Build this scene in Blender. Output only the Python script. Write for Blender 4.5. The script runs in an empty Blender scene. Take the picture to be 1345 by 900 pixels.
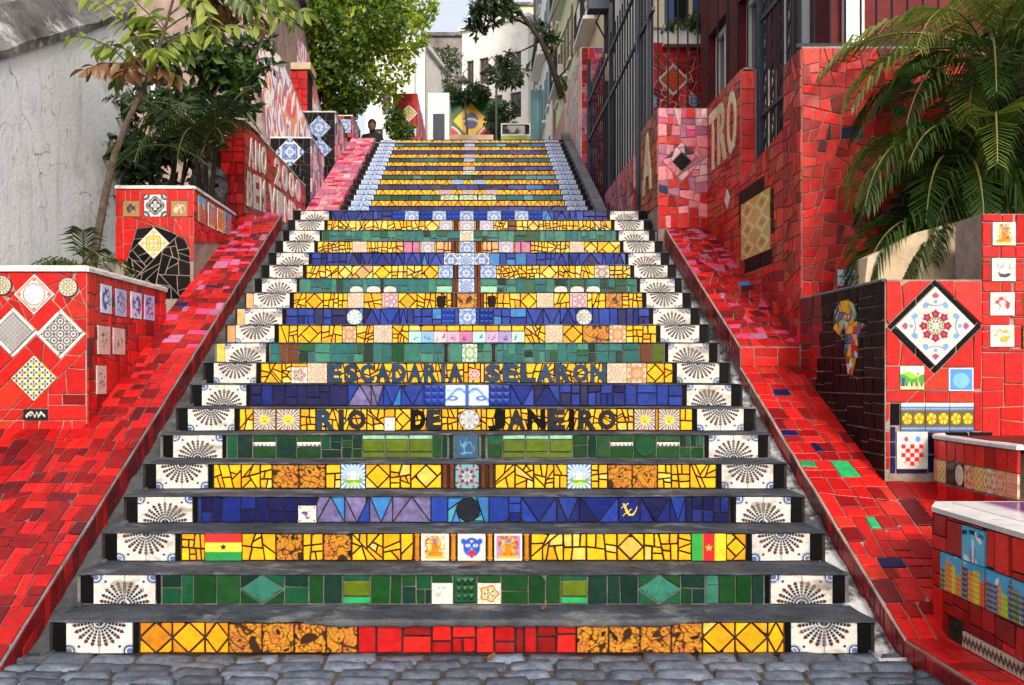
import bpy, math, random
import numpy as np
from mathutils import Vector, Matrix
from mathutils import noise as mnoise

# ------------------------------------------------------------------ camera, sky, sun, exposure
SC = bpy.context.scene
COL = SC.collection
CX, CY, CZ, FPX, VX, VY = 0.06, -4.26, 1.29, 1215.0, 624.0, 490.0
cam = bpy.data.cameras.new('camera')
cam.sensor_fit = 'HORIZONTAL'; cam.sensor_width = 36.0; cam.lens = FPX/1345.0*36.0
cam.shift_x = (672.5-VX)/1345.0; cam.shift_y = (VY-450.0)/1345.0
cam.clip_start = 0.05; cam.clip_end = 1500.0
camo = bpy.data.objects.new('camera', cam); COL.objects.link(camo)
camo.location = (CX, CY, CZ); camo.rotation_euler = (math.pi/2, 0, 0)
SC.camera = camo

SUN_AZ = math.radians(168.0)      # from +Y, clockwise: a hazy sun behind the street, to the right
SUN_EL = math.radians(31.0)
wd = bpy.data.worlds.new('World'); SC.world = wd; wd.use_nodes = True
nt = wd.node_tree; nt.nodes.clear()
sky = nt.nodes.new('ShaderNodeTexSky'); sky.sky_type = 'NISHITA'; sky.sun_disc = False
sky.sun_elevation = SUN_EL; sky.sun_rotation = SUN_AZ
sky.air_density = 0.6; sky.dust_density = 7.0; sky.ozone_density = 0.4
bg = nt.nodes.new('ShaderNodeBackground'); bg.inputs['Strength'].default_value = 0.11
wo = nt.nodes.new('ShaderNodeOutputWorld')
hz = nt.nodes.new('ShaderNodeMixRGB'); hz.blend_type = 'ADD'; hz.inputs[0].default_value = 1.0; hz.inputs[2].default_value = (5.0, 5.0, 4.95, 1)   # even white haze over the whole sky
nt.links.new(sky.outputs[0], hz.inputs[1]); nt.links.new(hz.outputs[0], bg.inputs[0]); nt.links.new(bg.outputs[0], wo.inputs[0])
sl = bpy.data.lights.new('sun', 'SUN'); sl.energy = 2.3; sl.angle = math.radians(10.0); sl.color = (1.0, 0.93, 0.82)
so = bpy.data.objects.new('sun', sl); COL.objects.link(so)
sd = Vector((math.sin(SUN_AZ)*math.cos(SUN_EL), math.cos(SUN_AZ)*math.cos(SUN_EL), math.sin(SUN_EL)))
so.rotation_euler = (-sd).to_track_quat('-Z', 'Y').to_euler(); so.location = sd*40
vs = SC.view_settings; vs.view_transform = 'Standard'; vs.look = 'None'; vs.gamma = 1.0
vs.use_curve_mapping = False; vs.exposure = 0.25
try:
    SC.cycles.max_bounces = 6; SC.cycles.transparent_max_bounces = 6
    SC.cycles.use_denoising = True
except Exception: pass

RNG = random.Random(7)

# ------------------------------------------------------------------ materials
def nd(t, ty, **kw):
    n = t.nodes.new(ty)
    for k, v in kw.items(): setattr(n, k, v)
    return n
def new_mat(name):
    m = bpy.data.materials.new(name); m.use_nodes = True
    t = m.node_tree; t.nodes.clear()
    out = t.nodes.new('ShaderNodeOutputMaterial'); b = t.nodes.new('ShaderNodeBsdfPrincipled')
    t.links.new(b.outputs[0], out.inputs[0])
    return m, t, b, out
def c4(c): return (c[0], c[1], c[2], 1.0)
def glazed(name, col, rough=0.22, var=0.22, grime=0.35, spec=0.22, mott=0.25):
    """fired glaze: slight change from piece to piece, mottling, specks of grime"""
    m, t, b, out = new_mat(name)
    oi = nd(t, 'ShaderNodeObjectInfo'); tc = nd(t, 'ShaderNodeTexCoord'); geo = nd(t, 'ShaderNodeNewGeometry')
    mr = nd(t, 'ShaderNodeMapRange'); mr.inputs[3].default_value = 1-var; mr.inputs[4].default_value = 1+var*0.6
    t.links.new(oi.outputs['Random'], mr.inputs[0])
    n1 = nd(t, 'ShaderNodeTexNoise'); n1.inputs['Scale'].default_value = 26; n1.inputs['Detail'].default_value = 4
    t.links.new(geo.outputs['Position'], n1.inputs['Vector'])
    m2 = nd(t, 'ShaderNodeMapRange'); m2.inputs[1].default_value = .3; m2.inputs[2].default_value = .7
    m2.inputs[3].default_value = 1-mott; m2.inputs[4].default_value = 1+mott*.5
    t.links.new(n1.outputs[0], m2.inputs[0])
    mu = nd(t, 'ShaderNodeMath', operation='MULTIPLY'); t.links.new(mr.outputs[0], mu.inputs[0]); t.links.new(m2.outputs[0], mu.inputs[1])
    hs = nd(t, 'ShaderNodeHueSaturation'); hs.inputs['Color'].default_value = c4(col)
    t.links.new(mu.outputs[0], hs.inputs['Value'])
    n2 = nd(t, 'ShaderNodeTexNoise'); n2.inputs['Scale'].default_value = 7; n2.inputs['Detail'].default_value = 9; n2.inputs['Roughness'].default_value = .75
    t.links.new(geo.outputs['Position'], n2.inputs['Vector'])
    m3 = nd(t, 'ShaderNodeMapRange'); m3.inputs[1].default_value = .56; m3.inputs[2].default_value = .74; m3.inputs[3].default_value = 0; m3.inputs[4].default_value = grime
    t.links.new(n2.outputs[0], m3.inputs[0])
    mx = nd(t, 'ShaderNodeMixRGB'); mx.inputs[2].default_value = (.045, .04, .036, 1)
    t.links.new(m3.outputs[0], mx.inputs[0]); t.links.new(hs.outputs[0], mx.inputs[1])
    t.links.new(mx.outputs[0], b.inputs['Base Color'])
    m4 = nd(t, 'ShaderNodeMapRange'); m4.inputs[3].default_value = rough*.75; m4.inputs[4].default_value = rough+.25
    t.links.new(n2.outputs[0], m4.inputs[0]); t.links.new(m4.outputs[0], b.inputs['Roughness'])
    b.inputs['Specular IOR Level'].default_value = spec
    bp = nd(t, 'ShaderNodeBump'); bp.inputs['Strength'].default_value = .22; bp.inputs['Distance'].default_value = .012
    n3 = nd(t, 'ShaderNodeTexNoise'); n3.inputs['Scale'].default_value = 14; n3.inputs['Detail'].default_value = 3
    t.links.new(geo.outputs['Position'], n3.inputs['Vector'])
    t.links.new(n3.outputs[0], bp.inputs['Height']); t.links.new(bp.outputs[0], b.inputs['Normal'])
    return m
def rough_mat(name, c1, c2, scale=4, rough=.85, bump=.4, c3=None, s3=1.2, lo=.5, hi=.68, detail=8, stretch=None):
    """cement, plaster, bark, earth: two-tone noise, optional stains of a third colour"""
    m, t, b, out = new_mat(name)
    geo = nd(t, 'ShaderNodeNewGeometry')
    vec = geo.outputs['Position']
    if stretch:
        vm = nd(t, 'ShaderNodeVectorMath', operation='MULTIPLY'); vm.inputs[1].default_value = stretch
        t.links.new(vec, vm.inputs[0]); vec = vm.outputs[0]
    n1 = nd(t, 'ShaderNodeTexNoise'); n1.inputs['Scale'].default_value = scale; n1.inputs['Detail'].default_value = detail; n1.inputs['Roughness'].default_value = .65
    t.links.new(vec, n1.inputs['Vector'])
    mx = nd(t, 'ShaderNodeMixRGB'); mx.inputs[1].default_value = c4(c1); mx.inputs[2].default_value = c4(c2)
    mp = nd(t, 'ShaderNodeMapRange'); mp.inputs[1].default_value = .35; mp.inputs[2].default_value = .65
    t.links.new(n1.outputs[0], mp.inputs[0]); t.links.new(mp.outputs[0], mx.inputs[0])
    last = mx.outputs[0]
    if c3:
        n2 = nd(t, 'ShaderNodeTexNoise'); n2.inputs['Scale'].default_value = s3; n2.inputs['Detail'].default_value = 10; n2.inputs['Roughness'].default_value = .7
        t.links.new(vec, n2.inputs['Vector'])
        m3 = nd(t, 'ShaderNodeMapRange'); m3.inputs[1].default_value = lo; m3.inputs[2].default_value = hi
        t.links.new(n2.outputs[0], m3.inputs[0])
        mx2 = nd(t, 'ShaderNodeMixRGB'); mx2.inputs[2].default_value = c4(c3)
        t.links.new(m3.outputs[0], mx2.inputs[0]); t.links.new(last, mx2.inputs[1]); last = mx2.outputs[0]
    t.links.new(last, b.inputs['Base Color']); b.inputs['Roughness'].default_value = rough; b.inputs['Specular IOR Level'].default_value = .18
    bp = nd(t, 'ShaderNodeBump'); bp.inputs['Strength'].default_value = bump; bp.inputs['Distance'].default_value = .02
    n4 = nd(t, 'ShaderNodeTexNoise'); n4.inputs['Scale'].default_value = scale*6; n4.inputs['Detail'].default_value = 6
    t.links.new(vec, n4.inputs['Vector']); t.links.new(n4.outputs[0], bp.inputs['Height']); t.links.new(bp.outputs[0], b.inputs['Normal'])
    return m
def vary(m, amt=.35):
    # change of brightness from one piece to the next
    t = m.node_tree; b = [n for n in t.nodes if n.type == 'BSDF_PRINCIPLED'][0]; src = b.inputs['Base Color'].links[0].from_socket
    oi = nd(t, 'ShaderNodeObjectInfo'); mr = nd(t, 'ShaderNodeMapRange'); mr.inputs[3].default_value = 1-amt; mr.inputs[4].default_value = 1+amt; t.links.new(oi.outputs['Random'], mr.inputs[0])
    hs = nd(t, 'ShaderNodeHueSaturation'); t.links.new(src, hs.inputs['Color']); t.links.new(mr.outputs[0], hs.inputs['Value']); t.links.new(hs.outputs[0], b.inputs['Base Color'])
    return m
def leaf_mat(name, c1, c2, trans=.45):
    m, t, b, out = new_mat(name)
    oi = nd(t, 'ShaderNodeObjectInfo'); geo = nd(t, 'ShaderNodeNewGeometry')
    n1 = nd(t, 'ShaderNodeTexNoise'); n1.inputs['Scale'].default_value = 3.2; n1.inputs['Detail'].default_value = 4
    t.links.new(geo.outputs['Position'], n1.inputs['Vector'])
    ad = nd(t, 'ShaderNodeMath', operation='ADD'); t.links.new(n1.outputs[0], ad.inputs[0])
    ri = nd(t, 'ShaderNodeMapRange'); ri.inputs[3].default_value = -.22; ri.inputs[4].default_value = .22
    t.links.new(geo.outputs['Random Per Island'], ri.inputs[0]); t.links.new(ri.outputs[0], ad.inputs[1])
    mp = nd(t, 'ShaderNodeMapRange'); mp.inputs[1].default_value = .3; mp.inputs[2].default_value = .7; t.links.new(ad.outputs[0], mp.inputs[0])
    mx = nd(t, 'ShaderNodeMixRGB'); mx.inputs[1].default_value = c4(c1); mx.inputs[2].default_value = c4(c2)
    t.links.new(mp.outputs[0], mx.inputs[0]); t.links.new(mx.outputs[0], b.inputs['Base Color'])
    b.inputs['Roughness'].default_value = .42
    tr = nd(t, 'ShaderNodeBsdfTranslucent'); t.links.new(mx.outputs[0], tr.inputs[0])
    ms = nd(t, 'ShaderNodeMixShader'); ms.inputs[0].default_value = trans
    t.links.new(b.outputs[0], ms.inputs[1]); t.links.new(tr.outputs[0], ms.inputs[2]); t.links.new(ms.outputs[0], out.inputs[0])
    return m
def plain(name, col, rough=.5, metal=0.0, spec=.5):
    m, t, b, out = new_mat(name)
    geo = nd(t, 'ShaderNodeNewGeometry')
    n1 = nd(t, 'ShaderNodeTexNoise'); n1.inputs['Scale'].default_value = 9; n1.inputs['Detail'].default_value = 6
    t.links.new(geo.outputs['Position'], n1.inputs['Vector'])
    mp = nd(t, 'ShaderNodeMapRange'); mp.inputs[3].default_value = .72; mp.inputs[4].default_value = 1.2; t.links.new(n1.outputs[0], mp.inputs[0])
    hs = nd(t, 'ShaderNodeHueSaturation'); hs.inputs['Color'].default_value = c4(col); t.links.new(mp.outputs[0], hs.inputs['Value'])
    t.links.new(hs.outputs[0], b.inputs['Base Color'])
    b.inputs['Roughness'].default_value = rough; b.inputs['Metallic'].default_value = metal; b.inputs['Specular IOR Level'].default_value = spec
    return m
def print_mat(name, rough=.2, grime=.4):
    """printed glaze: the drawing sits in the tile's colour attribute"""
    m, t, b, out = new_mat(name)
    at = nd(t, 'ShaderNodeAttribute'); at.attribute_name = 'Col'
    geo = nd(t, 'ShaderNodeNewGeometry')
    n2 = nd(t, 'ShaderNodeTexNoise'); n2.inputs['Scale'].default_value = 9; n2.inputs['Detail'].default_value = 9; n2.inputs['Roughness'].default_value = .75
    t.links.new(geo.outputs['Position'], n2.inputs['Vector'])
    m3 = nd(t, 'ShaderNodeMapRange'); m3.inputs[1].default_value = .5; m3.inputs[2].default_value = .75; m3.inputs[3].default_value = 0; m3.inputs[4].default_value = grime
    t.links.new(n2.outputs[0], m3.inputs[0])
    mx = nd(t, 'ShaderNodeMixRGB'); mx.inputs[2].default_value = (.03, .026, .022, 1)
    t.links.new(m3.outputs[0], mx.inputs[0]); t.links.new(at.outputs['Color'], mx.inputs[1])
    t.links.new(mx.outputs[0], b.inputs['Base Color']); b.inputs['Roughness'].default_value = rough; b.inputs['Specular IOR Level'].default_value = .28
    return m

def plaster_mat():
    # limewashed plaster: rain streaks, mould at the foot in ragged patches, hairline cracks
    m, t, b, out = new_mat('stained_white_plaster'); geo = nd(t, 'ShaderNodeNewGeometry'); pos = geo.outputs['Position']
    def noise(sc, det, vec, rough=.65):
        n = nd(t, 'ShaderNodeTexNoise'); n.inputs['Scale'].default_value = sc; n.inputs['Detail'].default_value = det; n.inputs['Roughness'].default_value = rough; t.links.new(vec, n.inputs['Vector']); return n.outputs[0]
    def ramp(v, a, b_, c=0., d=1.):
        r = nd(t, 'ShaderNodeMapRange'); r.inputs[1].default_value = a; r.inputs[2].default_value = b_; r.inputs[3].default_value = c; r.inputs[4].default_value = d; t.links.new(v, r.inputs[0]); return r.outputs[0]
    def mix(f, a, col):
        x = nd(t, 'ShaderNodeMixRGB'); t.links.new(f, x.inputs[0])
        if isinstance(a, tuple): x.inputs[1].default_value = c4(a)
        else: t.links.new(a, x.inputs[1])
        x.inputs[2].default_value = c4(col); return x.outputs[0]
    vm = nd(t, 'ShaderNodeVectorMath', operation='MULTIPLY'); vm.inputs[1].default_value = (6, 6, .35); t.links.new(pos, vm.inputs[0])
    c = mix(ramp(noise(1.8, 8, pos), .35, .7), (.68, .735, .81), (.80, .83, .87))
    c = mix(ramp(noise(1.0, 7, vm.outputs[0], .7), .54, .76, 0, .55), c, (.22, .225, .23))
    big = noise(.75, 10, pos, .72); c = mix(ramp(big, .52, .66, 0, .6), c, (.30, .31, .32))
    c = mix(ramp(noise(5.5, 10, pos, .75), .60, .70, 0, .8), c, (.14, .135, .13))
    wp = nd(t, 'ShaderNodeVectorMath', operation='ADD'); n0 = nd(t, 'ShaderNodeTexNoise'); n0.inputs['Scale'].default_value = 3; t.links.new(pos, n0.inputs['Vector']); sc = nd(t, 'ShaderNodeVectorMath', operation='SCALE'); sc.inputs['Scale'].default_value = .6; t.links.new(n0.outputs[1], sc.inputs[0]); t.links.new(pos, wp.inputs[0]); t.links.new(sc.outputs[0], wp.inputs[1])
    vo = nd(t, 'ShaderNodeTexVoronoi', feature='DISTANCE_TO_EDGE'); vo.inputs['Scale'].default_value = 1.1; t.links.new(wp.outputs[0], vo.inputs['Vector'])
    cr = nd(t, 'ShaderNodeMath', operation='MULTIPLY'); t.links.new(ramp(vo.outputs[0], .0, .010, 1, 0), cr.inputs[0]); t.links.new(ramp(big, .44, .54), cr.inputs[1])
    c = mix(cr.outputs[0], c, (.10, .09, .085)); t.links.new(c, b.inputs['Base Color']); b.inputs['Roughness'].default_value = .88
    bp = nd(t, 'ShaderNodeBump'); bp.inputs['Strength'].default_value = .35; bp.inputs['Distance'].default_value = .02; t.links.new(noise(22, 6, pos), bp.inputs['Height']); t.links.new(bp.outputs[0], b.inputs['Normal'])
    return m

M = {}
M['red'] = glazed('red_glaze', (.56, .012, .010), var=.34); M['red2'] = glazed('mid_red_glaze', (.38, .007, .008), var=.34)
M['red3'] = glazed('dark_red_glaze', (.20, .006, .007)); M['maroon'] = glazed('maroon_glaze', (.10, .006, .010))
M['orange_red'] = glazed('orange_red_glaze', (.56, .028, .012)); M['brown_red'] = glazed('brown_red_glaze', (.42, .055, .02))
M['pink'] = glazed('pink_glaze', (.72, .20, .24)); M['mauve'] = glazed('mauve_glaze', (.42, .13, .24)); M['lightpink'] = glazed('light_pink_glaze', (.75, .42, .46))
M['magenta'] = glazed('magenta_glaze', (.62, .05, .16))
M['yellow'] = glazed('yellow_glaze', (.86, .42, .008), grime=.14, var=.12); M['yellow2'] = glazed('warm_yellow_glaze', (.84, .33, .008), grime=.2, var=.12); M['yellow3'] = glazed('pale_yellow_glaze', (.76, .50, .09))
M['orange'] = glazed('ochre_glaze', (.62, .22, .010), grime=.6)
M['peach'] = glazed('peach_glaze', (.72, .34, .14))
M['navy'] = glazed('navy_glaze', (.007, .008, .065)); M['blue'] = glazed('cobalt_glaze', (.012, .036, .25)); M['blue2'] = glazed('royal_blue_glaze', (.008, .017, .15))
M['sky'] = glazed('sky_blue_glaze', (.03, .16, .42)); M['lilac'] = glazed('lilac_glaze', (.14, .12, .27), mott=.45); M['turq'] = glazed('turquoise_glaze', (.05, .25, .34))
M['green'] = glazed('bottle_green_glaze', (.006, .048, .010)); M['green2'] = glazed('emerald_glaze', (.006, .070, .028)); M['green3'] = glazed('dark_green_glaze', (.004, .026, .018))
M['teal'] = glazed('teal_glaze', (.012, .115, .115)); M['teal2'] = glazed('sea_green_glaze', (.03, .165, .12)); M['olive'] = glazed('olive_glaze', (.075, .12, .006))
M['mint'] = glazed('mint_glaze', (.24, .5, .34)); M['brightgreen'] = glazed('bright_green_glaze', (.02, .30, .10))
M['black'] = glazed('black_glaze', (.004, .004, .005), rough=.3, grime=.1, spec=.07); M['black2'] = glazed('brown_black_glaze', (.009, .006, .005), rough=.3, grime=.1, spec=.08)
M['white'] = glazed('white_glaze', (.62, .61, .585), var=.12); M['brown'] = glazed('brown_glaze', (.13, .035, .012)); M['steel'] = glazed('steel_blue_glaze', (.014, .040, .085)); M['ink'] = glazed('charcoal_blue_glaze', (.010, .014, .022))
M['cement'] = rough_mat('cement', (.08, .085, .095), (.17, .18, .195), 5, .85, .5, (.08, .08, .09), 2.2, .52, .72)
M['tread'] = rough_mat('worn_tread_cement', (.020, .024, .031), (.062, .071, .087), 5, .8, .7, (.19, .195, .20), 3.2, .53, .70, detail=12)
M['darkcement'] = rough_mat('dark_cement', (.035, .037, .042), (.09, .095, .105), 5, .85, .5, (.16, .165, .17), 3, .56, .72)
M['grout'] = rough_mat('pale_grout', (.22, .17, .145), (.34, .27, .235), 9, .9, .4, (.16, .12, .11), 3, .5, .7)
M['grout_dark'] = rough_mat('dark_grout', (.010, .008, .006), (.030, .024, .020), 9, .9, .4)
M['grout_mid'] = rough_mat('grey_grout', (.075, .07, .07), (.16, .15, .15), 9, .9, .4)
M['whitecement'] = rough_mat('whitewashed_cement', (.36, .37, .39), (.58, .59, .60), 6, .85, .6, (.07, .07, .075), 4, .44, .54)
M['coping'] = rough_mat('white_coping', (.46, .46, .45), (.60, .59, .575), 8, .7, .3, (.2, .19, .18), 7, .6, .7)
M['print'] = print_mat('printed_glaze'); M['print_old'] = print_mat('printed_glaze_weathered', .3, .75)
M['earth'] = rough_mat('earth', (.05, .035, .022), (.10, .075, .05), 7, .95, .6)
M['ground'] = rough_mat('ground_earth', (.12, .11, .10), (.2, .19, .17), 2, .95, .4)
M['stone'] = rough_mat('blue_grey_stone', (.05, .065, .095), (.13, .155, .20), 16, .6, .5, (.22, .24, .28), 40, .60, .74)
vary(M['stone'], .4)
M['plaster'] = plaster_mat()
M['mould'] = rough_mat('black_mould_cement', (.035, .035, .035), (.16, .16, .16), 2.5, .9, .6, (.4, .41, .42), 2.4, .52, .66)
M['concrete'] = rough_mat('beige_concrete', (.40, .31, .20), (.55, .45, .32), 3, .9, .4, (.2, .15, .09), 2, .55, .72)
M['iron'] = plain('painted_iron', (.006, .008, .014), .5, spec=.2); M['iron_blue'] = plain('blue_grey_iron', (.03, .042, .065), .45, spec=.25)
M['wood_pole'] = plain('tarred_pole', (.018, .014, .012), .7)
M['bark'] = rough_mat('bark', (.055, .04, .03), (.12, .09, .065), 14, .9, .7); M['barkdark'] = rough_mat('dark_bark', (.02, .015, .012), (.05, .038, .03), 14, .9, .7)
M['leaf_sun'] = leaf_mat('sunlit_green_leaf', (.12, .26, .014), (.44, .52, .04), .5); M['leaf'] = leaf_mat('green_leaf', (.03, .085, .014), (.10, .17, .02), .4)  # leaf_sun: the tree's sunlit look is put into the leaf colour
M['leaf_dark'] = leaf_mat('dark_leaf', (.012, .035, .010), (.035, .075, .018), .3); M['leaf_dry'] = leaf_mat('dry_leaf', (.11, .05, .02), (.24, .12, .045), .35)
M['leaf_lime'] = leaf_mat('lime_leaf', (.16, .26, .03), (.32, .40, .06), .5)
M['palm'] = leaf_mat('palm_leaflet', (.016, .05, .008), (.055, .10, .016), .35); M['palm_lit'] = leaf_mat('palm_leaflet_lit', (.07, .13, .016), (.19, .22, .04), .4)  # palm_lit: brighter copy of palm, sunlight put into the colour
M['straw'] = leaf_mat('dead_palm_straw', (.30, .17, .08), (.48, .34, .19), .3)
M['stalk'] = plain('palm_stalk', (.16, .15, .04), .5)
M['skin'] = plain('skin', (.18, .09, .055), .55); M['cloth_black'] = plain('black_cloth', (.012, .012, .015), .85); M['hair'] = plain('black_hair', (.008, .007, .006), .6)
M['white_paint'] = rough_mat('white_wall_paint', (.66, .65, .62), (.78, .77, .74), 2, .8, .2, (.42, .40, .37), 1.1, .58, .78)
M['cream_paint'] = rough_mat('cream_wall_paint', (.60, .50, .33), (.72, .62, .44), 2, .8, .2, (.38, .3, .2), 1.1, .56, .75)
M['grey_paint'] = rough_mat('stained_grey_wall', (.16, .14, .13), (.30, .27, .25), 1.2, .9, .3, (.07, .065, .06), .8, .5, .7)
M['lime_paint'] = rough_mat('pale_lime_wall', (.52, .60, .30), (.66, .70, .46), 2, .8, .2, (.4, .38, .28), 1.1, .58, .75)
M['pink_paint'] = rough_mat('faded_pink_wall', (.60, .36, .33), (.70, .48, .44), 2, .85, .3, (.36, .2, .18), 1.4, .5, .7)
M['brick'] = rough_mat('weathered_pink_brick', (.22, .15, .135), (.34, .26, .24), 5, .9, .5, (.25, .2, .19), 2, .52, .7)
M['red_paint'] = rough_mat('red_wall_paint', (.08, .008, .009), (.15, .012, .012), 2, .6, .2, (.04, .008, .014), 1.5, .5, .7)
M['purple_paint'] = plain('purple_paint', (.10, .05, .16), .5); M['white_trim'] = plain('white_trim', (.72, .71, .70), .5); M['blue_paint'] = plain('blue_shutter_paint', (.03, .08, .22), .5); M['cream_trim'] = plain('cream_trim', (.7, .6, .42), .55)
M['teal_paint'] = plain('teal_gate_paint', (.04, .16, .20), .5); M['green_paint'] = plain('green_paint', (.30, .42, .05), .5)
M['roof_tile'] = rough_mat('clay_roof', (.30, .12, .07), (.42, .19, .11), 6, .9, .5)
M['lamp_metal'] = plain('lamp_metal', (.03, .035, .04), .4); M['lamp_glass'] = plain('lamp_glass', (.6, .6, .55), .2)
M['terracotta'] = plain('terracotta', (.32, .16, .09), .8)
def glass_mat():
    m, t, b, out = new_mat('dark_window_glass')
    b.inputs['Base Color'].default_value = (.02, .025, .03, 1); b.inputs['Roughness'].default_value = .06; b.inputs['Specular IOR Level'].default_value = .8
    return m
M['glass'] = glass_mat()
def mural_mat():
    m, t, b, out = new_mat('painted_streaks')
    geo = nd(t, 'ShaderNodeNewGeometry')
    vm = nd(t, 'ShaderNodeVectorMath', operation='MULTIPLY'); vm.inputs[1].default_value = (5.5, 5.5, .8); t.links.new(geo.outputs['Position'], vm.inputs[0])
    v = nd(t, 'ShaderNodeTexNoise'); v.inputs['Scale'].default_value = 1.0; v.inputs['Detail'].default_value = 3; v.inputs['Distortion'].default_value = .25
    t.links.new(vm.outputs[0], v.inputs['Vector'])
    r = nd(t, 'ShaderNodeValToRGB'); r.color_ramp.interpolation = 'CONSTANT'
    cols = [(0, (.08, .08, .18)), (.36, (.30, .28, .34)), (.42, (.16, .06, .10)), (.46, (.34, .32, .34)), (.50, (.30, .12, .06)), (.53, (.30, .03, .04)), (.57, (.36, .33, .34)), (.63, (.12, .11, .24))]
    e = r.color_ramp.elements
    e[0].position = 0; e[0].color = c4(cols[0][1]); e[1].position = cols[1][0]; e[1].color = c4(cols[1][1])
    for p, c in cols[2:]:
        k = e.new(p); k.color = c4(c)
    t.links.new(v.outputs[0], r.inputs[0]); t.links.new(r.outputs[0], b.inputs['Base Color']); b.inputs['Roughness'].default_value = .7
    return m
M['mural'] = mural_mat()

# ------------------------------------------------------------------ objects
ORG = {}          # world origin of every object (nothing that carries children is rotated)
def link(o, parent=None, world=(0, 0, 0)):
    COL.objects.link(o)
    w = Vector(world)
    if parent is not None:
        o.parent = parent; o.location = w - ORG[parent.name]
    else: o.location = w
    ORG[o.name] = w
    return o
def tag(o, label=None, cat=None, group=None, kind=None):
    if label: o['label'] = label
    if cat: o['category'] = cat
    if group: o['group'] = group
    if kind: o['kind'] = kind
    return o
def empty(name, loc, label=None, cat=None, group=None, kind=None):
    o = bpy.data.objects.new(name, None); o.empty_display_size = .1
    link(o, None, loc); return tag(o, label, cat, group, kind)
def obj(name, verts, faces, mat, parent=None, base=None, smooth=False, mats=None, midx=None):
    """verts in world metres -> one mesh object with its origin at base (or its own centre)"""
    vs_ = [Vector(v) for v in verts]
    if base is None:
        n = len(vs_); base = sum(vs_, Vector())/n
    base = Vector(base)
    me = bpy.data.meshes.new(name); me.from_pydata([v-base for v in vs_], [], faces)
    if mats:
        for q in mats: me.materials.append(q)
        me.polygons.foreach_set('material_index', midx)
    else: me.materials.append(mat)
    if smooth: me.polygons.foreach_set('use_smooth', [True]*len(me.polygons))
    me.update()
    o = bpy.data.objects.new(name, me)
    return link(o, parent, base)
class MB:
    def __init__(s): s.v = []; s.f = []
    def add(s, v, f):
        k = len(s.v); s.v += [tuple(q) for q in v]; s.f += [tuple(i+k for i in q) for q in f]; return s
    def box(s, a, b):
        (x0, y0, z0), (x1, y1, z1) = a, b
        return s.add([(x0,y0,z0),(x1,y0,z0),(x1,y1,z0),(x0,y1,z0),(x0,y0,z1),(x1,y0,z1),(x1,y1,z1),(x0,y1,z1)],
                     [(0,3,2,1),(4,5,6,7),(0,1,5,4),(1,2,6,5),(2,3,7,6),(3,0,4,7)])
    def prism_x(s, prof, x0, x1):
        """prof: (y,z) loop counter-clockwise seen from +x"""
        n = len(prof)
        return s.add([(x0, y, z) for y, z in prof]+[(x1, y, z) for y, z in prof],
                     [tuple(range(n))[::-1], tuple(range(n, 2*n))]+[(i, (i+1) % n, n+(i+1) % n, n+i) for i in range(n)])
    def prism_y(s, prof, y0, y1):
        n = len(prof)
        return s.add([(x, y0, z) for x, z in prof]+[(x, y1, z) for x, z in prof],
                     [tuple(range(n)), tuple(range(n, 2*n))[::-1]]+[(i, n+i, n+(i+1) % n, (i+1) % n) for i in range(n)])
    def tube(s, pts, rad, n=8, cap=True):
        pts = [Vector(p) for p in pts]; k = len(pts)
        if not hasattr(rad, '__len__'): rad = [rad]*k
        up = Vector((0.13, .21, 1)).normalized(); rings = []
        vv = []
        for i, p in enumerate(pts):
            d = (pts[min(i+1, k-1)]-pts[max(i-1, 0)])
            if d.length < 1e-9: d = Vector((0, 0, 1))
            d.normalize(); a = d.cross(up)
            if a.length < 1e-3: a = d.cross(Vector((1, 0, 0)))
            a.normalize(); b = d.cross(a)
            for j in range(n):
                t = 2*math.pi*j/n
                vv.append(p+(a*math.cos(t)+b*math.sin(t))*rad[i])
        ff = [(i*n+j, i*n+(j+1) % n, (i+1)*n+(j+1) % n, (i+1)*n+j) for i in range(k-1) for j in range(n)]
        if cap: ff += [tuple(range(n))[::-1], tuple((k-1)*n+j for j in range(n))]
        return s.add(vv, ff)
    def lathe(s, prof, c, n=14):
        """prof (r,z) from bottom to top around the vertical through c"""
        vv = [(c[0]+r*math.cos(2*math.pi*j/n), c[1]+r*math.sin(2*math.pi*j/n), c[2]+z) for r, z in prof for j in range(n)]
        k = len(prof)
        ff = [(i*n+j, i*n+(j+1) % n, (i+1)*n+(j+1) % n, (i+1)*n+j) for i in range(k-1) for j in range(n)]
        ff += [tuple(range(n))[::-1], tuple((k-1)*n+j for j in range(n))]
        return s.add(vv, ff)
    def build(s, name, mat, parent=None, base=None, smooth=False):
        return obj(name, s.v, s.f, mat, parent, base, smooth)

# ------------------------------------------------------------------ flat faces and mosaics
class Frame:
    def __init__(s, o, u, v):
        s.o = Vector(o); s.u = Vector(u); s.v = Vector(v); s.n = s.u.cross(s.v).normalized()
    def p(s, a, b, d=0.0): return s.o+s.u*a+s.v*b+s.n*d
def front(y): return Frame((0, y, 0), (1, 0, 0), (0, 0, 1))            # (x,z), faces the street
def leftface(x): return Frame((x, 0, 0), (0, -1, 0), (0, 0, 1))         # (-y,z), faces -x
def rightface(x): return Frame((x, 0, 0), (0, 1, 0), (0, 0, 1))         # (y,z), faces +x
def Dof(y): return y-CY
def px2x(px, y): return CX+(px-VX)*Dof(y)/FPX
def py2z(py, y): return CZ+(VY-py)*Dof(y)/FPX
def px2y(px, x): return CY+(x-CX)*FPX/(px-VX)                          # on a wall x = const

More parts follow.
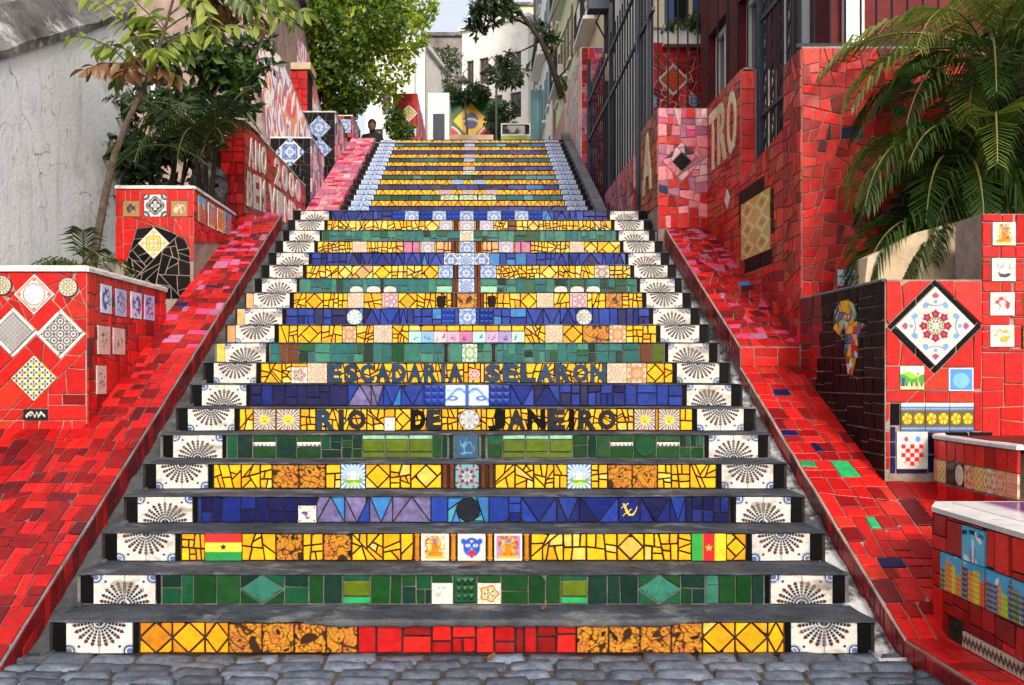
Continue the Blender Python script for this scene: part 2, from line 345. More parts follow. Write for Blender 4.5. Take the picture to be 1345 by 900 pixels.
def area2(P): return .5*sum(P[i][0]*P[(i+1) % len(P)][1]-P[(i+1) % len(P)][0]*P[i][1] for i in range(len(P)))
def clip(P, p, n):
    """keep the side where (q-p).n <= 0"""
    out = []; k = len(P)
    d = [(q[0]-p[0])*n[0]+(q[1]-p[1])*n[1] for q in P]
    for i in range(k):
        j = (i+1) % k
        if d[i] <= 1e-9: out.append(P[i])
        if (d[i] < -1e-9 and d[j] > 1e-9) or (d[i] > 1e-9 and d[j] < -1e-9):
            t = d[i]/(d[i]-d[j]); out.append((P[i][0]+(P[j][0]-P[i][0])*t, P[i][1]+(P[j][1]-P[i][1])*t))
    return out
def split(P, p, n): return clip(P, p, n), clip(P, p, (-n[0], -n[1]))
def ccw(P): return P if area2(P) > 0 else P[::-1]
def ok(P, a=2e-5): return len(P) >= 3 and abs(area2(P)) > a
def inset(P, g):
    P = ccw(P); Q = P
    for i in range(len(P)):
        a, b = P[i], P[(i+1) % len(P)]
        dx, dy = b[0]-a[0], b[1]-a[1]; L = math.hypot(dx, dy)
        if L < 1e-7: continue
        n = (dy/L, -dx/L)
        Q = clip(Q, (a[0]-n[0]*g, a[1]-n[1]*g), n)
        if len(Q) < 3: return None
    R = []
    for q in Q:
        if not R or math.hypot(q[0]-R[-1][0], q[1]-R[-1][1]) > 1e-4: R.append(q)
    if len(R) > 2 and math.hypot(R[0][0]-R[-1][0], R[0][1]-R[-1][1]) < 1e-4: R.pop()
    return R if ok(R) else None
def rect(a, b, c, d): return [(a, b), (c, b), (c, d), (a, d)]
def diamond(cx, cy, r, ry=None):
    ry = ry or r
    return [(cx, cy-ry), (cx+r, cy), (cx, cy+ry), (cx-r, cy)]
def ngon(cx, cy, r, n=10, ry=None): return [(cx+r*math.cos(2*math.pi*i/n), cy+(ry or r)*math.sin(2*math.pi*i/n)) for i in range(n)]
def crazy(P, area, jit, rng, lo=.36, hi=.64):
    out = []; st = [P]
    while st:
        Q = st.pop(); A = abs(area2(Q))
        if A < 1e-5: continue
        us = [q[0] for q in Q]; vs2 = [q[1] for q in Q]; w = max(us)-min(us); h = max(vs2)-min(vs2)
        if A < area*rng.uniform(.55, 1.5) and max(w, h) < 3.2*math.sqrt(area): out.append(Q); continue
        t = rng.uniform(lo, hi); a = rng.gauss(0, jit)
        horiz = (h > w*1.05) if rng.random() > .12 else (h > w*1.6)
        p = (min(us)+w*(.5 if horiz else t), min(vs2)+h*(t if horiz else .5))
        n = (math.sin(a), math.cos(a)) if horiz else (math.cos(a), math.sin(a))
        A1, B1 = split(Q, p, n)
        if ok(A1) and ok(B1): st += [A1, B1]
        else: out.append(Q)
    return out
def exclude(polys, F):
    F = ccw(F); out = []
    for P in polys:
        cur = P
        # quick reject
        if max(q[0] for q in P) <= min(q[0] for q in F) or min(q[0] for q in P) >= max(q[0] for q in F) or max(q[1] for q in P) <= min(q[1] for q in F) or min(q[1] for q in P) >= max(q[1] for q in F):
            out.append(P); continue
        for i in range(len(F)):
            a, b = F[i], F[(i+1) % len(F)]
            dx, dy = b[0]-a[0], b[1]-a[1]; n = (dy, -dx)
            inn, outp = split(cur, a, n)
            if ok(outp): out.append(outp)
            cur = inn
            if not ok(cur): break
    return out
def tile_geo(P, fr, t, gap, ch, rng, tilt):
    Q = inset(P, gap)
    if not Q: return None
    if len(Q) > 2 and rng.random() < .16:          # a knocked-off corner
        i = rng.randrange(len(Q)); A, B, C = Q[i-1], Q[i], Q[(i+1) % len(Q)]; s, r = rng.uniform(.06, .26), rng.uniform(.06, .26)
        Q = Q[:i]+[(B[0]+(A[0]-B[0])*s, B[1]+(A[1]-B[1])*s), (B[0]+(C[0]-B[0])*r, B[1]+(C[1]-B[1])*r)]+Q[i+1:]
    qu = sum(q[0] for q in Q)/len(Q); qv = sum(q[1] for q in Q)/len(Q)
    J = []
    for q in Q:                                     # hand-cut edges: never quite straight
        k = rng.uniform(0, .0026)/max(.01, math.hypot(q[0]-qu, q[1]-qv)); J.append((q[0]+(qu-q[0])*k, q[1]+(qv-q[1])*k))
    Q = J
    R = inset(Q, ch)
    if not R or len(R) != len(Q): R = [((q[0]*.94+sum(p[0] for p in Q)/len(Q)*.06), (q[1]*.94+sum(p[1] for p in Q)/len(Q)*.06)) for q in Q]
    cu = sum(q[0] for q in Q)/len(Q); cv = sum(q[1] for q in Q)/len(Q)
    a, b, c = rng.gauss(0, tilt), rng.gauss(0, tilt), rng.uniform(-.12, .12)*t
    def d(q, base): return base+c+a*(q[0]-cu)+b*(q[1]-cv)
    n = len(Q)
    v = [fr.p(q[0], q[1], -.004) for q in Q]+[fr.p(q[0], q[1], d(q, t-ch)) for q in Q]+[fr.p(q[0], q[1], d(q, t)) for q in R]
    f = [tuple(range(2*n, 3*n))]
    for i in range(n):
        j = (i+1) % n
        f.append((i, j, n+j, n+i)); f.append((n+i, n+j, 2*n+j, 2*n+i))
    return v, f
def tile(name, P, fr, mat, parent, rng, t=.009, gap=.0030, ch=.0022, tilt=.022):
    g = tile_geo(P, fr, t, gap, ch, rng, tilt)
    if g: return obj(name, g[0], g[1], mat, parent)
def pick(pal, rng):
    r = rng.random()*sum(w for _, w in pal)
    for k, w in pal:
        r -= w
        if r <= 0: return M[k], k
    return M[pal[0][0]], pal[0][0]
def mosaic(polys, fr, pal, parent, rng, name='tile', **kw):
    for P in polys:
        cu = sum(q[0] for q in P)/len(P); cv = sum(q[1] for q in P)/len(P)
        pl = pal(cu, cv) if callable(pal) else pal
        tile(name, P, fr, pick(pl, rng)[0], parent, rng, **kw)
def mosaic_batch(name, items, fr, parent, rng, t=.009, gap=.0028, ch=.0022, tilt=.012):
    """many tiny pieces as one part (items: polygon, material key)"""
    v = []; f = []; mi = []; keys = []
    for P, k in items:
        g = tile_geo(P, fr, t, gap, ch, rng, tilt)
        if not g: continue
        if k not in keys: keys.append(k)
        o = len(v); v += g[0]; f += [tuple(i+o for i in q) for q in g[1]]; mi += [keys.index(k)]*len(g[1])
    if not v: return None
    o = obj(name, v, f, None, parent, mats=[M[k] for k in keys], midx=mi); o['kind'] = 'stuff'
    return o

# ------------------------------------------------------------------ printed tiles (drawings computed here, stored on the tile's own vertices)
WH = (.57, .555, .515); CR = (.50, .43, .33); NV = (.015, .03, .13); BL = (.03, .10, .42); LB = (.25, .42, .66); BK = (.012, .012, .014)
RD = (.62, .02, .02); GD = (.70, .42, .04); BR = (.20, .06, .02); GN = (.03, .22, .06); OR = (.72, .20, .02); PU = (.2, .12, .36); TQ = (.08, .36, .42)
def pbase(U, c): return np.ones(U.shape+(3,))*np.array(c)
def put(C, m, c, a=1.0):
    m = np.clip(m.astype(float)*a, 0, 1)[..., None]
    C[...] = C*(1-m)+np.array(c)*m
def pol(U, V, cx=.5, cy=.5):
    x = U-cx; y = V-cy
    return np.hypot(x, y), np.arctan2(y, x)
def star(U, V, cx, cy, r, asp=1.0):
    x = (U-cx)*asp; y = V-cy; rr = np.hypot(x, y); th = np.arctan2(x, y) % (2*math.pi/5); th = np.minimum(th, 2*math.pi/5-th)
    return rr*(np.cos(th)*.55+np.sin(th)*1.35) < r*.55
def vnoise(U, V, s, seed):
    rs = np.random.RandomState(seed); C = np.zeros(U.shape)
    for k in range(7):
        a = rs.uniform(0, 2*math.pi); f = s*rs.uniform(.6, 1.7); ph = rs.uniform(0, 6.28)
        C += np.sin(f*(U*math.cos(a)+V*math.sin(a))*6.28+ph+1.3*np.sin(3.1*f*(V*math.cos(a)-U*math.sin(a))+ph))
    return C/4.0
def P_fan(seed=0, flip=False):
    def f(U, V):
        if flip: V = 1-V
        x = (U-.5)*2; y = V+.02; r = np.hypot(x, y); th = np.arctan2(y, x)
        C = pbase(U, WH); C += (vnoise(U, V, 2.2, seed)*.05)[..., None]; rs = np.random.RandomState(seed)
        n = 11; fr = (th/math.pi*n) % 1.0; k = np.abs(fr-.5)
        for i in range(6):
            r0 = .17+i*.105; w = .44-.035*i
            if i < 5:
                put(C, (r > r0) & (r < r0+.088) & (k < w), (.006, .012, .045) if i % 2 == 0 else (.004, .005, .012))
            else:
                put(C, (r > r0-.01) & (r < r0+.14) & (k < .36*(1-np.abs(r-r0-.045)/.11)), (.13, .032, .014))
                put(C, (r > r0+.02) & (r < r0+.09) & (k < .10), (.01, .012, .03))
        put(C, r < .14, (.01, .02, .07))
        for sx in (-1, 1):
            rx = np.hypot((x-sx*.93), (y-.95)*1.0)
            put(C, (rx < .20) & (rx > .14), NV); put(C, rx < .10, (.06, .12, .3)); put(C, (rx > .22) & (rx < .245), (.2, .28, .42))
            rd = np.abs(x-sx*.62)+np.abs(y-.80); put(C, rd < .06, NV)
        put(C, np.abs(x) < .012, (.18, .17, .16))
        put(C, (np.abs(vnoise(U, V, .9, seed+5)) < .012) & (np.abs(x) > .03), (.5, .48, .45))
        st = vnoise(U, V, .8, seed+11)+.5*vnoise(U, V, 2.4, seed+13); put(C, np.clip((st-.55)*1.2, 0, .62), (.13, .11, .09))       # old stains
        ch = np.hypot((U-rs.choice([0., 1., rs.uniform(0, 1)]))*2, V-rs.choice([0., 1.])); put(C, ch < rs.uniform(.0, .16), (.30, .24, .19))   # chipped edge
        return C
    return f
def P_ros(bgc, cols, k=8, seed=0, corner=True, edge=None):
    def f(U, V):
        rs = random.Random(seed); C = pbase(U, bgc); r, th = pol(U, V); c = cols
        x = np.abs(U-.5)*2; y = np.abs(V-.5)*2
        if corner:
            rc = np.hypot(1-x, 1-y); put(C, (rc < .42) & (rc > .3), c[0]); put(C, rc < .18, c[1 % len(c)])
            put(C, (np.abs(x-y) < .07) & (x > .45) & (x < .75), c[2 % len(c)])
        put(C, np.abs(r-.36-.05*np.cos(k*th)) < .035, c[0])
        put(C, (r < .30+.06*np.cos(k*th)) & (r > .2), c[1 % len(c)])
        put(C, (r < .24) & (np.cos(k*th+math.pi) > .1) & (r > .12), c[2 % len(c)])
        put(C, r < .09+.03*np.cos(k*th), c[0]); put(C, r < .04, bgc)
        put(C, (np.abs(np.abs(U-.5)-.28) < .025) & (y > .7), c[1 % len(c)]); put(C, (np.abs(np.abs(V-.5)-.28) < .025) & (x > .7), c[1 % len(c)])
        if edge is not None: put(C, np.maximum(x, y) > .92, edge)
        return C
    return f
def P_ring(U, V):
    C = pbase(U, (.50, .56, .64)); r, th = pol(U, V)
    put(C, (r > .36) & (r < .46), BL); put(C, (r > .26) & (r < .31), (.06, .16, .5)); put(C, (r < .2+.05*np.cos(6*th)) & (r > .09), BL)
    x = np.abs(U-.5)*2; y = np.abs(V-.5)*2; rc = np.hypot(1-x, 1-y); put(C, rc < .28, (.05, .14, .46)); put(C, rc < .14, WH)
    put(C, (r > .36) & (r < .46) & (np.cos(14*th) > .5), (.4, .52, .72))
    return C
def P_grid(bgc, c1, c2, n=5):
    def f(U, V):
        C = pbase(U, bgc); a = (U*n) % 1-.5; b = (V*n) % 1-.5; r = np.hypot(a, b)
        put(C, (r < .46) & (r > .3), c1); put(C, np.abs(a)+np.abs(b) < .2, c2); put(C, np.hypot(np.abs(a)-.5, np.abs(b)-.5) < .2, c2)
        return C
    return f
def P_flower4(U, V):      # white with black lozenges, green and gold stars
    C = pbase(U, WH); n = 4; a = (U*n) % 1-.5; b = (V*n) % 1-.5; r = np.hypot(a, b); th = np.arctan2(b, a)
    put(C, (r < .42) & (np.abs(np.sin(2*th)) > .62) & (r > .1), (.02, .03, .06))
    k = (np.floor(U*n)+np.floor(V*n)) % 2
    ra = np.hypot(np.abs(a)-.5, np.abs(b)-.5); put(C, ra < .24, GD); put(C, (ra < .30) & (ra > .2) & (k > 0), GN); put(C, r < .08, (.05, .3, .15))
    return C
def P_fig(seed):
    def f(U, V):
        C = pbase(U, (.50, .21, .02)); a = vnoise(U, V, 1.5, seed); b = vnoise(U, V, 3.4, seed+1); c = vnoise(U, V, .9, seed+2)
        put(C, c > .45, (.50, .17, .03)); put(C, (np.abs(a) < .10) | (np.abs(b) < .13), (.05, .02, .008)); put(C, a > .85, (.02, .01, .006))
        put(C, (b > .8) & (a < 0), (.30, .05, .015)); put(C, (c < -.75), (.035, .016, .008))
        e = np.minimum(np.minimum(U, 1-U), np.minimum(V, 1-V)); put(C, e < .03, (.02, .01, .005))
        return C
    return f
def P_land(seed, round_=True):
    def f(U, V):
        rs = random.Random(seed); C = pbase(U, (.32, .44, .56)); r, th = pol(U, V)
        hill = .42+.06*np.sin(U*9+seed); put(C, V < hill, (.14, .30, .06)); put(C, V < .24+.03*np.sin(U*14), (.36, .50, .14))
        put(C, (np.abs(U-.5) < .26) & (V > .36) & (V < .62), (.52, .52, .52)); put(C, (np.abs(U-.5) < .26) & (V > .4) & (V < .56) & (np.sin(U*60) > .2), (.22, .26, .33))
        put(C, (np.abs(U-.5) < .08) & (V > .36) & (V < .7), (.8, .79, .76))
        if round_:
            put(C, r > .44, (.5, .54, .58)); put(C, (r > .45) & (np.cos(20*th) > 0), (.07, .2, .55))
        return C
    return f
def P_sky(seed):
    def f(U, V):
        rs = random.Random(seed); C = pbase(U, (.04, .36, .62)); put(C, vnoise(U, V, 1.6, seed) > .75, (.7, .75, .78))
        cols = [(.78, .55, .02), (.70, .10, .03), (.75, .26, .04), (.03, .05, .22), (.30, .05, .12), (.04, .12, .07), (.45, .62, .04)]
        x = 0.0
        while x < 1:
            w = rs.uniform(.16, .34); h = rs.uniform(.45, .92); c = rs.choice(cols)
            m = (U > x) & (U < x+w*.96) & (V < h); put(C, m, c); put(C, m & (np.sin(U*70) > .3) & (np.sin(V*46) > .35), tuple(q*.25 for q in c) if sum(c) > .7 else (.7, .6, .1))
            if rs.random() < .5: put(C, (np.abs(U-x-w/2) < (h+.16-V)*.35) & (V >= h) & (V < h+.16), c)
            x += w
        return C
    return f
def P_tower(U, V):
    C = pbase(U, (.05, .40, .66)); put(C, vnoise(U, V, 1.4, 3) > .7, (.74, .78, .8)); put(C, (np.abs(U-.5) < .10) & (V < .45), (.03, .05, .20)); put(C, (np.abs(U-.5) < .05) & (V < .68), (.74, .75, .78)); put(C, (np.abs(U-.5) < .015) & (V < .8), (.5, .5, .55))
    return C
def P_flag_h(U, V):
    C = pbase(U, (.74, .58, .06)); put(C, V > .66, (.62, .03, .03)); put(C, V < .34, (.02, .24, .06)); put(C, star(U, V, .5, .5, .15, 1.35), BK); return C
def P_flag_v(U, V):
    C = pbase(U, (.62, .02, .03)); put(C, U < .33, (.03, .30, .05)); put(C, U > .67, (.76, .55, .03)); put(C, star(U, V, .5, .48, .15, 1.3), GD); return C
def P_lion(U, V):
    C = pbase(U, (.10, .05, .025)); r, th = pol(U, V); m_ = np.maximum(np.abs(U-.5), np.abs(V-.5)); put(C, (m_ < .46) & (np.abs(np.sin(6*th+1.5*r)) > .42), WH); put(C, (m_ < .44) & (np.abs(np.sin(6*th+.7)) > .93), (.05, .04, .04))
    put(C, r < .22+.03*np.cos(9*th), (.74, .48, .05)); put(C, (np.hypot(np.abs(U-.5)-.07, V-.56) < .03) | (np.hypot((U-.5)*.6, V-.42) < .04), (.25, .1, .02))
    e = np.minimum(np.minimum(U, 1-U), np.minimum(V, 1-V)); put(C, e < .04, BR); return C
def P_mask(U, V):
    C = pbase(U, WH); x = np.abs(U-.5); put(C, np.hypot(x*1.15, V-.5) < .36, (.02, .09, .45)); put(C, np.hypot(x-.3, (V-.72)*.8) < .09, (.02, .09, .45))
    put(C, np.hypot(x-.14, (V-.56)*1.4) < .08, (.75, .7, .6)); put(C, np.hypot(x-.14, V-.56) < .035, BK); put(C, np.hypot(x*.8, (V-.30)*1.6) < .12, RD); put(C, (x < .05) & (V < .26) & (V > .10), RD); put(C, np.hypot(x, V-.44) < .06, (.1, .3, .7)); put(C, np.hypot(x, V-.72) < .05, GD); return C
def P_deity(bgc, seed):
    def f(U, V):
        C = pbase(U, bgc); x = np.abs(U-.5); put(C, x < .12+.2*(V < .55)*(1-V), OR); put(C, (np.abs(x-.18) < .05) & (V > .3) & (V < .8), GD); put(C, np.hypot(x, (V-.72)) < .1, (.1, .22, .5)); put(C, (x < .07) & (V > .82) & (V < .93), GD)
        put(C, (np.abs(vnoise(U, V, 2.8, seed)) < .16) & (x < .36), (.35, .06, .02)); put(C, (V < .16) & (x < .36), GD); e = np.minimum(np.minimum(U, 1-U), np.minimum(V, 1-V)); put(C, e < .07, WH); return C
    return f
def P_card(U, V):
    C = pbase(U, WH); r, th = pol(U, V); put(C, vnoise(U, V, 1.6, 21)*1.0+(.30-r)*6 > .9, (.06, .07, .22)); put(C, (r < .25) & (vnoise(U, V, 2.6, 3) > .5), (.5, .12, .05))
    x = np.abs(U-.5); y = np.abs(V-.5); put(C, np.hypot(x-.4, y-.4) < .05, BK); return C
def P_sketch(bgc, ink, seed, dens=.12, rad=.36):
    def f(U, V):
        C = pbase(U, bgc); r, th = pol(U, V); put(C, (np.abs(vnoise(U, V, 1.7, seed)) < dens) & (r < rad), ink); put(C, (vnoise(U, V, 1.2, seed+9) > .85) & (r < rad), ink, .8); return C
    return f
def P_shield(U, V):
    C = pbase(U, WH); n = 5; a = np.floor((U-.14)/.72*n); b = np.floor((V-.08)/.58*n)
    inside = (U > .14) & (U < .86) & (V > .08) & (V < .66) & (V > .08+np.maximum(0, np.abs(U-.5)-.16)*.9)
    put(C, inside & ((a+b) % 2 == 0), (.66, .02, .03)); put(C, (np.hypot(U-.3, (V-.80)) < .07), (.35, .06, .15)); put(C, (np.hypot(U-.68, (V-.80)) < .08), (.08, .25, .6)); put(C, np.hypot(U-.5, V-.82) < .05, (.5, .6, .7)); return C
def P_border(U, V):
    C = pbase(U, (.12, .09, .03)); put(C, V > .88, WH); put(C, (V > .72) & (V <= .88), (.05, .14, .34)); put(C, (np.abs(V-.79) < .02) & (np.sin(U*75) > 0), WH); put(C, V < .16, (.05, .14, .34)); put(C, (np.abs(V-.09) < .02) & (np.sin(U*75) > 0), WH)
    for cx in (.25, .75):
        r, th = pol(U, V, cx, .44); put(C, (r < .2) & (np.abs(np.sin(2.5*th+cx)) > .35), (.80, .50, .02)); put(C, r < .07, OR)
    return C
def P_zig(U, V):
    C = pbase(U, CR); for_ = .5+.18*(np.abs(((U*5) % 1)-.5)*4-1)
    put(C, np.abs(V-for_) < .12, BK); put(C, (np.abs(V-for_-.22) < .04) | (np.abs(V-for_+.22) < .04), BK); return C
def P_script(U, V):
    C = pbase(U, BK); y = .5+.22*np.sin(U*26+1.5*np.sin(U*11)); put(C, (np.abs(V-y) < .09) & (U > .08) & (U < .92), WH); put(C, (np.abs(V-.5-.12*np.cos(U*33)) < .06) & (U > .12) & (U < .9), WH); return C
def P_bigdia(U, V):
    """large folk-art floral, drawn on its diagonal"""
    C = pbase(U, WH); x = U-.5; y = V-.5; a = np.abs(x); b = np.abs(y); m = np.maximum(a, b)
    put(C, m < .44, (.60, .57, .46)); r = np.hypot(x, y); th = np.arctan2(y, x)
    ins = m < .44
    put(C, ins & (np.abs(np.hypot(a-.44, b-.44)-.26) < .015), (.16, .26, .42)); put(C, ins & (np.hypot(a-.40, b-.40) < .07), (.30, .06, .14)); put(C, ins & (np.hypot(a-.31, b-.31) < .04), (.15, .27, .48))
    put(C, ins & (np.hypot(np.minimum(a, b)-.13, np.maximum(a, b)-.39) < .055), (.15, .27, .48)); put(C, ins & (np.abs(np.hypot(np.minimum(a, b), np.maximum(a, b)-.36)-.05) < .012), (.42, .5, .36))
    for i in range(8):
        t = i*math.pi/4; cx, cy = .215*math.cos(t), .215*math.sin(t); q = np.hypot(x-cx, y-cy); qa = np.arctan2(y-cy, x-cx)
        put(C, q < .074+.012*np.cos(5*(qa-t)), (.34, .01, .03)); put(C, (q < .05) & (q > .036), (.18, .005, .03)); put(C, q < .022, (.16, .08, .35))
    put(C, (np.abs(r-.13) < .014+.012*np.cos(16*th)), GN); put(C, (r < .10) & (np.abs(np.sin(4*th)) > .45) & (r > .03), (.04, .03, .08)); put(C, (r < .075) & (np.abs(np.sin(4*th)) > .8), (.5, .5, .58)); put(C, r < .018, GD)
    return C
def P_roundel(U, V):
    C = pbase(U, WH); x = np.abs(U-.5); y = np.abs(V-.5); r, th = pol(U, V); put(C, (np.maximum(x, y) > .42) & (np.maximum(x, y) < .45), (.30, .02, .04))
    put(C, (r > .36) & (r < .39), (.30, .02, .04)); put(C, (r < .34), (.42, .46, .52)); put(C, (r < .34) & (np.abs(vnoise(U, V, 3, 8)) < .3), (.62, .66, .72)); put(C, np.hypot(x-.36, y-.36) < .05, (.40, .02, .05)); return C
def P_plate(bgc, c1, c2, k=12):
    def f(U, V):
        C = pbase(U, bgc); r, th = pol(U, V); put(C, r > .46, BK); put(C, (r > .30) & (r < .42) & (np.cos(k*th) > 0), c1); put(C, (r > .18) & (r < .27), c2); put(C, (r < .15) & (np.cos(6*th) > 0), c1); put(C, r < .05, c2); return C
    return f
def P_flagwall(U, V):
    """mural: green field, gold lozenge, blue disc, white scroll at the foot"""
    C = pbase(U, (.015, .10, .03)); x = (U-.53); y = (V-.52)
    put(C, np.abs(x)*1.25+np.abs(y)*1.0 < .46, (.72, .42, .02)); put(C, np.hypot(x*1.35, y) < .21, (.015, .03, .16)); put(C, (np.hypot(x*1.35, y) < .21) & (np.abs(y-.05+.5*x*x*6) < .03), WH)
    for cx in (.0, 1.0):
        q = np.hypot((U-cx)*1.2, V+.02); put(C, q < .44, WH); put(C, q < .40, (.60, .02, .05))
    return C
def P_notes(bgc, seed):
    def f(U, V):
        C = pbase(U, bgc); rs = random.Random(seed)
        for i in range(3):
            cx, cy = rs.uniform(.2, .8), rs.uniform(.25, .55); put(C, np.hypot(U-cx, (V-cy)*1.3) < .07, BK); put(C, (np.abs(U-cx-.06) < .018) & (V > cy) & (V < cy+.3), BK)
        return C
    return f
def P_bluescroll(U, V):
    C = pbase(U, (.44, .52, .60)); n = vnoise(U, V, 1.5, 77); x = np.abs(U-.5)
    y = .5+.3*np.sin(x*8.5); put(C, np.abs(V-y) < .09, (.20, .40, .68)); put(C, np.abs(V-y-.02) < .03, BL); put(C, np.abs(x-.02) < .018, BL); r = np.hypot(x-.33, V-.35); put(C, (r < .12) & (r > .06), BL); put(C, n > .9, (.2, .36, .6)); return C
def P_gold(U, V):
    C = pbase(U, (.50, .33, .07)); a = (U*2) % 1-.5; b = (V*3) % 1-.5; r = np.abs(a)+np.abs(b); put(C, np.abs(r-.42) < .06, (.72, .66, .36)); put(C, r < .16, (.33, .12, .03)); put(C, np.abs(r-.26) < .04, (.35, .36, .1)); return C
def P_plainblue(U, V):
    C = pbase(U, (.07, .24, .60)); r, th = pol(U, V, .5, .45); put(C, r < .33, (.16, .40, .72)); e = np.minimum(np.minimum(U, 1-U), np.minimum(V, 1-V)); put(C, e < .04, (.7, .72, .75)); return C
def P_greentower(U, V):
    C = pbase(U, (.26, .55, .05)); put(C, V > .62+.15*np.sin(U*5), (.70, .76, .62)); put(C, (V < .55+.1*np.sin(U*7+1)) & (V > .3), (.05, .34, .05)); put(C, V < .2, (.64, .60, .25)); put(C, (np.abs(U-.74) < .025) & (V < .9), (.65, .3, .1)); put(C, np.hypot(U-.74, V-.66) < .06, (.7, .2, .05)); put(C, (np.abs(U-.12) < .08) & (V < .5) & (V > .12), (.04, .05, .2)); put(C, (np.sin(U*30) > .4) & (V < .3) & (V > .12), (.06, .08, .22)); return C

PRINTS = {}
def print_mesh(key, fn, nx=30, ny=30, disc=False, old=False):
    if key in PRINTS: return PRINTS[key]
    if disc:
        R, T = 12, 36
        pts = [(0, 0)]+[(.5*(i+1)/R*math.cos(2*math.pi*j/T), .5*(i+1)/R*math.sin(2*math.pi*j/T)) for i in range(R) for j in range(T)]
        f = [(0, 1+j, 1+(j+1) % T) for j in range(T)]
        for i in range(R-1):
            f += [(1+i*T+j, 1+(i+1)*T+j, 1+(i+1)*T+(j+1) % T, 1+i*T+(j+1) % T) for j in range(T)]
        rim = [1+(R-1)*T+j for j in range(T)]
    else:
        pts = [(-.5+i/nx, -.5+j/ny) for j in range(ny+1) for i in range(nx+1)]; w = nx+1
        f = [(j*w+i, j*w+i+1, (j+1)*w+i+1, (j+1)*w+i) for j in range(ny) for i in range(nx)]
        rim = [i for i in range(w)]+[j*w+nx for j in range(1, ny+1)]+[ny*w+i for i in range(nx-1, -1, -1)]+[j*w for j in range(ny-1, 0, -1)]
    P = np.array(pts); U = P[:, 0]+.5; V = P[:, 1]+.5
    C = np.zeros((len(pts), 3))
    for du, dv in ((-.3, -.3), (.3, -.3), (-.3, .3), (.3, .3)):      # soften the drawing a little
        C += fn(np.clip(U+du/nx, 0, 1), np.clip(V+dv/ny, 0, 1))/4
    v3 = [(p[0], p[1], 0) for p in pts]+[(pts[i][0]*1.0, pts[i][1]*1.0, -1) for i in rim]; n0 = len(pts); k = len(rim)
    f = f+[(rim[i], n0+i, n0+(i+1) % k, rim[(i+1) % k]) for i in range(k)]
    C = np.vstack([C, C[rim]])
    me = bpy.data.meshes.new(key); me.from_pydata(v3, [], f)
    at = me.color_attributes.new('Col', 'FLOAT_COLOR', 'POINT')
    at.data.foreach_set('color', np.hstack([np.clip(C, 0, 1), np.ones((len(C), 1))]).astype(np.float32).ravel())
    me.materials.append(M['print_old' if old else 'print']); me.update()
    PRINTS[key] = me
    return me
def place(name, me, fr, cu, cv, w, h, parent, t=.011, rot=0.0, label=None):
    o = bpy.data.objects.new(name, me)
    u = fr.u.normalized(); n = fr.n; v = n.cross(u)
    a = u*math.cos(rot)+v*math.sin(rot); b = v*math.cos(rot)-u*math.sin(rot)
    p = fr.p(cu, cv, t); COL.objects.link(o); o.parent = parent
    o.matrix_basis = Matrix(((a.x*w, b.x*h, n.x*(t+.002), p.x-ORG[parent.name].x), (a.y*w, b.y*h, n.y*(t+.002), p.y-ORG[parent.name].y), (a.z*w, b.z*h, n.z*(t+.002), p.z-ORG[parent.name].z), (0, 0, 0, 1)))
    ORG[o.name] = p
    if label: o['label'] = label
    return o
def pyramid_tile(name, fr, x0, x1, z0, z1, mat, parent, n=3, t=.008, dep=.010):
    m = MB(); g = .003
    for i in range(n):
        for j in range(n):
            a, b = x0+g+(x1-x0-2*g)*i/n, x0+g+(x1-x0-2*g)*(i+1)/n; c, d = z0+g+(z1-z0-2*g)*j/n, z0+g+(z1-z0-2*g)*(j+1)/n
            m.add([fr.p(a, c, t), fr.p(b, c, t), fr.p(b, d, t), fr.p(a, d, t), fr.p((a+b)/2, (c+d)/2, t+dep)], [(0, 1, 4), (1, 2, 4), (2, 3, 4), (3, 0, 4)])
    q = rect(x0+g, z0+g, x1-g, z1-g)
    m.add([fr.p(*p, -.003) for p in q]+[fr.p(*p, t) for p in q], [(0, 1, 5, 4), (1, 2, 6, 5), (2, 3, 7, 6), (3, 0, 4, 7)])
    return m.build(name, mat, parent)
# ------------------------------------------------------------------ letters cut from tile
FONTC = {}
def glyph(ch, bold=.055):
    if (ch, bold) in FONTC: return FONTC[(ch, bold)]
    cu = bpy.data.curves.new('glyph', 'FONT'); cu.body = ch; cu.size = 1.0; cu.offset = bold; cu.resolution_u = 3
    o = bpy.data.objects.new('glyph', cu); COL.objects.link(o)
    dg = bpy.context.evaluated_depsgraph_get(); me = o.evaluated_get(dg).to_mesh()
    vv = [(v.co.x, v.co.y) for v in me.vertices]; ff = [tuple(p.vertices) for p in me.polygons]
    o.evaluated_get(dg).to_mesh_clear(); bpy.data.objects.remove(o); bpy.data.curves.remove(cu)
    x0 = min(v[0] for v in vv); x1 = max(v[0] for v in vv); y0 = min(v[1] for v in vv); y1 = max(v[1] for v in vv)
    vv = [((v[0]-x0)/(x1-x0), (v[1]-y0)/(y1-y0)) for v in vv]
    ec = {}
    for f in ff:
        for i in range(len(f)):
            e = (f[i], f[(i+1) % len(f)]); ec[e] = ec.get(e, 0)+1
    bd = [e for e in ec if (e[1], e[0]) not in ec]
    FONTC[(ch, bold)] = (vv, ff, bd); return FONTC[(ch, bold)]
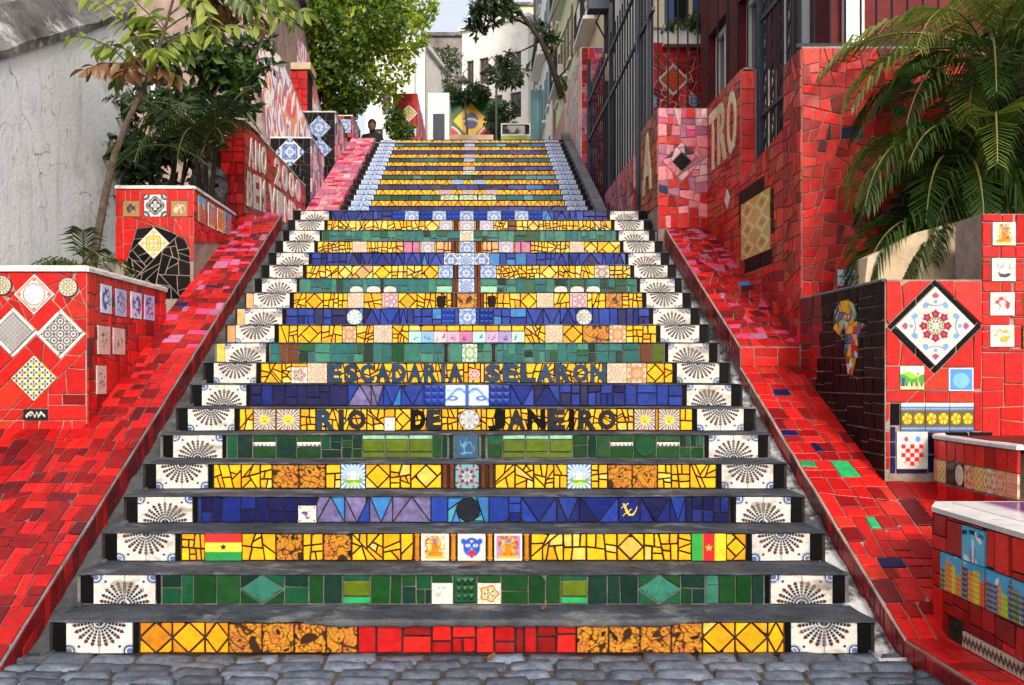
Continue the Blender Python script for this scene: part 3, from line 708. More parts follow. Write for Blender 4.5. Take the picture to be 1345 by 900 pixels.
def letter(ch, fr, u0, u1, v0, v1, mat, parent, t=.014, name='letter', shear=0.0, bold=.055):
    vv, ff, bd = glyph(ch, bold); n = len(vv)
    def P(q, d): return fr.p(u0+(u1-u0)*q[0], v0+(v1-v0)*q[1]+shear*(u1-u0)*(q[0]-.5), d)
    v = [P(q, t) for q in vv]+[P(q, 0) for q in vv]
    a0 = ff[0]; ar = area2([vv[i] for i in a0])
    f = [q if ar > 0 else q[::-1] for q in ff]+[(a, n+a, n+b, b) if ar > 0 else (b, n+b, n+a, a) for a, b in bd]
    return obj(name, v, f, mat, parent)

# ------------------------------------------------------------------ the ground
RISE, TREAD, Y2, Z2 = .152, .30, 8.14, 3.04
N1, N2, RISE2, TREAD2 = 20, 20, .143, .31
YTOP, ZTOP = Y2+(N2-1)*TREAD2, Z2+N2*RISE2
def hill_z(x, y):
    if y <= 0: z = 0
    elif y < 5.7: z = y*.507
    elif y < Y2: z = 2.95
    elif y < YTOP: z = 2.95+(y-Y2)/(YTOP-Y2)*(ZTOP-3.05)
    else: z = ZTOP+.08+min(.10*(y-YTOP-2.5), 9)*(1 if y > YTOP+2.5 else 0)
    if x > 2.2 and 2.6 < y < 12.4: z = min(z, 2.95)
    if abs(x) > 8 and y > 0: z = min(z, 6+.1*y)
    return z-.12
def build_hill():
    xs = [-400, -120, -50, -25, -14, -9, -7, -5.5, -4.4, -3.6, -3, -2.4, -2, 0, 2, 2.3, 2.45, 2.8, 3.4, 4.2, 5.5, 7, 10, 16, 30, 60, 150, 400]
    ys = [-400, -120, -40, -15, -6, -3, -1.5, -.5, 0, .6, 1.2, 1.8, 2.5, 2.8, 3.4, 4, 4.8, 5.7, 6.2, 7, Y2, 9, 10, 11, 12.3, 12.6, YTOP, 15, 17, 20, 24, 30, 38, 50, 80, 150, 400]
    v = [(x, y, hill_z(x, y)) for y in ys for x in xs]; w = len(xs)
    f = [(j*w+i, j*w+i+1, (j+1)*w+i+1, (j+1)*w+i) for j in range(len(ys)-1) for i in range(w-1)]
    o = obj('hillside', v, f, M['ground'], None, (0, 0, 0)); tag(o, 'earth hillside carrying the stairs and houses', kind='structure')
build_hill()

# cobbled street at the foot
def build_street():
    rng = random.Random(11)
    st = MB().box((-6, -4.6, -.30), (6, -.005, -.012)).build('street', M['earth'], None, (0, -2, -.3))
    tag(st, 'blue grey cobbled street at the foot of the stairs', kind='structure')
    var = []
    for k in range(9):
        n = 7; vv = []; L, W, Hh = rng.uniform(.16, .27), .106, .055
        ex = rng.uniform(6, 12)
        for j in range(5):
            for i in range(n):
                a, b = (-1, -.88, -.5, 0, .5, .88, 1)[i], (-1, -.78, 0, .78, 1)[j]
                s = (abs(a)**ex+abs(b)**ex)**(1/ex) if (a or b) else 1
                m = max(abs(a), abs(b)) or 1
                aa, bb = a*m/s if s else 0, b*m/s if s else 0
                edge = max(abs(a), abs(b)); z = Hh*(1-.06*edge)+rng.uniform(-.003, .003)
                if edge > .99: z = Hh*.5
                vv.append((aa*L/2+rng.uniform(-.004, .004), bb*W/2+rng.uniform(-.003, .003), z))
        f = [(j*n+i, j*n+i+1, (j+1)*n+i+1, (j+1)*n+i) for j in range(4) for i in range(n-1)]
        rim = list(range(n))+[j*n+n-1 for j in range(1, 5)]+[4*n+i for i in range(n-2, -1, -1)]+[j*n for j in range(3, 0, -1)]
        b0 = len(vv); vv += [(vv[i][0], vv[i][1], -.02) for i in rim]; q = len(rim)
        f += [(rim[i], b0+i, b0+(i+1) % q, rim[(i+1) % q]) for i in range(q)]
        me = bpy.data.meshes.new('cobblestone'); me.from_pydata(vv, [], f); me.materials.append(M['stone']); me.polygons.foreach_set('use_smooth', [True]*len(f)); me.update(); var.append((me, L))
    cnt = 0; y = -.075
    for r in range(11):
        x = -2.2+rng.uniform(0, .15)
        while x < 2.0:
            me, L = rng.choice(var)
            o = bpy.data.objects.new('cobblestone', me); link(o, st, (x+L/2, y+rng.uniform(-.006, .006)+.012*math.sin(x*1.7+r), -.046+rng.uniform(-.008, .006)))
            o.rotation_euler = (rng.gauss(0, .03), rng.gauss(0, .03), rng.gauss(0, .05)+(math.pi if rng.random() < .5 else 0)); o.scale = (1, rng.uniform(.9, 1.06), 1)
            x += L+.006; cnt += 1
        y -= .108
    return st
street = build_street()

# ------------------------------------------------------------------ riser mosaics
PY = [('yellow', 6), ('yellow2', 3), ('yellow3', 1)]
PYP = [('yellow', 3), ('yellow3', 5), ('yellow2', 1.4), ('peach', .6)]
PO = [('orange', 5), ('yellow2', 3)]
PN = [('navy', 5), ('blue2', 3)]; PB = [('blue', 4), ('blue2', 4), ('navy', 1.5)]; PBS = [('blue', 5), ('sky', 1.2), ('blue2', 2)]; PL = [('lilac', 5), ('blue', 2), ('sky', .8)]
PG = [('green', 4), ('green2', 3), ('green3', 3)]; PT = [('teal', 5), ('teal2', 3), ('green2', 1.5), ('green3', 1)]; PTQ = [('sky', 3), ('turq', 4)]
PR = [('red', 5), ('red2', 3), ('red3', 2)]; PRB = [('red', 6), ('red2', 2), ('red3', .8)]; PK = [('black', 6), ('black2', 2)]
def fill(x0, x1, z0, z1, pal, style, rng):
    """pieces for a stretch of a riser: list of (polygon, key)"""
    out = []
    if x1-x0 < .012: return out
    x = x0; H = z1-z0
    while x < x1-1e-6:
        w = rng.uniform(.10, .20) if style != 'quad' else rng.uniform(.08, .17)
        if x1-x-w < .06: w = x1-x
        R = rect(x, z0, x+w, z1)
        if style == 'shard':
            k = rng.random()
            if k < .26 and w > .1:
                cx, cz = x+w/2, (z0+z1)/2; r = min(w, H)*.47; D = diamond(cx, cz, r)
                out += [(q, pick(pal, rng)[1]) for q in exclude([R], D) if abs(area2(q)) > 1.2e-4]+[(D, pick(pal, rng)[1])]
            else:
                out += [(q, pick(pal, rng)[1]) for q in crazy(R, rng.uniform(.0024, .0055), rng.choice([.08, .35, .5]), rng)]
        elif style == 'quad':
            out += [(q, pick(pal, rng)[1]) for q in crazy(R, rng.uniform(.006, .017), .02, rng)]
        elif style == 'tri':
            mx = x+w/2; k1, k2, k3 = [pick(pal, rng)[1] for _ in range(3)]
            if rng.random() < .5: out += [([(x, z0), (x+w, z0), (mx, z1)], k1), ([(x, z0), (mx, z1), (x, z1)], k2), ([(x+w, z0), (x+w, z1), (mx, z1)], k3)]
            else: out += [([(x, z1), (mx, z0), (x+w, z1)], k1), ([(x, z0), (mx, z0), (x, z1)], k2), ([(mx, z0), (x+w, z0), (x+w, z1)], k3)]
        elif style == 'dia':
            w = min(.15, x1-x) if x1-x > .2 else x1-x; R = rect(x, z0, x+w, z1); D = diamond(x+w/2, (z0+z1)/2, w*.5, H*.5)
            out += [(q, pick(pal, rng)[1]) for q in exclude([R], D)]+[(D, pick(pal, rng)[1])]
        x += w
    return out

def make_step(root, name, y0, z0, z1, y1, x0, x1, seed, front_mat, zbot):
    """cement step: worn nosing, face set back behind the tiles"""
    rng = random.Random(seed); nx = 110 if seed < 14 else 50; v = []
    prof = [(0, zbot), (0, z1-.008), (-.013, z1-.007), (-.014, z1-.002), (-.007, z1+.001), (.05, z1), (.17, z1-.002), (y1-y0, z1-.003)]
    k = len(prof)
    for i in range(nx+1):
        x = x0+(x1-x0)*i/nx
        for j, (dy, z) in enumerate(prof):
            n = mnoise.noise(Vector((x*3.1, seed*5.3, j*.35)))
            if 2 <= j <= 4:
                ch = max(0., mnoise.noise(Vector((x*6.5, seed*3.3, 9.1)))-.32)*.05
                dy += n*.008+.006*mnoise.noise(Vector((x*19, seed, 3.1)))+ch*(.8 if j > 2 else .3); z += .004*mnoise.noise(Vector((x*11, seed*2.2, j)))-ch*(.35 if j > 2 else 0)
            if j in (5, 6): z += .004*mnoise.noise(Vector((x*4, seed*2.2, j*2)))
            v.append((x, y0+dy, z))
    f = [(i*k+j, (i+1)*k+j, (i+1)*k+j+1, i*k+j+1) for i in range(nx) for j in range(k-1)]
    f += [tuple(range(k)), tuple(nx*k+j for j in range(k-1, -1, -1))]
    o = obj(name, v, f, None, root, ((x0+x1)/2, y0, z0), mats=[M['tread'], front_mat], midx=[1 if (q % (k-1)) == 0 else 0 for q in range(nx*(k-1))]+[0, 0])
    return o

LOW = empty('staircase', (0, 0, 0), 'lower flight of worn cement steps faced with coloured mosaic risers', kind='structure')
F1P = [[print_mesh('fan_%d_%d' % (d, q), P_fan(1+q*17+d*5, d == 1), 128, 66, old=(q % 3 == 0)) for q in range(7)] for d in (0, 1)]
AZ = [P_ros((.44, .48, .54), [BL, LB, NV], 8, 1), P_ros((.48, .5, .52), [NV, BL, LB], 4, 2), P_ros((.34, .42, .50), [BL, (.1, .2, .5), WH], 6, 3), P_ros(WH, [(.1, .2, .36), GD, (.3, .12, .06)], 8, 4), P_ros(CR, [(.5, .12, .04), (.30, .2, .1), OR], 8, 5), P_ros(WH, [RD, GN, PU], 6, 6), P_ros((.5, .3, .3), [(.25, .1, .2), CR, PU], 5, 7), P_ros(TQ, [(.45, .10, .05), NV, CR], 8, 8), P_ros(CR, [(.40, .26, .2), (.6, .45, .3), (.3, .2, .18)], 8, 9), P_ros(WH, [GN, (.1, .35, .3), GD], 8, 10), P_ros((.36, .36, .42), [(.2, .22, .34), (.4, .3, .4), WH], 8, 11)]
def azm(i): return print_mesh('azulejo_%d' % i, AZ[i], 26, 26)
def figm(i): return print_mesh('figure_%d' % i, P_fig(30+i*7), 40, 44)

# every riser: (kind, default pieces) and the special pieces by their place along the riser (photograph columns, turned into metres)
SPEC = {
 1: (('fillp', 183, 301, PO, 'dia'), ('fig', 303, 345, 0), ('fig', 345, 387, 1), ('fig', 387, 429, 2), ('fig', 429, 470, 3), ('fillp', 472, 757, PR, 'quad'), ('fig', 757, 799, 4), ('fig', 799, 840, 5), ('fig', 840, 881, 6), ('fig', 881, 922, 7), ('fillp', 923, 1037, PO[1:]+PY, 'dia')),
 2: (('tex', 316, 374), ('box', 450, 487), ('pr', 567, 595, 'note1', .72), ('em', 597, 627), ('pr', 629, 658, 'note2', .72), ('box', 736, 772), ('tex', 838, 894), ('fillp', 926, 943, [('teal2', 1)], 'quad')),
 3: (('flagh', 270, 318), ('fig', 363, 398, 8), ('fig', 425, 462, 9), ('col', 543, 553), ('pr', 555, 590, 'deity1', 1), ('col', 591, 601), ('pr', 603, 638, 'mask', 1), ('col', 639, 649), ('pr', 650, 686, 'deity2', 1), ('col', 687, 697), ('flagv', 908, 953)),
 4: (('fillp', 265, 392, PN, 'quad'), ('pr', 393, 416, 'card', .66), ('fillp', 418, 566, PL, 'tri'), ('fillp', 566, 588, PB, 'quad'), ('disc', 588, 642, 'sl'), ('fillp', 643, 668, PL, 'quad'), ('fillp', 684, 812, PB, 'tri'), ('liz', 812, 840), ('fillp', 841, 900, PB, 'tri'), ('fillp', 900, 957, PN, 'quad')),
 5: (('fig', 358, 393, 10), ('fig', 393, 428, 11), ('pr', 448, 480, 'land1', 1), ('cols', 580, 598), ('az', 599, 629, 7), ('cols', 631, 650), ('pr', 745, 776, 'land2', 1), ('fig', 798, 830, 12), ('fig', 830, 863, 13)),
 6: (('strip', 332, 363), ('gdisc', 364, 390), ('strip', 391, 422), ('box', 476, 506), ('box', 507, 537), ('box', 538, 568), ('gcol', 588, 598), ('pr', 600, 627, 'bluefig', 1), ('gcol', 630, 640), ('box', 660, 690), ('box', 691, 721), ('box', 722, 752), ('strip', 801, 832), ('gdisc', 834, 862), ('strip', 863, 893)),
 7: (('pr', 333, 363, 'lion', 1), ('pr', 365, 395, 'lion', 1), ('text', 415, 482, 'RIO', 'ink'), ('pr', 505, 519, 'note1', .6), ('text', 540, 580, 'DE', 'ink'), ('plate', 601, 632), ('text', 639, 810, 'JANEIRO', 'ink'), ('pr', 832, 861, 'lion', 1), ('pr', 864, 893, 'lion', 1)),
 8: (('fillp', 329, 457, PN, 'quad'), ('fillp', 458, 504, PL, 'tri'), ('fillp', 504, 557, PBS, 'tri'), ('pyr', 558, 585), ('pr', 586, 642, 'scroll', 1), ('pyr', 643, 670), ('fillp', 671, 735, PB, 'tri'), ('fillp', 735, 897, PB, 'quad')),
 9: (('pr', 383, 404, 'rose', .8), ('az', 405, 430, 8), ('text', 432, 609, 'ESCADARIA', 'steel'), ('flower', 615, 631), ('text', 636, 797, 'SELARON', 'steel'), ('az', 798, 823, 8), ('az', 824, 849, 4)),
 10: (('fillp', 368, 392, [('olive', 1), ('brown', 1)], 'quad'), ('gcol', 582, 590), ('az', 607, 627, 9), ('gcol', 645, 652), ('fillp', 840, 872, [('olive', 2), ('brown', 1)], 'quad')),
 11: (('az', 450, 468, 4), ('az', 491, 515, 8),) + tuple(('nt', 537+17*i, 553+17*i, i) for i in range(9)) + (('az', 716, 739, 8), ('fig', 765, 800, 3), ('az', 800, 822, 4)),
 12: (('dpr', 455, 477, 0), ('pyr', 580, 597), ('az', 603, 625, 2), ('pyr', 630, 648), ('dpr', 756, 778, 1)),
 13: (('az', 457, 478, 8), ('az', 502, 523, 6), ('pot', 572, 587), ('cols', 593, 600), ('fig', 601, 627, 5), ('cols', 628, 635), ('pot', 639, 653), ('az', 705, 727, 8), ('az', 748, 771, 6), ('fig', 795, 817, 6)),
 14: (('ov', 460, 477), ('ov', 482, 500), ('ov', 504, 521), ('mintb', 573, 594), ('cols', 595, 602), ('az', 603, 623, 0), ('cols', 624, 631), ('mintb', 632, 653), ('ov', 728, 745), ('ov', 749, 767), ('ov', 770, 788)),
 15: (('az', 576, 595, 2), ('cols', 596, 602), ('az', 603, 623, 2), ('cols', 624, 631), ('az', 632, 652, 2), ('az', 781, 800, 5)),
 16: (('az', 583, 602, 1), ('az', 603, 623, 0), ('az', 624, 643, 1)),
 17: (('az', 463, 482, 8), ('fillp', 530, 551, [('mauve', 1)], 'quad'), ('az', 553, 571, 10), ('fillp', 573, 593, [('peach', 1)], 'quad'), ('cols', 594, 602), ('az', 604, 623, 2), ('cols', 625, 632), ('fillp', 634, 655, [('peach', 1)], 'quad'), ('az', 656, 674, 10), ('fillp', 676, 697, [('mauve', 1)], 'quad'), ('az', 748, 767, 8)),
 18: (('az', 604, 622, 3),),
 19: (('az', 577, 594, 10), ('cols', 596, 602), ('az', 604, 623, 10), ('cols', 625, 630), ('az', 631, 648, 10), ('fillp', 667, 678, [('brown', 1)], 'quad')),
 20: tuple((('pyr', 515+18*i, 532+18*i) if i % 2 == 0 else ('az', 515+18*i, 532+18*i, 2)) for i in range(11)),
}
SPRINT = {'note1': P_sketch(WH, (.25, .4, .42), 3, .1, .4), 'note2': P_ros(WH, [(.45, .04, .05), GD, GN], 5, 33, False), 'deity1': P_deity((.62, .55, .42), 5), 'deity2': P_deity((.36, .2, .36), 9), 'mask': P_mask, 'card': P_card,
          'land1': P_land(2), 'land2': P_land(5), 'bluefig': P_sketch((.03, .08, .16), (.10, .24, .36), 6, .16, .4), 'lion': P_lion, 'scroll': P_bluescroll, 'rose': P_ros(WH, [GN, (.55, .15, .2), (.3, .03, .05)], 5, 3, False)}
COLOUR = {1: 'Y', 2: 'G', 3: 'Y', 4: 'B', 5: 'Y', 6: 'G', 7: 'Y', 8: 'B', 9: 'Y', 10: 'T', 11: 'Y', 12: 'B', 13: 'Y', 14: 'T', 15: 'P', 16: 'B', 17: 'Y', 18: 'T', 19: 'P', 20: 'B'}
TNAME = {'yellow': 'yellow_tile', 'yellow2': 'yellow_tile', 'yellow3': 'yellow_tile', 'peach': 'peach_tile', 'orange': 'ochre_tile'}
def tname(k):
    if k in TNAME: return TNAME[k]
    for c, n in (('red', 'red_tile'), ('navy', 'navy_tile'), ('blue', 'blue_tile'), ('sky', 'blue_tile'), ('lilac', 'lilac_tile'), ('green', 'green_tile'), ('teal', 'teal_tile'), ('olive', 'olive_tile'), ('black', 'black_tile'), ('brown', 'brown_tile'), ('mauve', 'mauve_tile')):
        if k.startswith(c): return n
    return 'tile'
def build_lower():
    for i in range(1, N1+1):
        rng = random.Random(100+i); y0 = (i-1)*TREAD; z0 = (i-1)*RISE; z1 = i*RISE
        yend = y0+TREAD+.02 if i < N1 else Y2+.02
        kind = COLOUR[i]; dark = M['grout_dark'] if kind in 'YP' else M['grout_mid']
        if kind == 'B': dark = M['grout_dark']
        st = make_step(LOW, 'step' if i < N1 else 'landing', y0, z0, z1, yend, -1.90, 1.90, i, dark, z0-.06)
        fr = front(y0); a, b = z0+.001, z1-.0075; H = b-a
        def X(p): return px2x(p, y0)
        # outer black tiles, fan tiles, thin black strips
        for s in (-1, 1):
            xa, xb = sorted((s*1.885, s*1.818)); tile('black_tile', rect(xa, a, xb, b), fr, M['black' if not (i in (10, 11, 12, 13) and s < 0) else 'yellow3'] if not (i in (11, 12, 13) and s < 0) else M['peach'], st, rng)
            o = place('fan_tile', F1P[i % 2][rng.randrange(7) if i > 2 else 3*(s > 0)], fr, s*1.665+rng.uniform(-.002, .002), (a+b)/2, .302, H-.004, st, t=.011+rng.uniform(-.002, .002), rot=rng.gauss(0, .006))
            xa, xb = sorted((s*1.512, s*1.487)); tile('black_strip', rect(xa, a, xb, b), fr, M['black'], st, rng, gap=.0015)
        cur = -1.482; segs = []
        for sp in SPEC[i]:
            xa, xb = max(-1.482, X(sp[1])), min(1.482, X(sp[2]))
            if xa > cur+.012: segs.append((cur, xa, None))
            else: xa = cur
            segs.append((xa, xb, sp)); cur = xb
        if cur < 1.47: segs.append((cur, 1.482, None))
        pieces = []
        PAL = {'Y': PY, 'P': PYP, 'G': PG, 'B': PB, 'T': PT}[kind]
        if i in (11, 13, 17): PAL = PYP if i == 17 else PY
        STY = {'Y': 'shard', 'P': 'shard', 'G': 'quad', 'B': 'quad', 'T': 'quad'}[kind]
        for xa, xb, sp in segs:
            w = xb-xa; cx = (xa+xb)/2; cz = (a+b)/2; R = rect(xa, a, xb, b)
            if sp is None:
                if kind == 'B' and w > .5 and i in (12, 16, 20):
                    q = xa
                    while q < xb-.01:
                        e = min(xb, q+rng.uniform(.25, .5)); e = xb if xb-e < .12 else e
                        pieces += fill(q, e, a, b, PB if abs(q) > .8 else PBS, rng.choice(['quad', 'tri', 'tri']), rng); q = e
                else: pieces += fill(xa, xb, a, b, PAL, STY, rng)
                continue
            k = sp[0]
            if k == 'fillp': pieces += fill(xa, xb, a, b, sp[3], sp[4], rng)
            elif k == 'fig': place('picture_tile', figm(sp[3]), fr, cx, cz, w-.002, H-.003, st)
            elif k == 'az': place('patterned_tile', azm(sp[3]), fr, cx, cz, w-.004, min(H-.004, w*1.15), st) if w*1.15 > H-.03 else (place('patterned_tile', azm(sp[3]), fr, cx, a+w*.5, w-.004, w-.004, st), pieces.extend(fill(xa, xb, a+w, b, PAL, 'quad', rng)))
            elif k == 'pr':
                h = H*sp[4]; place('picture_tile', print_mesh('print_'+sp[3], SPRINT[sp[3]], 36, 36), fr, cx, a+h/2, w-.003, h-.003, st)
                if sp[4] < .95: pieces += fill(xa, xb, a+h, b, PAL, 'quad', rng)
            elif k == 'flagh': place('flag_tile', print_mesh('flag_h', P_flag_h, 40, 36), fr, cx, cz, w-.002, H-.003, st, label='red yellow green banded flag tile with black star')
            elif k == 'flagv': place('flag_tile', print_mesh('flag_v', P_flag_v, 40, 36), fr, cx, cz, w-.002, H-.003, st, label='green red yellow flag tile with gold star')
            elif k in ('col', 'cols', 'gcol'):
                m = MB(); mat = {'col': M['orange'], 'cols': M['brown'], 'gcol': M['green3']}[k]; n = 2 if w > .05 else 1
                for q in range(n):
                    c0 = xa+w*(q+.5)/n; m.tube([(c0, y0-.006, a+.002), (c0, y0-.006, b-.002)], min(.012, w*.42/n), 8)
                    for z_ in (a+.01, b-.012): m.tube([(c0, y0-.006, z_), (c0, y0-.006, z_+.008)], min(.016, w*.5/n), 8)
                m.build('moulding', mat, st)
            elif k == 'tex':
                D = diamond(cx, cz, w/2, H/2)
                pieces += [(q, pick(PAL, rng)[1]) for q in exclude([R], D)]
                tile('textured_tile', D, fr, M['teal2'], st, rng)
                mm = MB()
                for q in range(60):
                    u, v = rng.uniform(-.9, .9), rng.uniform(-.9, .9)
                    if abs(u)+abs(v) > .86: continue
                    uu, vv = cx+u*w/2, cz+v*H/2; mm.add([fr.p(uu-.006, vv, .008), fr.p(uu, vv-.004, .008), fr.p(uu+.006, vv, .008), fr.p(uu, vv+.004, .008), fr.p(uu, vv, .014)], [(0, 1, 4), (1, 2, 4), (2, 3, 4), (3, 0, 4)])
                mm.build('relief', M['teal2'], st)
            elif k == 'box':
                tile('olive_tile', rect(xa, a+H*.24, xb, b-H*.2), fr, M['olive'], st, rng, t=.014, ch=.006)
                pieces += [(rect(xa, a, xb, a+H*.24), 'brightgreen' if i == 2 else 'olive'), (rect(xa, b-H*.2, xb, b), 'green2' if i == 2 else 'mint')]
            elif k == 'em':
                tile('green_tile', R, fr, M['green2'], st, rng, t=.012, ch=.008); pyramid_tile('relief', fr, xa+.012, xb-.012, a+.012, b-.012, M['green'], st, 3, .012, .006)
            elif k == 'disc':
                D = ngon(cx, cz, H*.47, 18); pieces += [(q, pick(PTQ, rng)[1]) for q in exclude([rect(xa, a, cx, b), rect(cx, a, xb, b)], ngon(cx, cz, H*.47, 10)) if abs(area2(q)) > 6e-5]
                tile('slate_disc', D, fr, M['ink'], st, rng, t=.014)
            elif k == 'gdisc':
                pieces.append((R, 'green')); tile('green_disc', ngon(cx, cz, H*.46, 18), fr, M['green3' if cx < 0 else 'green2'], st, rng, t=.016)
            elif k == 'strip':
                pieces += [(rect(xa, a, xb, cz), 'green'), (rect(xa, cz+H*.2, xb, b), 'green')]
                tile('white_strip', rect(xa, cz, xb, cz+H*.2), fr, M['white'], st, rng)
                mm = MB()
                for q in range(6):
                    u = xa+w*(q+.5)/6; mm.add([fr.p(u-.006, cz+.006, .0098), fr.p(u+.006, cz+.006, .0098), fr.p(u, cz+H*.2-.008, .0098), fr.p(u, cz+.01, .0125)], [(0, 1, 3), (1, 2, 3), (2, 0, 3)])
                mm.build('relief', M['green3'], st)
            elif k == 'plate':
                pieces += [(q, pick(PAL, rng)[1]) for q in exclude([R], ngon(cx, cz, H*.48, 8)) if abs(area2(q)) > 6e-5]
                place('plate_tile', print_mesh('white_plate', P_plate(WH, (.12, .16, .24), (.35, .38, .42), 8), 24, 24, disc=True), fr, cx, cz, H*.96, H*.96, st)
            elif k == 'dpr':
                pieces += [(q, pick(PBS, rng)[1]) for q in exclude([R], ngon(cx, cz, min(w, H)*.46, 8)) if abs(area2(q)) > 6e-5]
                place('plate_tile', print_mesh('blue_plate%d' % sp[3], P_plate((.6, .62, .6), (.1, .2, .4), (.35, .5, .45) if sp[3] == 0 else (.4, .3, .06), 10), 24, 24, disc=True), fr, cx, cz, min(w, H)*.96, min(w, H)*.96, st)
            elif k == 'text':
                # shards all over, letters proud of them
                pieces += [(q, pick([('yellow', 5), ('yellow2', 2)], rng)[1]) for q in crazy(R, .0045, .3, rng)]
                t = sp[3]; n = len(t); wt = [.55 if c == 'I' else 1.0 for c in t]; tot = sum(wt); u = xa
                for ch, q in zip(t, wt):
                    cw = w*q/tot; m_ = M[sp[4]] if (i == 9 or rng.random() < .72) else M[rng.choice(['ink', 'steel', 'black'])]
                    pad = cw*(.26 if ch == 'I' else .05)
                    letter(ch, fr, u+pad, u+cw-pad, a+.007+rng.uniform(-.002, .002), b-.006, m_, st)
                    u += cw
            elif k == 'flower':
                pieces += [(q, pick(PAL, rng)[1]) for q in crazy(R, .0028, .3, rng)]
                place('plate_tile', print_mesh('small_flower', P_ros((.62, .2, .2), [(.7, .6, .55), RD, (.6, .5, .45)], 6, 3, False), 16, 16, disc=True), fr, cx, cz-.01, w*.95, w*.95, st, t=.014)
            elif k == 'nt':
                cl = [(.35, .62, .58), (.18, .36, .58), (.62, .42, .46), (.5, .3, .44), (.42, .14, .3), (.34, .6, .56), (.44, .3, .5), (.3, .24, .5), (.36, .6, .5)][sp[3]]
                place('picture_tile', print_mesh('notes%d' % sp[3], P_notes(cl, sp[3]), 18, 18), fr, cx, a+H*.33, w-.003, H*.64, st); pieces += fill(xa, xb, a+H*.67, b, PAL, 'quad', rng)
            elif k == 'pyr': pyramid_tile('pyramid_tile', fr, xa, xb, a, b, M['blue'], st)
            elif k == 'pot':
                pieces += [(q, pick(PAL, rng)[1]) for q in crazy(R, .003, .2, rng)]
                tile('dark_pot', [(xa+w*.2, a+.008), (xb-w*.2, a+.008), (xb-.004, cz), (xb-.012, b-.02), (xa+.012, b-.02), (xa+.004, cz)], fr, M['black2'], st, rng, t=.018, ch=.006)
            elif k == 'ov':
                pieces.append((rect(xa, a+H*.55, xb, b), pick(PAL, rng)[1])); pieces.append((rect(xa, a, xb, a+H*.55), 'teal2'))
                place('oval_tile', print_mesh('oval', P_ros(WH, [(.5, .3, .3), (.6, .6, .6), (.4, .3, .2)], 5, 3, False), 16, 16, disc=True), fr, cx, a+H*.28, w*.98, H*.5, st, t=.014)
            elif k == 'mintb':
                tile('mint_tile', rect(xa, a, xb, a+H*.55), fr, M['mint'], st, rng, t=.014); tile('mint_tile', rect(xa, a+H*.55, xb, b), fr, M['teal2'], st, rng)
            elif k == 'liz':
                pieces.append((R, 'blue2')); mm = MB(); q = lambda u, v: fr.p(xa+w*u, a+H*v, .012)
                mm.tube([q(.22, .74), q(.3, .6), q(.38, .42), q(.5, .3), q(.66, .3), q(.80, .45), q(.86, .62)], [.006, .0075, .0085, .007, .005, .0035, .002], 6)
                for (u0, v0, u1, v1) in ((.3, .62, .12, .55), (.3, .62, .48, .74), (.42, .38, .2, .25), (.44, .38, .62, .52)): mm.tube([q(u0, v0), q((u0+u1)/2, (v0+v1)/2+.04), q(u1, v1)], [.004, .003, .002], 5)
                mm.build('lizard', M['yellow3'], st)
        for P, key in pieces:
            tile(tname(key), P, fr, M[key], st, rng, gap=.0042 if kind in 'YP' else .0028)
build_lower()

# cement gutters between the step ends and the tiled ramps
def gutter(root, x0, x1, ya, yb, zf, mat, seed, name='cement_edge'):
    rng = random.Random(seed); n = int((yb-ya)/.06); v = []; k = 5
    for i in range(n+1):
        y = ya+(yb-ya)*i/n
        for j in range(k):
            t = j/(k-1); x = x0+(x1-x0)*t
            z = zf(y)+.030*mnoise.noise(Vector((x*8, y*6, seed)))+.012*mnoise.noise(Vector((x*30, y*26, seed)))+.05*(abs(t-.5)*2)**2*.4
            v.append((x, y, z))
    f = [(i*k+j, i*k+j+1, (i+1)*k+j+1, (i+1)*k+j) for i in range(n) for j in range(k-1)]
    b = len(v); v += [(v[i*k+j][0], v[i*k+j][1], v[i*k+j][2]-.3) for i in range(n+1) for j in (0, k-1)]
    f += [(i*k, (i+1)*k, b+(i+1)*2, b+i*2) for i in range(n)]+[((i+1)*k+k-1, i*k+k-1, b+i*2+1, b+(i+1)*2+1) for i in range(n)]
    f += [(0, b, b+1, k-1)]
    o = obj(name, v, f, mat, root, (x0, ya, zf(ya)), smooth=True)
    return o
gutter(LOW, -2.02, -1.87, -.12, 5.75, lambda y: max(-.01, -.005+.507*y), M['darkcement'], 3)
gutter(LOW, 1.87, 2.02, -.12, 5.75, lambda y: max(-.01, -.005+.497*y), M['whitecement'], 4)
def broken_lip():
    # crumbling cement lip over the red tiles of the lowest riser
    rng = random.Random(8); v = []; n = 90; k = 6
    for i in range(n+1):
        x = px2x(400+500*i/n, 0); e = min(1, i/6, (n-i)/6); w = mnoise.noise(Vector((x*5, 2, 2)))*.5+mnoise.noise(Vector((x*17, 5, 2)))*.4
        for j in range(k):
            a = math.pi*(.5+j/(k-1)); r = (.012+.012*max(-.6, w))*e+.002; v.append((x, -.010+1.0*r*math.cos(a)-.004, RISE-.010+r*1.25*math.sin(a)+.004*mnoise.noise(Vector((x*30, j, 1)))))
    f = [(i*k+j, (i+1)*k+j, (i+1)*k+j+1, i*k+j+1) for i in range(n) for j in range(k-1)]
    obj('broken_lip', v, f, M['darkcement'], LOW, (0, -.01, RISE), smooth=False)
broken_lip()

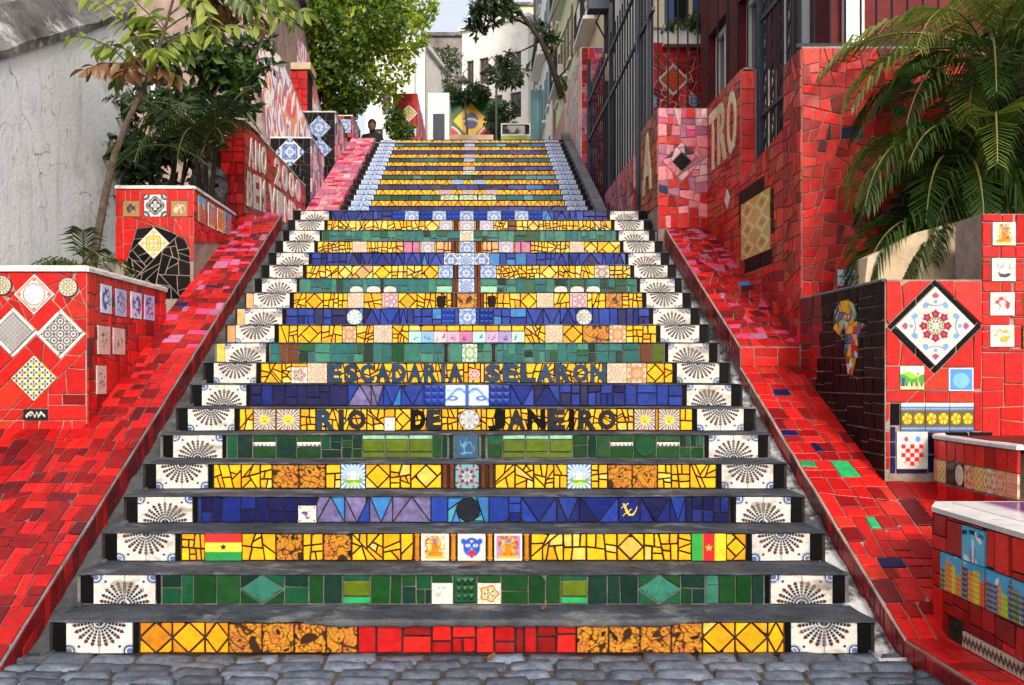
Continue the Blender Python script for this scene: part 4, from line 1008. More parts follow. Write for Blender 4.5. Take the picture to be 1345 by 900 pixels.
UP = empty('upper_staircase', (0, Y2, Z2), 'upper flight of steps with yellow, blue and green risers between blue ring tiles', kind='structure')
def build_upper():
    ring = print_mesh('ring', P_ring, 30, 22)
    feats = {7: (3, 9), 8: (3, 6), 10: (2, 2), 12: (1, 9), 13: (1, 6), 15: (1, 2), 16: (1, 6), 18: (1, 6), 19: (1, 2), 20: (1, 6)}
    for i in range(1, N2+1):
        rng = random.Random(400+i); y0 = Y2+(i-1)*TREAD2; z0 = Z2+(i-1)*RISE2; z1 = Z2+i*RISE2
        kind = 'Y' if i % 2 == 0 else ('G' if i % 4 == 3 else 'B')
        st = make_step(UP, 'step' if i < N2 else 'top_landing', y0, z0, z1, (y0+TREAD2+.02) if i < N2 else 17.5, -1.90, 1.80, 50+i, M['grout_dark'], z0-.06)
        fr = front(y0); a, b = z0+.002, z1-.013; H = b-a; sh = -.045
        for s in (-1, 1):
            xa, xb = sorted((s*1.84+sh, s*1.765+sh)); tile('black_tile', rect(xa, a, xb, b), fr, M['black'], st, rng)
            place('ring_tile', ring, fr, s*1.61+sh, (a+b)/2, .30, H+.004, st)
        items = []; x0, x1 = -1.45+sh, 1.45+sh
        holes = []
        if i in feats:
            n, az = feats[i]
            for k in range(n):
                cx = sh+(k-(n-1)/2)*(.29 if i in (7, 6) else .36); w = .27 if i in (7, 6) else .2; holes.append((cx-w/2, cx+w/2)); place('patterned_tile', azm(az), fr, cx, (a+b)/2, w-.004, H-.004, st)
        cur = x0
        for ha, hb in holes+[(x1, x1)]:
            q = cur
            while q < ha-.01:
                if kind == 'Y':
                    e = min(ha, q+.2); e = ha if ha-e < .08 else e; mx = (q+e)/2
                    items += [([(q, a), (e, a), (mx, b)], 'yellow2' if rng.random() < .6 else 'orange'), ([(q, a), (mx, b), (q, b)], 'yellow'), ([(e, a), (e, b), (mx, b)], pick([('yellow', 3), ('yellow2', 3), ('orange', 1)], rng)[1])]
                else:
                    e = min(ha, q+rng.uniform(.14, .3)); e = ha if ha-e < .1 else e
                    right = q > .4
                    pal = ([('teal', 4), ('green3', 2), ('turq', 1), ('sky', .6)] if right else [('green3', 4), ('green2', 2), ('teal', 2)]) if kind == 'G' else ([('blue', 4), ('blue2', 2), ('sky', 1)] if right else [('navy', 5), ('blue2', 3)])
                    items.append((rect(q, a, e, b), pick(pal, rng)[1]))
                q = e
            cur = hb
        if kind == 'Y': mosaic_batch('tile_row', items, fr, st, rng, gap=.004)
        else:
            for P, key in items: tile(tname(key), P, fr, M[key], st, rng)
build_upper()

# ------------------------------------------------------------------ tiled ramps, planters and walls
S2 = math.sqrt(2)
def face(fr, poly, pal, parent, rng, feats=(), area=.020, jit=.05, name='red_tile', pre=False, su=1.0, **kw):
    """mosaic over one flat face, leaving room for set-in pieces (convex polygons)"""
    if su != 1.0:    # longer pieces along the wall
        out = [[(p[0]*su, p[1]) for p in q] for q in crazy([(p[0]/su, p[1]) for p in poly], area/su, jit, rng)]
        for F in feats: out = exclude(out, F)
    elif pre:          # pieces cut to follow the set-in shapes
        P = [poly]
        for F in feats: P = exclude(P, F)
        out = []
        for q in P: out += crazy(q, area, jit, rng)
    else:
        out = crazy(poly, area, jit, rng)
        for F in feats: out = exclude(out, F)
    mosaic([q for q in out if abs(area2(q)) > area*.035], fr, pal, parent, rng, name, **kw)
def dia_print(fr, cu, cv, r, key, parent, border=None, bw=.0, t=.013, bname='border_tile', rng=RNG):
    """square printed tile standing on its corner, with an optional border of strips; returns its outline"""
    place('patterned_tile', PRINTS[key] if isinstance(key, str) else key, fr, cu, cv, r*S2-.004, r*S2-.004, parent, t, math.pi/4)
    if border:
        R = r+bw*S2; I = diamond(cu, cv, r); O = diamond(cu, cv, R)
        for q in exclude([O], I): tile(bname, q, fr, M[border], parent, rng, t=t-.002)
        return O
    return diamond(cu, cv, r)
def rect_print(fr, u0, u1, v0, v1, me, parent, t=.013, name='picture_tile', label=None):
    u0, u1 = sorted((u0, u1)); v0, v1 = sorted((v0, v1))
    place(name, me, fr, (u0+u1)/2, (v0+v1)/2, u1-u0-.004, v1-v0-.004, parent, t, label=label)
    return rect(u0, v0, u1, v1)
def frect(fr_y, a, b, c, d):      # photograph box -> (x,z) on a front face
    return px2x(a, fr_y), px2x(c, fr_y), py2z(d, fr_y), py2z(b, fr_y)
def coping(name, pts, w, h, parent, mat='coping'):
    """rounded strip of cement along a polyline on top of a wall"""
    m = MB()
    for (a, b) in zip(pts[:-1], pts[1:]):
        a, b = Vector(a), Vector(b); d = (b-a).normalized(); s = Vector((d.y, -d.x, 0)).normalized(); n = max(2, int((b-a).length/.12)); v = []
        prof = [(-w, -.004), (-w, h*.6), (-w*.6, h), (w*.6, h), (w, h*.6), (w, -.004)]
        for i in range(n+1):
            p = a+(b-a)*i/n
            for (q, z) in prof:
                j = mnoise.noise(Vector((p.x*9+q*40, p.y*9, z*90)))*.004
                v.append(p+s*(q+j)+Vector((0, 0, z+(j if z > 0 else 0))))
        k = len(prof); f = [(i*k+j, i*k+j+1, (i+1)*k+j+1, (i+1)*k+j) for i in range(n) for j in range(k-1)]
        f = [q[::-1] for q in f]; f += [tuple(range(k)), tuple(n*k+j for j in range(k-1, -1, -1))]
        m.add(v, f)
    return m.build(name, M[mat], parent)

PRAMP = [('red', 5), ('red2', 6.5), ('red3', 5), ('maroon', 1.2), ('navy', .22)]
PRAMPUP = [('red', 4), ('red2', 4), ('red3', 3), ('magenta', 2), ('mauve', 2), ('maroon', 1), ('navy', .3)]
PPINK = [('pink', 5), ('mauve', 4), ('magenta', 3), ('lightpink', 1.2), ('red2', 2)]  # pink tones paint sky glare onto the upper ramp's tiles
PBAND = [('red3', 6), ('red2', 3), ('maroon', 4)]  # darker reds paint the shade of the stair-facing ramp side

def left_ramp():
    rng = random.Random(21)
    root = empty('tiled_ramp', (-2.2, 0, 0), 'red tiled ramp beside the lower steps, running past the white-rimmed red planters', 'ramp')
    zt = lambda y: .15+.507*y
    y0, y1 = -.25, 5.6
    m = MB().prism_x([(y0, -.2), (y1, -.2), (y1, zt(y1)), (y0, zt(y0))], -2.42, -2.0).prism_x([(y0, -.2), (1.62, -.2), (1.62, zt(1.62)-.028), (y0, zt(y0)-.028)], -3.7, -2.4205)
    wall = m.build('ramp_body', M['grout_mid'], root, (-2.2, 0, 0))
    fr = Frame((0, 0, .15), (1, 0, 0), (0, 1, .507))
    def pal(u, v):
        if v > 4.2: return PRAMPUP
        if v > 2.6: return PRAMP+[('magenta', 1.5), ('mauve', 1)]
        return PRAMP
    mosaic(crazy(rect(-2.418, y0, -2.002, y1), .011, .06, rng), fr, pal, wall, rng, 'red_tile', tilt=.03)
    fr2 = Frame((0, 0, .122), (1, 0, 0), (0, 1, .507))      # paving outside the raised strip
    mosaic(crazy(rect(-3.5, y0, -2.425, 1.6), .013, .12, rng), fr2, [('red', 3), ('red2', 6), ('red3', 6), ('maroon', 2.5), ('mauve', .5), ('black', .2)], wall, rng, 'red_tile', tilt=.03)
    fs = Frame((-2.0, 0, 0), (0, 1, .507), (0, 0, 1))
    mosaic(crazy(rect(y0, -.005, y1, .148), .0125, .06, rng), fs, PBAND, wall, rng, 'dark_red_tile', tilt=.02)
    coping('edge_mortar', [(-2.0, y0, zt(y0)-.003), (-2.0, y1, zt(y1)-.003)], .007, .006, root, 'cement')
left_ramp()

def right_ramp():
    rng = random.Random(22)
    root = empty('tiled_ramp', (2.2, 0, 0), 'red tiled ramp with a ledge halfway, ending in a low kerb by the skyline wall', 'ramp')
    s1 = .4807; z1 = lambda y: .085+(y+.09)*s1; s2 = .483; z2 = lambda y: 1.48+(y-2.5)*s2
    m = MB().prism_x([(-.09, -.2), (2.5, -.2), (2.5, z1(2.5)), (-.09, .085)], 2.0, 2.45).prism_x([(2.5, -.2), (5.2, -.2), (5.2, z2(5.2)), (2.5, 1.48)], 2.0, 2.45).prism_x([(-3.6, -.2), (-.09, -.2), (-.09, .085), (-3.6, .08)], 2.0, 2.45).prism_x([(1.12, -.2), (1.12, z1(1.12)-.001), (.24, z1(.24)-.001), (.24, -.2)], 2.4505, 2.9)
    wall = m.build('ramp_body', M['grout'], root, (2.2, 0, 0))
    fa = Frame((0, -.09, .085), (1, 0, 0), (0, 1, s1)); fb = Frame((0, 2.5, 1.48), (1, 0, 0), (0, 1, s2)); fk = Frame((0, 0, .083), (1, 0, 0), (0, 1, 0))
    mosaic(crazy(rect(2.002, 0, 2.43, 2.59), .0145, .05, rng)+crazy(rect(2.43, .33, 2.85, 1.19), .02, .03, rng), fa, [('red', 9), ('red2', 5), ('red3', 2.4), ('orange_red', .4), ('navy', .4), ('brightgreen', .15), ('maroon', .4)], wall, rng, 'red_tile', tilt=.02)
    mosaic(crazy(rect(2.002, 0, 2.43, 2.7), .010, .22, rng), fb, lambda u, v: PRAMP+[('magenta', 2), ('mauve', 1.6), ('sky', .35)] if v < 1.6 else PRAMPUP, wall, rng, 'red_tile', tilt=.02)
    mosaic(crazy(rect(2.002, -3.5, 2.43, -.09), .03, .02, rng), fk, [('red', 6), ('pink', .6), ('red2', 3)], wall, rng, 'red_tile', tilt=.015)  # the few pink pieces paint a pale glare onto the kerb
    mosaic([rect(2.002, 1.335, 2.10, 1.478), rect(2.10, 1.41, 2.27, 1.478), rect(2.10, 1.335, 2.27, 1.41), rect(2.27, 1.335, 2.428, 1.478)], front(2.5), [('red', 5), ('red2', 1)], wall, rng, 'red_tile')
    bandp = [('red2', 6), ('red3', 5), ('maroon', 2)]  # deeper reds put the side face's shade into the tile colour
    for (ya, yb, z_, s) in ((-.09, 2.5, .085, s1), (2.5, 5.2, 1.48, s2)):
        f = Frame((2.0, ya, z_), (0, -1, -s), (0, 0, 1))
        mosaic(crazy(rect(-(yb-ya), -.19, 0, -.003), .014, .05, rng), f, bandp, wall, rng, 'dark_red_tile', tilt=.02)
    mosaic(crazy(rect(.09, -.09, 3.5, .078), .016, .03, rng), leftface(2.0), bandp, wall, rng, 'dark_red_tile')
    coping('edge_mortar', [(2.0, -.09, .083), (2.0, 2.49, z1(2.49)-.002)], .008, .007, root, 'grout')
    coping('ledge_mortar', [(2.0, 2.51, 1.478), (2.0, 5.2, z2(5.2)-.002)], .008, .007, root, 'grout')
right_ramp()

# --- left planters
def left_front_planter():
    rng = random.Random(31); y0, y1, x1, zt, zb = 1.6, 3.08, -2.4, 1.945, .4
    root = empty('planter', (-3.2, 2.3, zb), 'red planter set with four lozenge tiles and four blue portrait tiles below a white rim', 'planter')
    wall = MB().box((-4.0, y0, zb), (x1, y1, zt)).build('wall', M['grout'], root, (-3.2, 2.3, zb))
    MB().box((-3.9, y0+.08, zt-.02), (x1-.08, y1-.02, zt+.012)).build('soil', M['earth'], root)
    coping('rim', [(-4.0, y0-.004, zt-.01), (x1+.002, y0-.004, zt-.01)], .022, .034, root)
    coping('rim', [(x1-.002, y0-.01, zt-.01), (x1-.002, y1, zt-.01)], .022, .034, root)
    fr = front(y0); fe = []
    Xc = lambda p: px2x(p, y0); Zc = lambda p: py2z(p, y0); k = Dof(y0)/FPX
    print_mesh('roundel', P_roundel, 44, 44); print_mesh('grid_bw', P_grid((.50, .49, .48), (.10, .10, .11), (.16, .16, .17), 8), 56, 56); print_mesh('floral_bw', P_grid(WH, (.05, .06, .09), (.10, .10, .14), 3), 50, 50); print_mesh('flower4', P_flower4, 50, 50)
    fe.append(dia_print(fr, Xc(46), Zc(387), 27*k, 'roundel', wall))
    fe.append(dia_print(fr, Xc(18), Zc(437), 26*k, 'grid_bw', wall, 'white', 7.5*k/S2, rng=rng)); fe.append(dia_print(fr, Xc(80.5), Zc(439), 26*k, 'floral_bw', wall, 'white', 7.5*k/S2, rng=rng))
    fe.append(dia_print(fr, Xc(45.5), Zc(497), 30.5*k, 'flower4', wall))
    pl = print_mesh('plate_dark', P_plate((.62, .58, .5), (.03, .03, .04), (.30, .25, .08), 14), 24, 24, disc=True)
    for (px, py) in ((4, 375), (90.5, 377.5)):
        place('plate_tile', pl, fr, Xc(px), Zc(py), 25*k, 25*k, wall, .016); fe.append(ngon(Xc(px), Zc(py), 12.6*k, 8))
    fe.append(rect_print(fr, Xc(32), Xc(63.5), Zc(552), Zc(537), print_mesh('script', P_script, 60, 26), wall, label='black tile with white handwritten signature'))
    P = rect(Xc(82), Zc(532), Xc(113), Zc(518)); tile('maroon_tile', P, fr, M['red3'], wall, rng); fe.append(P)
    face(fr, rect(-3.35, zb+.3, x1, zt-.012), [('red', 12), ('orange_red', 1.2), ('red2', 1.6)], wall, rng, fe, .026, .10, pre=True)
    fs = rightface(x1); fe = []
    Yc = lambda p: px2y(p, x1)
    for i, (a, b, c, d) in enumerate(((130.5, 374, 144.5, 412), (150, 380, 164, 416), (170, 384, 184, 419), (188, 388, 201, 421))):
        ya, yb = Yc(a), Yc(b if False else c); ym = (ya+yb)/2
        fe.append(rect_print(fs, ya, yb, py2z(d, ym), py2z(b, ym), print_mesh('portrait%d' % i, P_sketch((.40, .42, .68) if i % 2 else (.52, .60, .80), (.03, .05, .30), 40+i*3, .3, .42), 22, 40), wall))
    for i, (a, b, c, d) in enumerate(((126.5, 428, 142.5, 466), (146.5, 431, 162, 466), (125, 480, 137.5, 518))):
        ya, yb = Yc(a), Yc(c); ym = (ya+yb)/2
        fe.append(rect_print(fs, ya, yb, py2z(d, ym), py2z(b, ym), print_mesh('figurine%d' % i, P_sketch((.60, .46, .42), (.10, .03, .03), 60+i*5, .12, .36), 22, 40), wall))
    face(fs, [(y0, .9), (y1, 1.65), (y1, zt-.012), (y0, zt-.012)], [('red', 9), ('orange_red', 1), ('red2', 4), ('red3', 1), ('maroon', .4)], wall, rng, fe, .016, .06)
left_front_planter()

def left_mid_planter():
    rng = random.Random(32); y0, y1, x0, x1, zt, zb = 3.82, 5.2, -3.08, -2.4, 2.91, 1.5
    root = empty('planter', (-2.75, 4.4, zb), 'red planter with a black crazed mosaic patch around a small gold lozenge tile', 'planter')
    wall = MB().box((x0, y0, zb), (x1, y1, zt)).build('wall', M['grout'], root, (-2.75, 4.4, zb))
    MB().box((x0+.06, y0+.06, zt-.02), (x1-.06, y1-.04, zt+.01)).build('soil', M['earth'], root)
    coping('rim', [(x0, y0, zt-.01), (x1, y0, zt-.01)], .018, .026, root); coping('rim', [(x1, y0, zt-.01), (x1, y1, zt-.01)], .018, .026, root)
    fr = front(y0); fe = []; Xc = lambda p: px2x(p, y0); Zc = lambda p: py2z(p, y0); k = Dof(y0)/FPX
    print_mesh('goldcross', P_ros(WH, [(.30, .32, .03), GD, (.45, .3, .05)], 4, 3, True, (.7, .68, .6)), 30, 30)
    Dm = dia_print(fr, Xc(202.5), Zc(320), 20.5*k, 'goldcross', wall, t=.015)
    for i, (a, b, c, d) in enumerate(((162, 264, 184, 285), (190, 256, 219, 285), (225, 264, 247, 285))):
        me = print_mesh('relief%d' % i, [P_sketch((.30, .17, .07), (.03, .03, .08), 81, .3, .3), P_ros((.62, .64, .62), [BK, (.03, .03, .06), BK], 4, 2, True), P_sketch((.30, .17, .07), (.5, .45, .4), 84, .25, .35)][i], 26, 26)
        fe.append(rect_print(fr, Xc(a), Xc(c), Zc(d), Zc(b), me, wall))
    # black patch with a ragged outline
    blk = [(176, 299), (183, 296), (204, 298), (226, 305), (240, 312), (249, 328), (251, 392), (163, 392), (166, 352), (178, 330)]
    B = [(Xc(a), Zc(b)) for a, b in blk]
    base = [rect(x0, Zc(392), x1, zt-.012)]
    # convex core of the patch and its teeth
    core = ccw([(Xc(a), Zc(b)) for a, b in ((180, 300), (204, 297), (226, 305), (243, 314), (250, 330), (251, 393), (164, 393), (163, 355))])
    red = base
    for F in fe+[core]: red = exclude(red, F)
    red = [q for q in red if max(p[1] for p in q) > Zc(352) or min(p[0] for p in q) < Xc(160)]
    out = []
    for q in red: out += crazy(q, .016, .03, rng)
    mosaic([q for q in out if sum(p[1] for p in q)/len(q) > Zc(351)], fr, [('red', 8), ('orange_red', 1), ('red2', 1)], wall, rng, 'red_tile')
    bl = exclude([core], Dm); out = []
    for q in bl: out += crazy(q, .011, .5, rng)
    mosaic(out, fr, PK, wall, rng, 'black_tile', gap=.0042)
    fs = rightface(x1); fe = []
    for i, (a, b, c, d) in enumerate(((259, 259, 269, 294), (272, 268, 281, 300), (284, 275, 292, 305), (294, 280, 302, 309))):
        ya, yb = px2y(a, x1), px2y(c, x1); ym = (ya+yb)/2
        fe.append(rect_print(fs, ya, yb, py2z(d, ym), py2z(b, ym), print_mesh('scene%d' % i, [P_sky(3), P_deity((.08, .2, .45), 3), P_deity((.6, .3, .05), 5), P_sky(12)][i], 20, 34), wall))
    face(fs, [(y0, 2.43), (y1, 2.62), (y1, zt-.012), (y0, zt-.012)], [('red', 7), ('red2', 4), ('red3', 1)], wall, rng, fe, .014, .05)
left_mid_planter()

def ano_wall():
    rng = random.Random(33); y0, y1, x0, x1, zt, zb = 5.57, 9.1, -2.95, -2.4, 3.99, 2.6
    root = empty('planter_wall', (-2.7, 7, zb), 'red planter wall lettered ANO 2000 BEM VINDO in white beside the landing', 'wall')
    wall = MB().box((x0, y0, zb), (x1, y1, zt)).build('wall', M['grout_dark'], root, (-2.7, 7, zb))
    MB().box((x0+.06, y0+.06, zt-.02), (x1-.06, y1-.04, zt+.01)).build('soil', M['earth'], root)
    coping('rim', [(x0, y0, zt-.008), (x1, y0, zt-.008)], .014, .02, root); coping('rim', [(x1, y0, zt-.008), (x1, y1, zt-.008)], .014, .02, root)
    fr = front(y0); Xc = lambda p: px2x(p, y0); Zc = lambda p: py2z(p, y0); k = Dof(y0)/FPX
    print_mesh('ogival', P_ros(WH, [(.62, .38, .08), (.08, .2, .45), (.6, .5, .3)], 8, 3, True, (.6, .5, .3)), 30, 30)
    Dm = dia_print(fr, Xc(281.5), Zc(177), 20*k, 'ogival', wall, t=.016)
    face(fr, rect(x0, Zc(200), x1, zt-.012), [('red2', 5), ('red3', 3), ('red', 2)], wall, rng, [Dm], .013, .05)
    face(fr, rect(Xc(290), Zc(285), x1, Zc(200)), [('red2', 5), ('red', 3), ('red3', 2)], wall, rng, [], .013, .1)
    # rubble base, left of the tiles
    m = MB()
    for q in range(26):
        cx, cz, r = rng.uniform(x0+.05, Xc(291)), rng.uniform(2.7, Zc(206)), rng.uniform(.06, .13)
        v = []
        for a in range(3):
            for b in range(8): v.append((cx+r*[1, .85, .35][a]*math.cos(b*.785+q)*rng.uniform(.8, 1.15), y0-[0, .05, .09][a], cz+r*[1, .85, .35][a]*math.sin(b*.785+q)*rng.uniform(.8, 1.15)))
        m.add(v, [(a*8+b, a*8+(b+1) % 8, (a+1)*8+(b+1) % 8, (a+1)*8+b) for a in range(2) for b in range(8)]+[tuple(16+b for b in range(8))])
    m.build('rubble', M['mould'], root)
    fs = rightface(x1)
    face(fs, rect(y0, 2.98, y1, zt-.012), [('red2', 7), ('red', 4), ('red3', 3), ('maroon', .6)], wall, rng, [], .022, .06)
    # lettering
    def word(t, ya, yb, z0, z1, h, gap=.06):
        n = len(t); w = (yb-ya)/n
        for i, ch in enumerate(t):
            za = z0+(z1-z0)*(i+.5)/n; letter(ch, fs, ya+i*w+gap*.5, ya+(i+1)*w-gap*.5, za, min(za+h, 3.965), M['white'], wall, t=.017, shear=(z1-z0)/(yb-ya), bold=.03)
    word('ANO', 5.72, 6.62, 3.52, 3.60, .33); word('2000', 7.0, 8.75, 3.60, 3.66, .34, .08)
    word('BEM', 5.64, 6.55, 3.08, 3.16, .38); word('VINDO', 6.7, 8.9, 3.20, 3.26, .34, .07)
ano_wall()

def black_pillars():
    data = [(355, 408, 181, 'black tiled pillar with one blue lozenge, rising from the end of the lettered wall', [(381, 200, 20)]),
            (396, 440, 147, 'tall black tiled pillar with two blue lozenges one above the other', [(419, 168, 16), (420, 197, 16)]),
            (441, 463, 152, 'small dark pillar with a blue square tile above red tiles', [])]
    for i, (pa, pb, pt, lab, dias) in enumerate(data):
        rng = random.Random(40+i); x1 = -2.4; y0 = px2y(pb, x1); zt = py2z(pt, y0); x0 = px2x(pa, y0); zb = hill_z(-2.5, y0)-.1
        root = empty('tiled_pillar', ((x0+x1)/2, y0+.3, zb), lab, 'pillar', 'black lozenge pillars up the stairs')
        wall = MB().box((x0, y0, zb), (x1, y0+1.2, zt)).build('wall', M['grout_mid'], root, ((x0+x1)/2, y0+.3, zb))
        coping('rim', [(x0, y0, zt-.008), (x1, y0, zt-.008)], .014, .02, root); coping('rim', [(x1, y0, zt-.008), (x1, y0+1.2, zt-.008)], .014, .02, root)
        fr = front(y0); k = Dof(y0)/FPX; fe = []
        for (cx, cy, r) in dias: fe.append(dia_print(fr, px2x(cx, y0), py2z(cy, y0), r*k, azm(2 if i else 1), wall, t=.015))
        if i == 2:
            fe.append(rect_print(fr, px2x(444, y0), px2x(461, y0), py2z(175, y0), py2z(157, y0), azm(2), wall))
        pal = PK if i < 2 else [('black', 2), ('red2', 3)]
        face(fr, rect(x0, max(zb, zt-1.35), x1, zt-.01), pal, wall, rng, fe, .02, .25, 'black_tile')
        face(rightface(x1), rect(y0, max(zb, zt-1.35), y0+1.2, zt-.01), [('pink', 2), ('lilac', 2), ('white', 2), ('mauve', 2)] if i else [('white', 3), ('lilac', 3), ('mauve', 2)], wall, rng, [], .03, .2, 'pale_tile')
black_pillars()

def upper_left_ramp():
    rng = random.Random(45); sl_ = RISE2/TREAD2
    root = empty('tiled_ramp', (-2.15, Y2, Z2), 'pink and mauve tiled ramp beside the upper steps, under the black pillars', 'ramp')
    ya, yb = Y2-.2, YTOP+.1; zf = lambda y: Z2+.15+(y-Y2)*sl_
    wall = MB().prism_x([(ya, Z2-.2), (yb, zf(yb)-.6), (yb, zf(yb)), (ya, zf(ya))], -2.40, -1.93).build('ramp_body', M['grout_mid'], root, (-2.15, Y2, Z2))
    fr = Frame((0, Y2, Z2+.15), (1, 0, 0), (0, 1, sl_))
    mosaic(crazy(rect(-2.39, -.2, -1.935, yb-Y2), .020, .04, rng), fr, PPINK, wall, rng, 'pink_tile', tilt=.015)
    fs = Frame((-1.93, Y2, Z2), (0, 1, sl_), (0, 0, 1))
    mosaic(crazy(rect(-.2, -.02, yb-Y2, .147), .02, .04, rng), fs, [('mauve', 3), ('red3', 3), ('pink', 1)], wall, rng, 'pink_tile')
upper_left_ramp()
def upper_right_ramp():
    rng = random.Random(46); sl_ = RISE2/TREAD2
    root = empty('stair_kerb', (1.9, Y2, Z2), 'narrow grey cement kerb along the upper steps before the pink tile pillar', 'kerb')
    ya, yb = Y2-.3, YTOP+.4; zf = lambda y: Z2+.20+(y-Y2)*sl_
    MB().prism_x([(ya, Z2-.2), (yb, zf(yb)-1.4), (yb, zf(yb)), (ya, zf(ya))], 1.795, 1.95).build('kerb_body', M['cement'], root, (1.9, Y2, Z2))
upper_right_ramp()

# --- right side
XR = 2.43
def map_planter():
    rng = random.Random(51); y0, y1, zt, zb = 1.09, 2.45, 1.83, .4
    root = empty('planter', (2.9, 1.7, zb), 'planter wall with a big floral lozenge and a colourful continent map on black tiles', 'planter')
    wall = MB().box((XR, y0, zb), (4.6, y1, zt)).box((px2x(1290, y0), y0+.001, zt), (4.6, y0+.30, 2.21)).build('wall', M['grout'], root, (2.9, 1.7, zb))
    MB().box((XR+.1, y0+.32, zt-.02), (4.5, y1-.02, zt+.012)).build('soil', M['earth'], root)
    fr = front(y0); fe = []; Xc = lambda p: px2x(p, y0); Zc = lambda p: py2z(p, y0); k = Dof(y0)/FPX
    print_mesh('bigfloral', P_bigdia, 96, 96)
    I = diamond(Xc(1227), Zc(428.5), 52*k)
    place('floral_panel', PRINTS['bigfloral'], fr, Xc(1227), Zc(428.5), 52*k*S2-.003, 52*k*S2-.003, wall, .016, math.pi/4, label='white floral tile panel with red rosettes, standing on its corner')
    O = diamond(Xc(1227), Zc(429), 62.5*k)
    for q in exclude([O], I):
        out = crazy(q, .011, .0, rng)
        for p in out: tile('black_tile', p, fr, M['black'], wall, rng)
    fe.append(O)
    fe.append(rect_print(fr, Xc(1181), Xc(1213), Zc(512), Zc(480.5), print_mesh('greentower', P_greentower, 36, 36), wall))
    fe.append(rect_print(fr, Xc(1244.5), Xc(1277.5), Zc(514), Zc(483), print_mesh('plainblue', P_plainblue, 30, 30), wall))
    bm = print_mesh('border', P_border, 48, 40)
    for i in range(3): fe.append(rect_print(fr, Xc(1182+32*i), Xc(1214+32*i), Zc(566.5), Zc(529), bm, wall, name='patterned_tile'))
    fe.append(rect_print(fr, Xc(1176.5), Xc(1217.5), Zc(616), Zc(566.5), print_mesh('shield', P_shield, 50, 56), wall, label='white tile with a red and white checked shield'))
    for (a, b, c, d, key) in ((1168.5, 529, 1181.5, 559, 'black'), (1168.5, 559.5, 1176, 580, 'navy'), (1168.5, 580, 1176, 600, 'navy'), (1168.5, 600, 1176, 622, 'navy'), (1218, 567, 1230, 597, 'navy'), (1218, 597, 1228, 621, 'navy'), (1176.5, 616.5, 1218, 622, 'navy'), (1240, 567, 1272, 575, 'black'), (1272, 567, 1303, 574, 'black')):
        P = rect(Xc(a), Zc(d), Xc(c), Zc(b)); tile('navy_tile' if key == 'navy' else 'black_tile', P, fr, M[key], wall, rng); fe.append(P)
    face(fr, rect(XR+.004, Zc(622), Xc(1289), zt-.006), [('red', 14), ('orange_red', 1)], wall, rng, fe, .030, .06, pre=True)
    fe = []
    sp = [P_deity(WH, 4), P_sketch(WH, (.04, .04, .04), 4, .16, .36), P_sketch(WH, (.5, .04, .03), 7, .24, .32), P_sketch(WH, (.6, .30, .01), 12, .34, .34)]
    for i, (a, b, c, d) in enumerate(((1302, 292, 1333, 323), (1301, 339, 1333, 370), (1299, 384, 1331.5, 415), (1299, 427, 1331, 456))):
        fe.append(rect_print(fr, Xc(a), Xc(c), Zc(d), Zc(b), print_mesh('doodle%d' % i, sp[i], 32, 32), wall))
    for i, (a, b, c, d) in enumerate(((1343, 339, 1374, 370), (1343, 384, 1374, 415), (1341, 428, 1373, 458))):
        fe.append(rect_print(fr, Xc(a), Xc(c), Zc(d), Zc(b), print_mesh('doodle%d' % (4+i), [P_sketch(WH, RD, 14, .2, .3), P_gold, P_fig(2)][i], 24, 24), wall))
    face(fr, rect(Xc(1289), Zc(576), Xc(1400), 2.21), [('red', 14), ('orange_red', 1)], wall, rng, fe, .030, .04)
    # stair side: black tiles round the map
    fs = leftface(XR); W = lambda px, py: (-px2y(px, XR), py2z(py, px2y(px, XR)))
    parts = [[(1096, 412), (1104, 397), (1112, 394), (1112, 425), (1104, 441), (1097, 432)], [(1112, 394), (1122, 398), (1128, 416), (1127, 438), (1112, 440)], [(1128, 424), (1137, 425), (1128, 447), (1127, 438)], [(1112, 440), (1127, 438), (1129, 462), (1121, 494), (1116, 492), (1111, 462)]]
    fe = []; mp = [('orange_red', 2), ('yellow', 2), ('white', 2), ('sky', 1.4), ('red', 1.4), ('olive', 1), ('mint', 1.2), ('peach', 1.6), ('orange', 1), ('lilac', .8), ('steel', .6)]
    for P in parts:
        Q = ccw([W(*p) for p in P]); fe.append(Q); mosaic(crazy(Q, .0030, .6, rng), fs, mp, wall, rng, 'map_tile', gap=.0015, t=.012)
    poly = ccw([(-y1, 1.25), (-y0, .66), (-y0, zt-.004), (-y1, zt-.004)])
    def pal(u, v):
        if u < -2.08: return [('red2', 3), ('red3', 3), ('maroon', 3)]
        return PK
    face(fs, poly, pal, wall, rng, fe, .018, .04, 'black_tile', su=2.2)
    coping('edge_mortar', [(XR-.002, y0+.0, zt-.006), (XR-.002, y1, zt-.006)], .012, .012, root, 'cement')
map_planter()

def concrete_parapet():
    y0 = 1.62; m = MB(); prof = [(px2x(1132, y0), 1.70), (3.6, 1.70), (3.6, py2z(268, y0)), (px2x(1290, y0), py2z(283, y0)), (px2x(1205, y0), py2z(305, y0)), (px2x(1140, y0), py2z(338, y0))]
    o = m.prism_y(prof, y0, y0+.18).build('parapet', M['concrete'], None, (2.9, y0, 1.7)); tag(o, 'bare beige concrete parapet holding back the palm bed', 'parapet')
concrete_parapet()

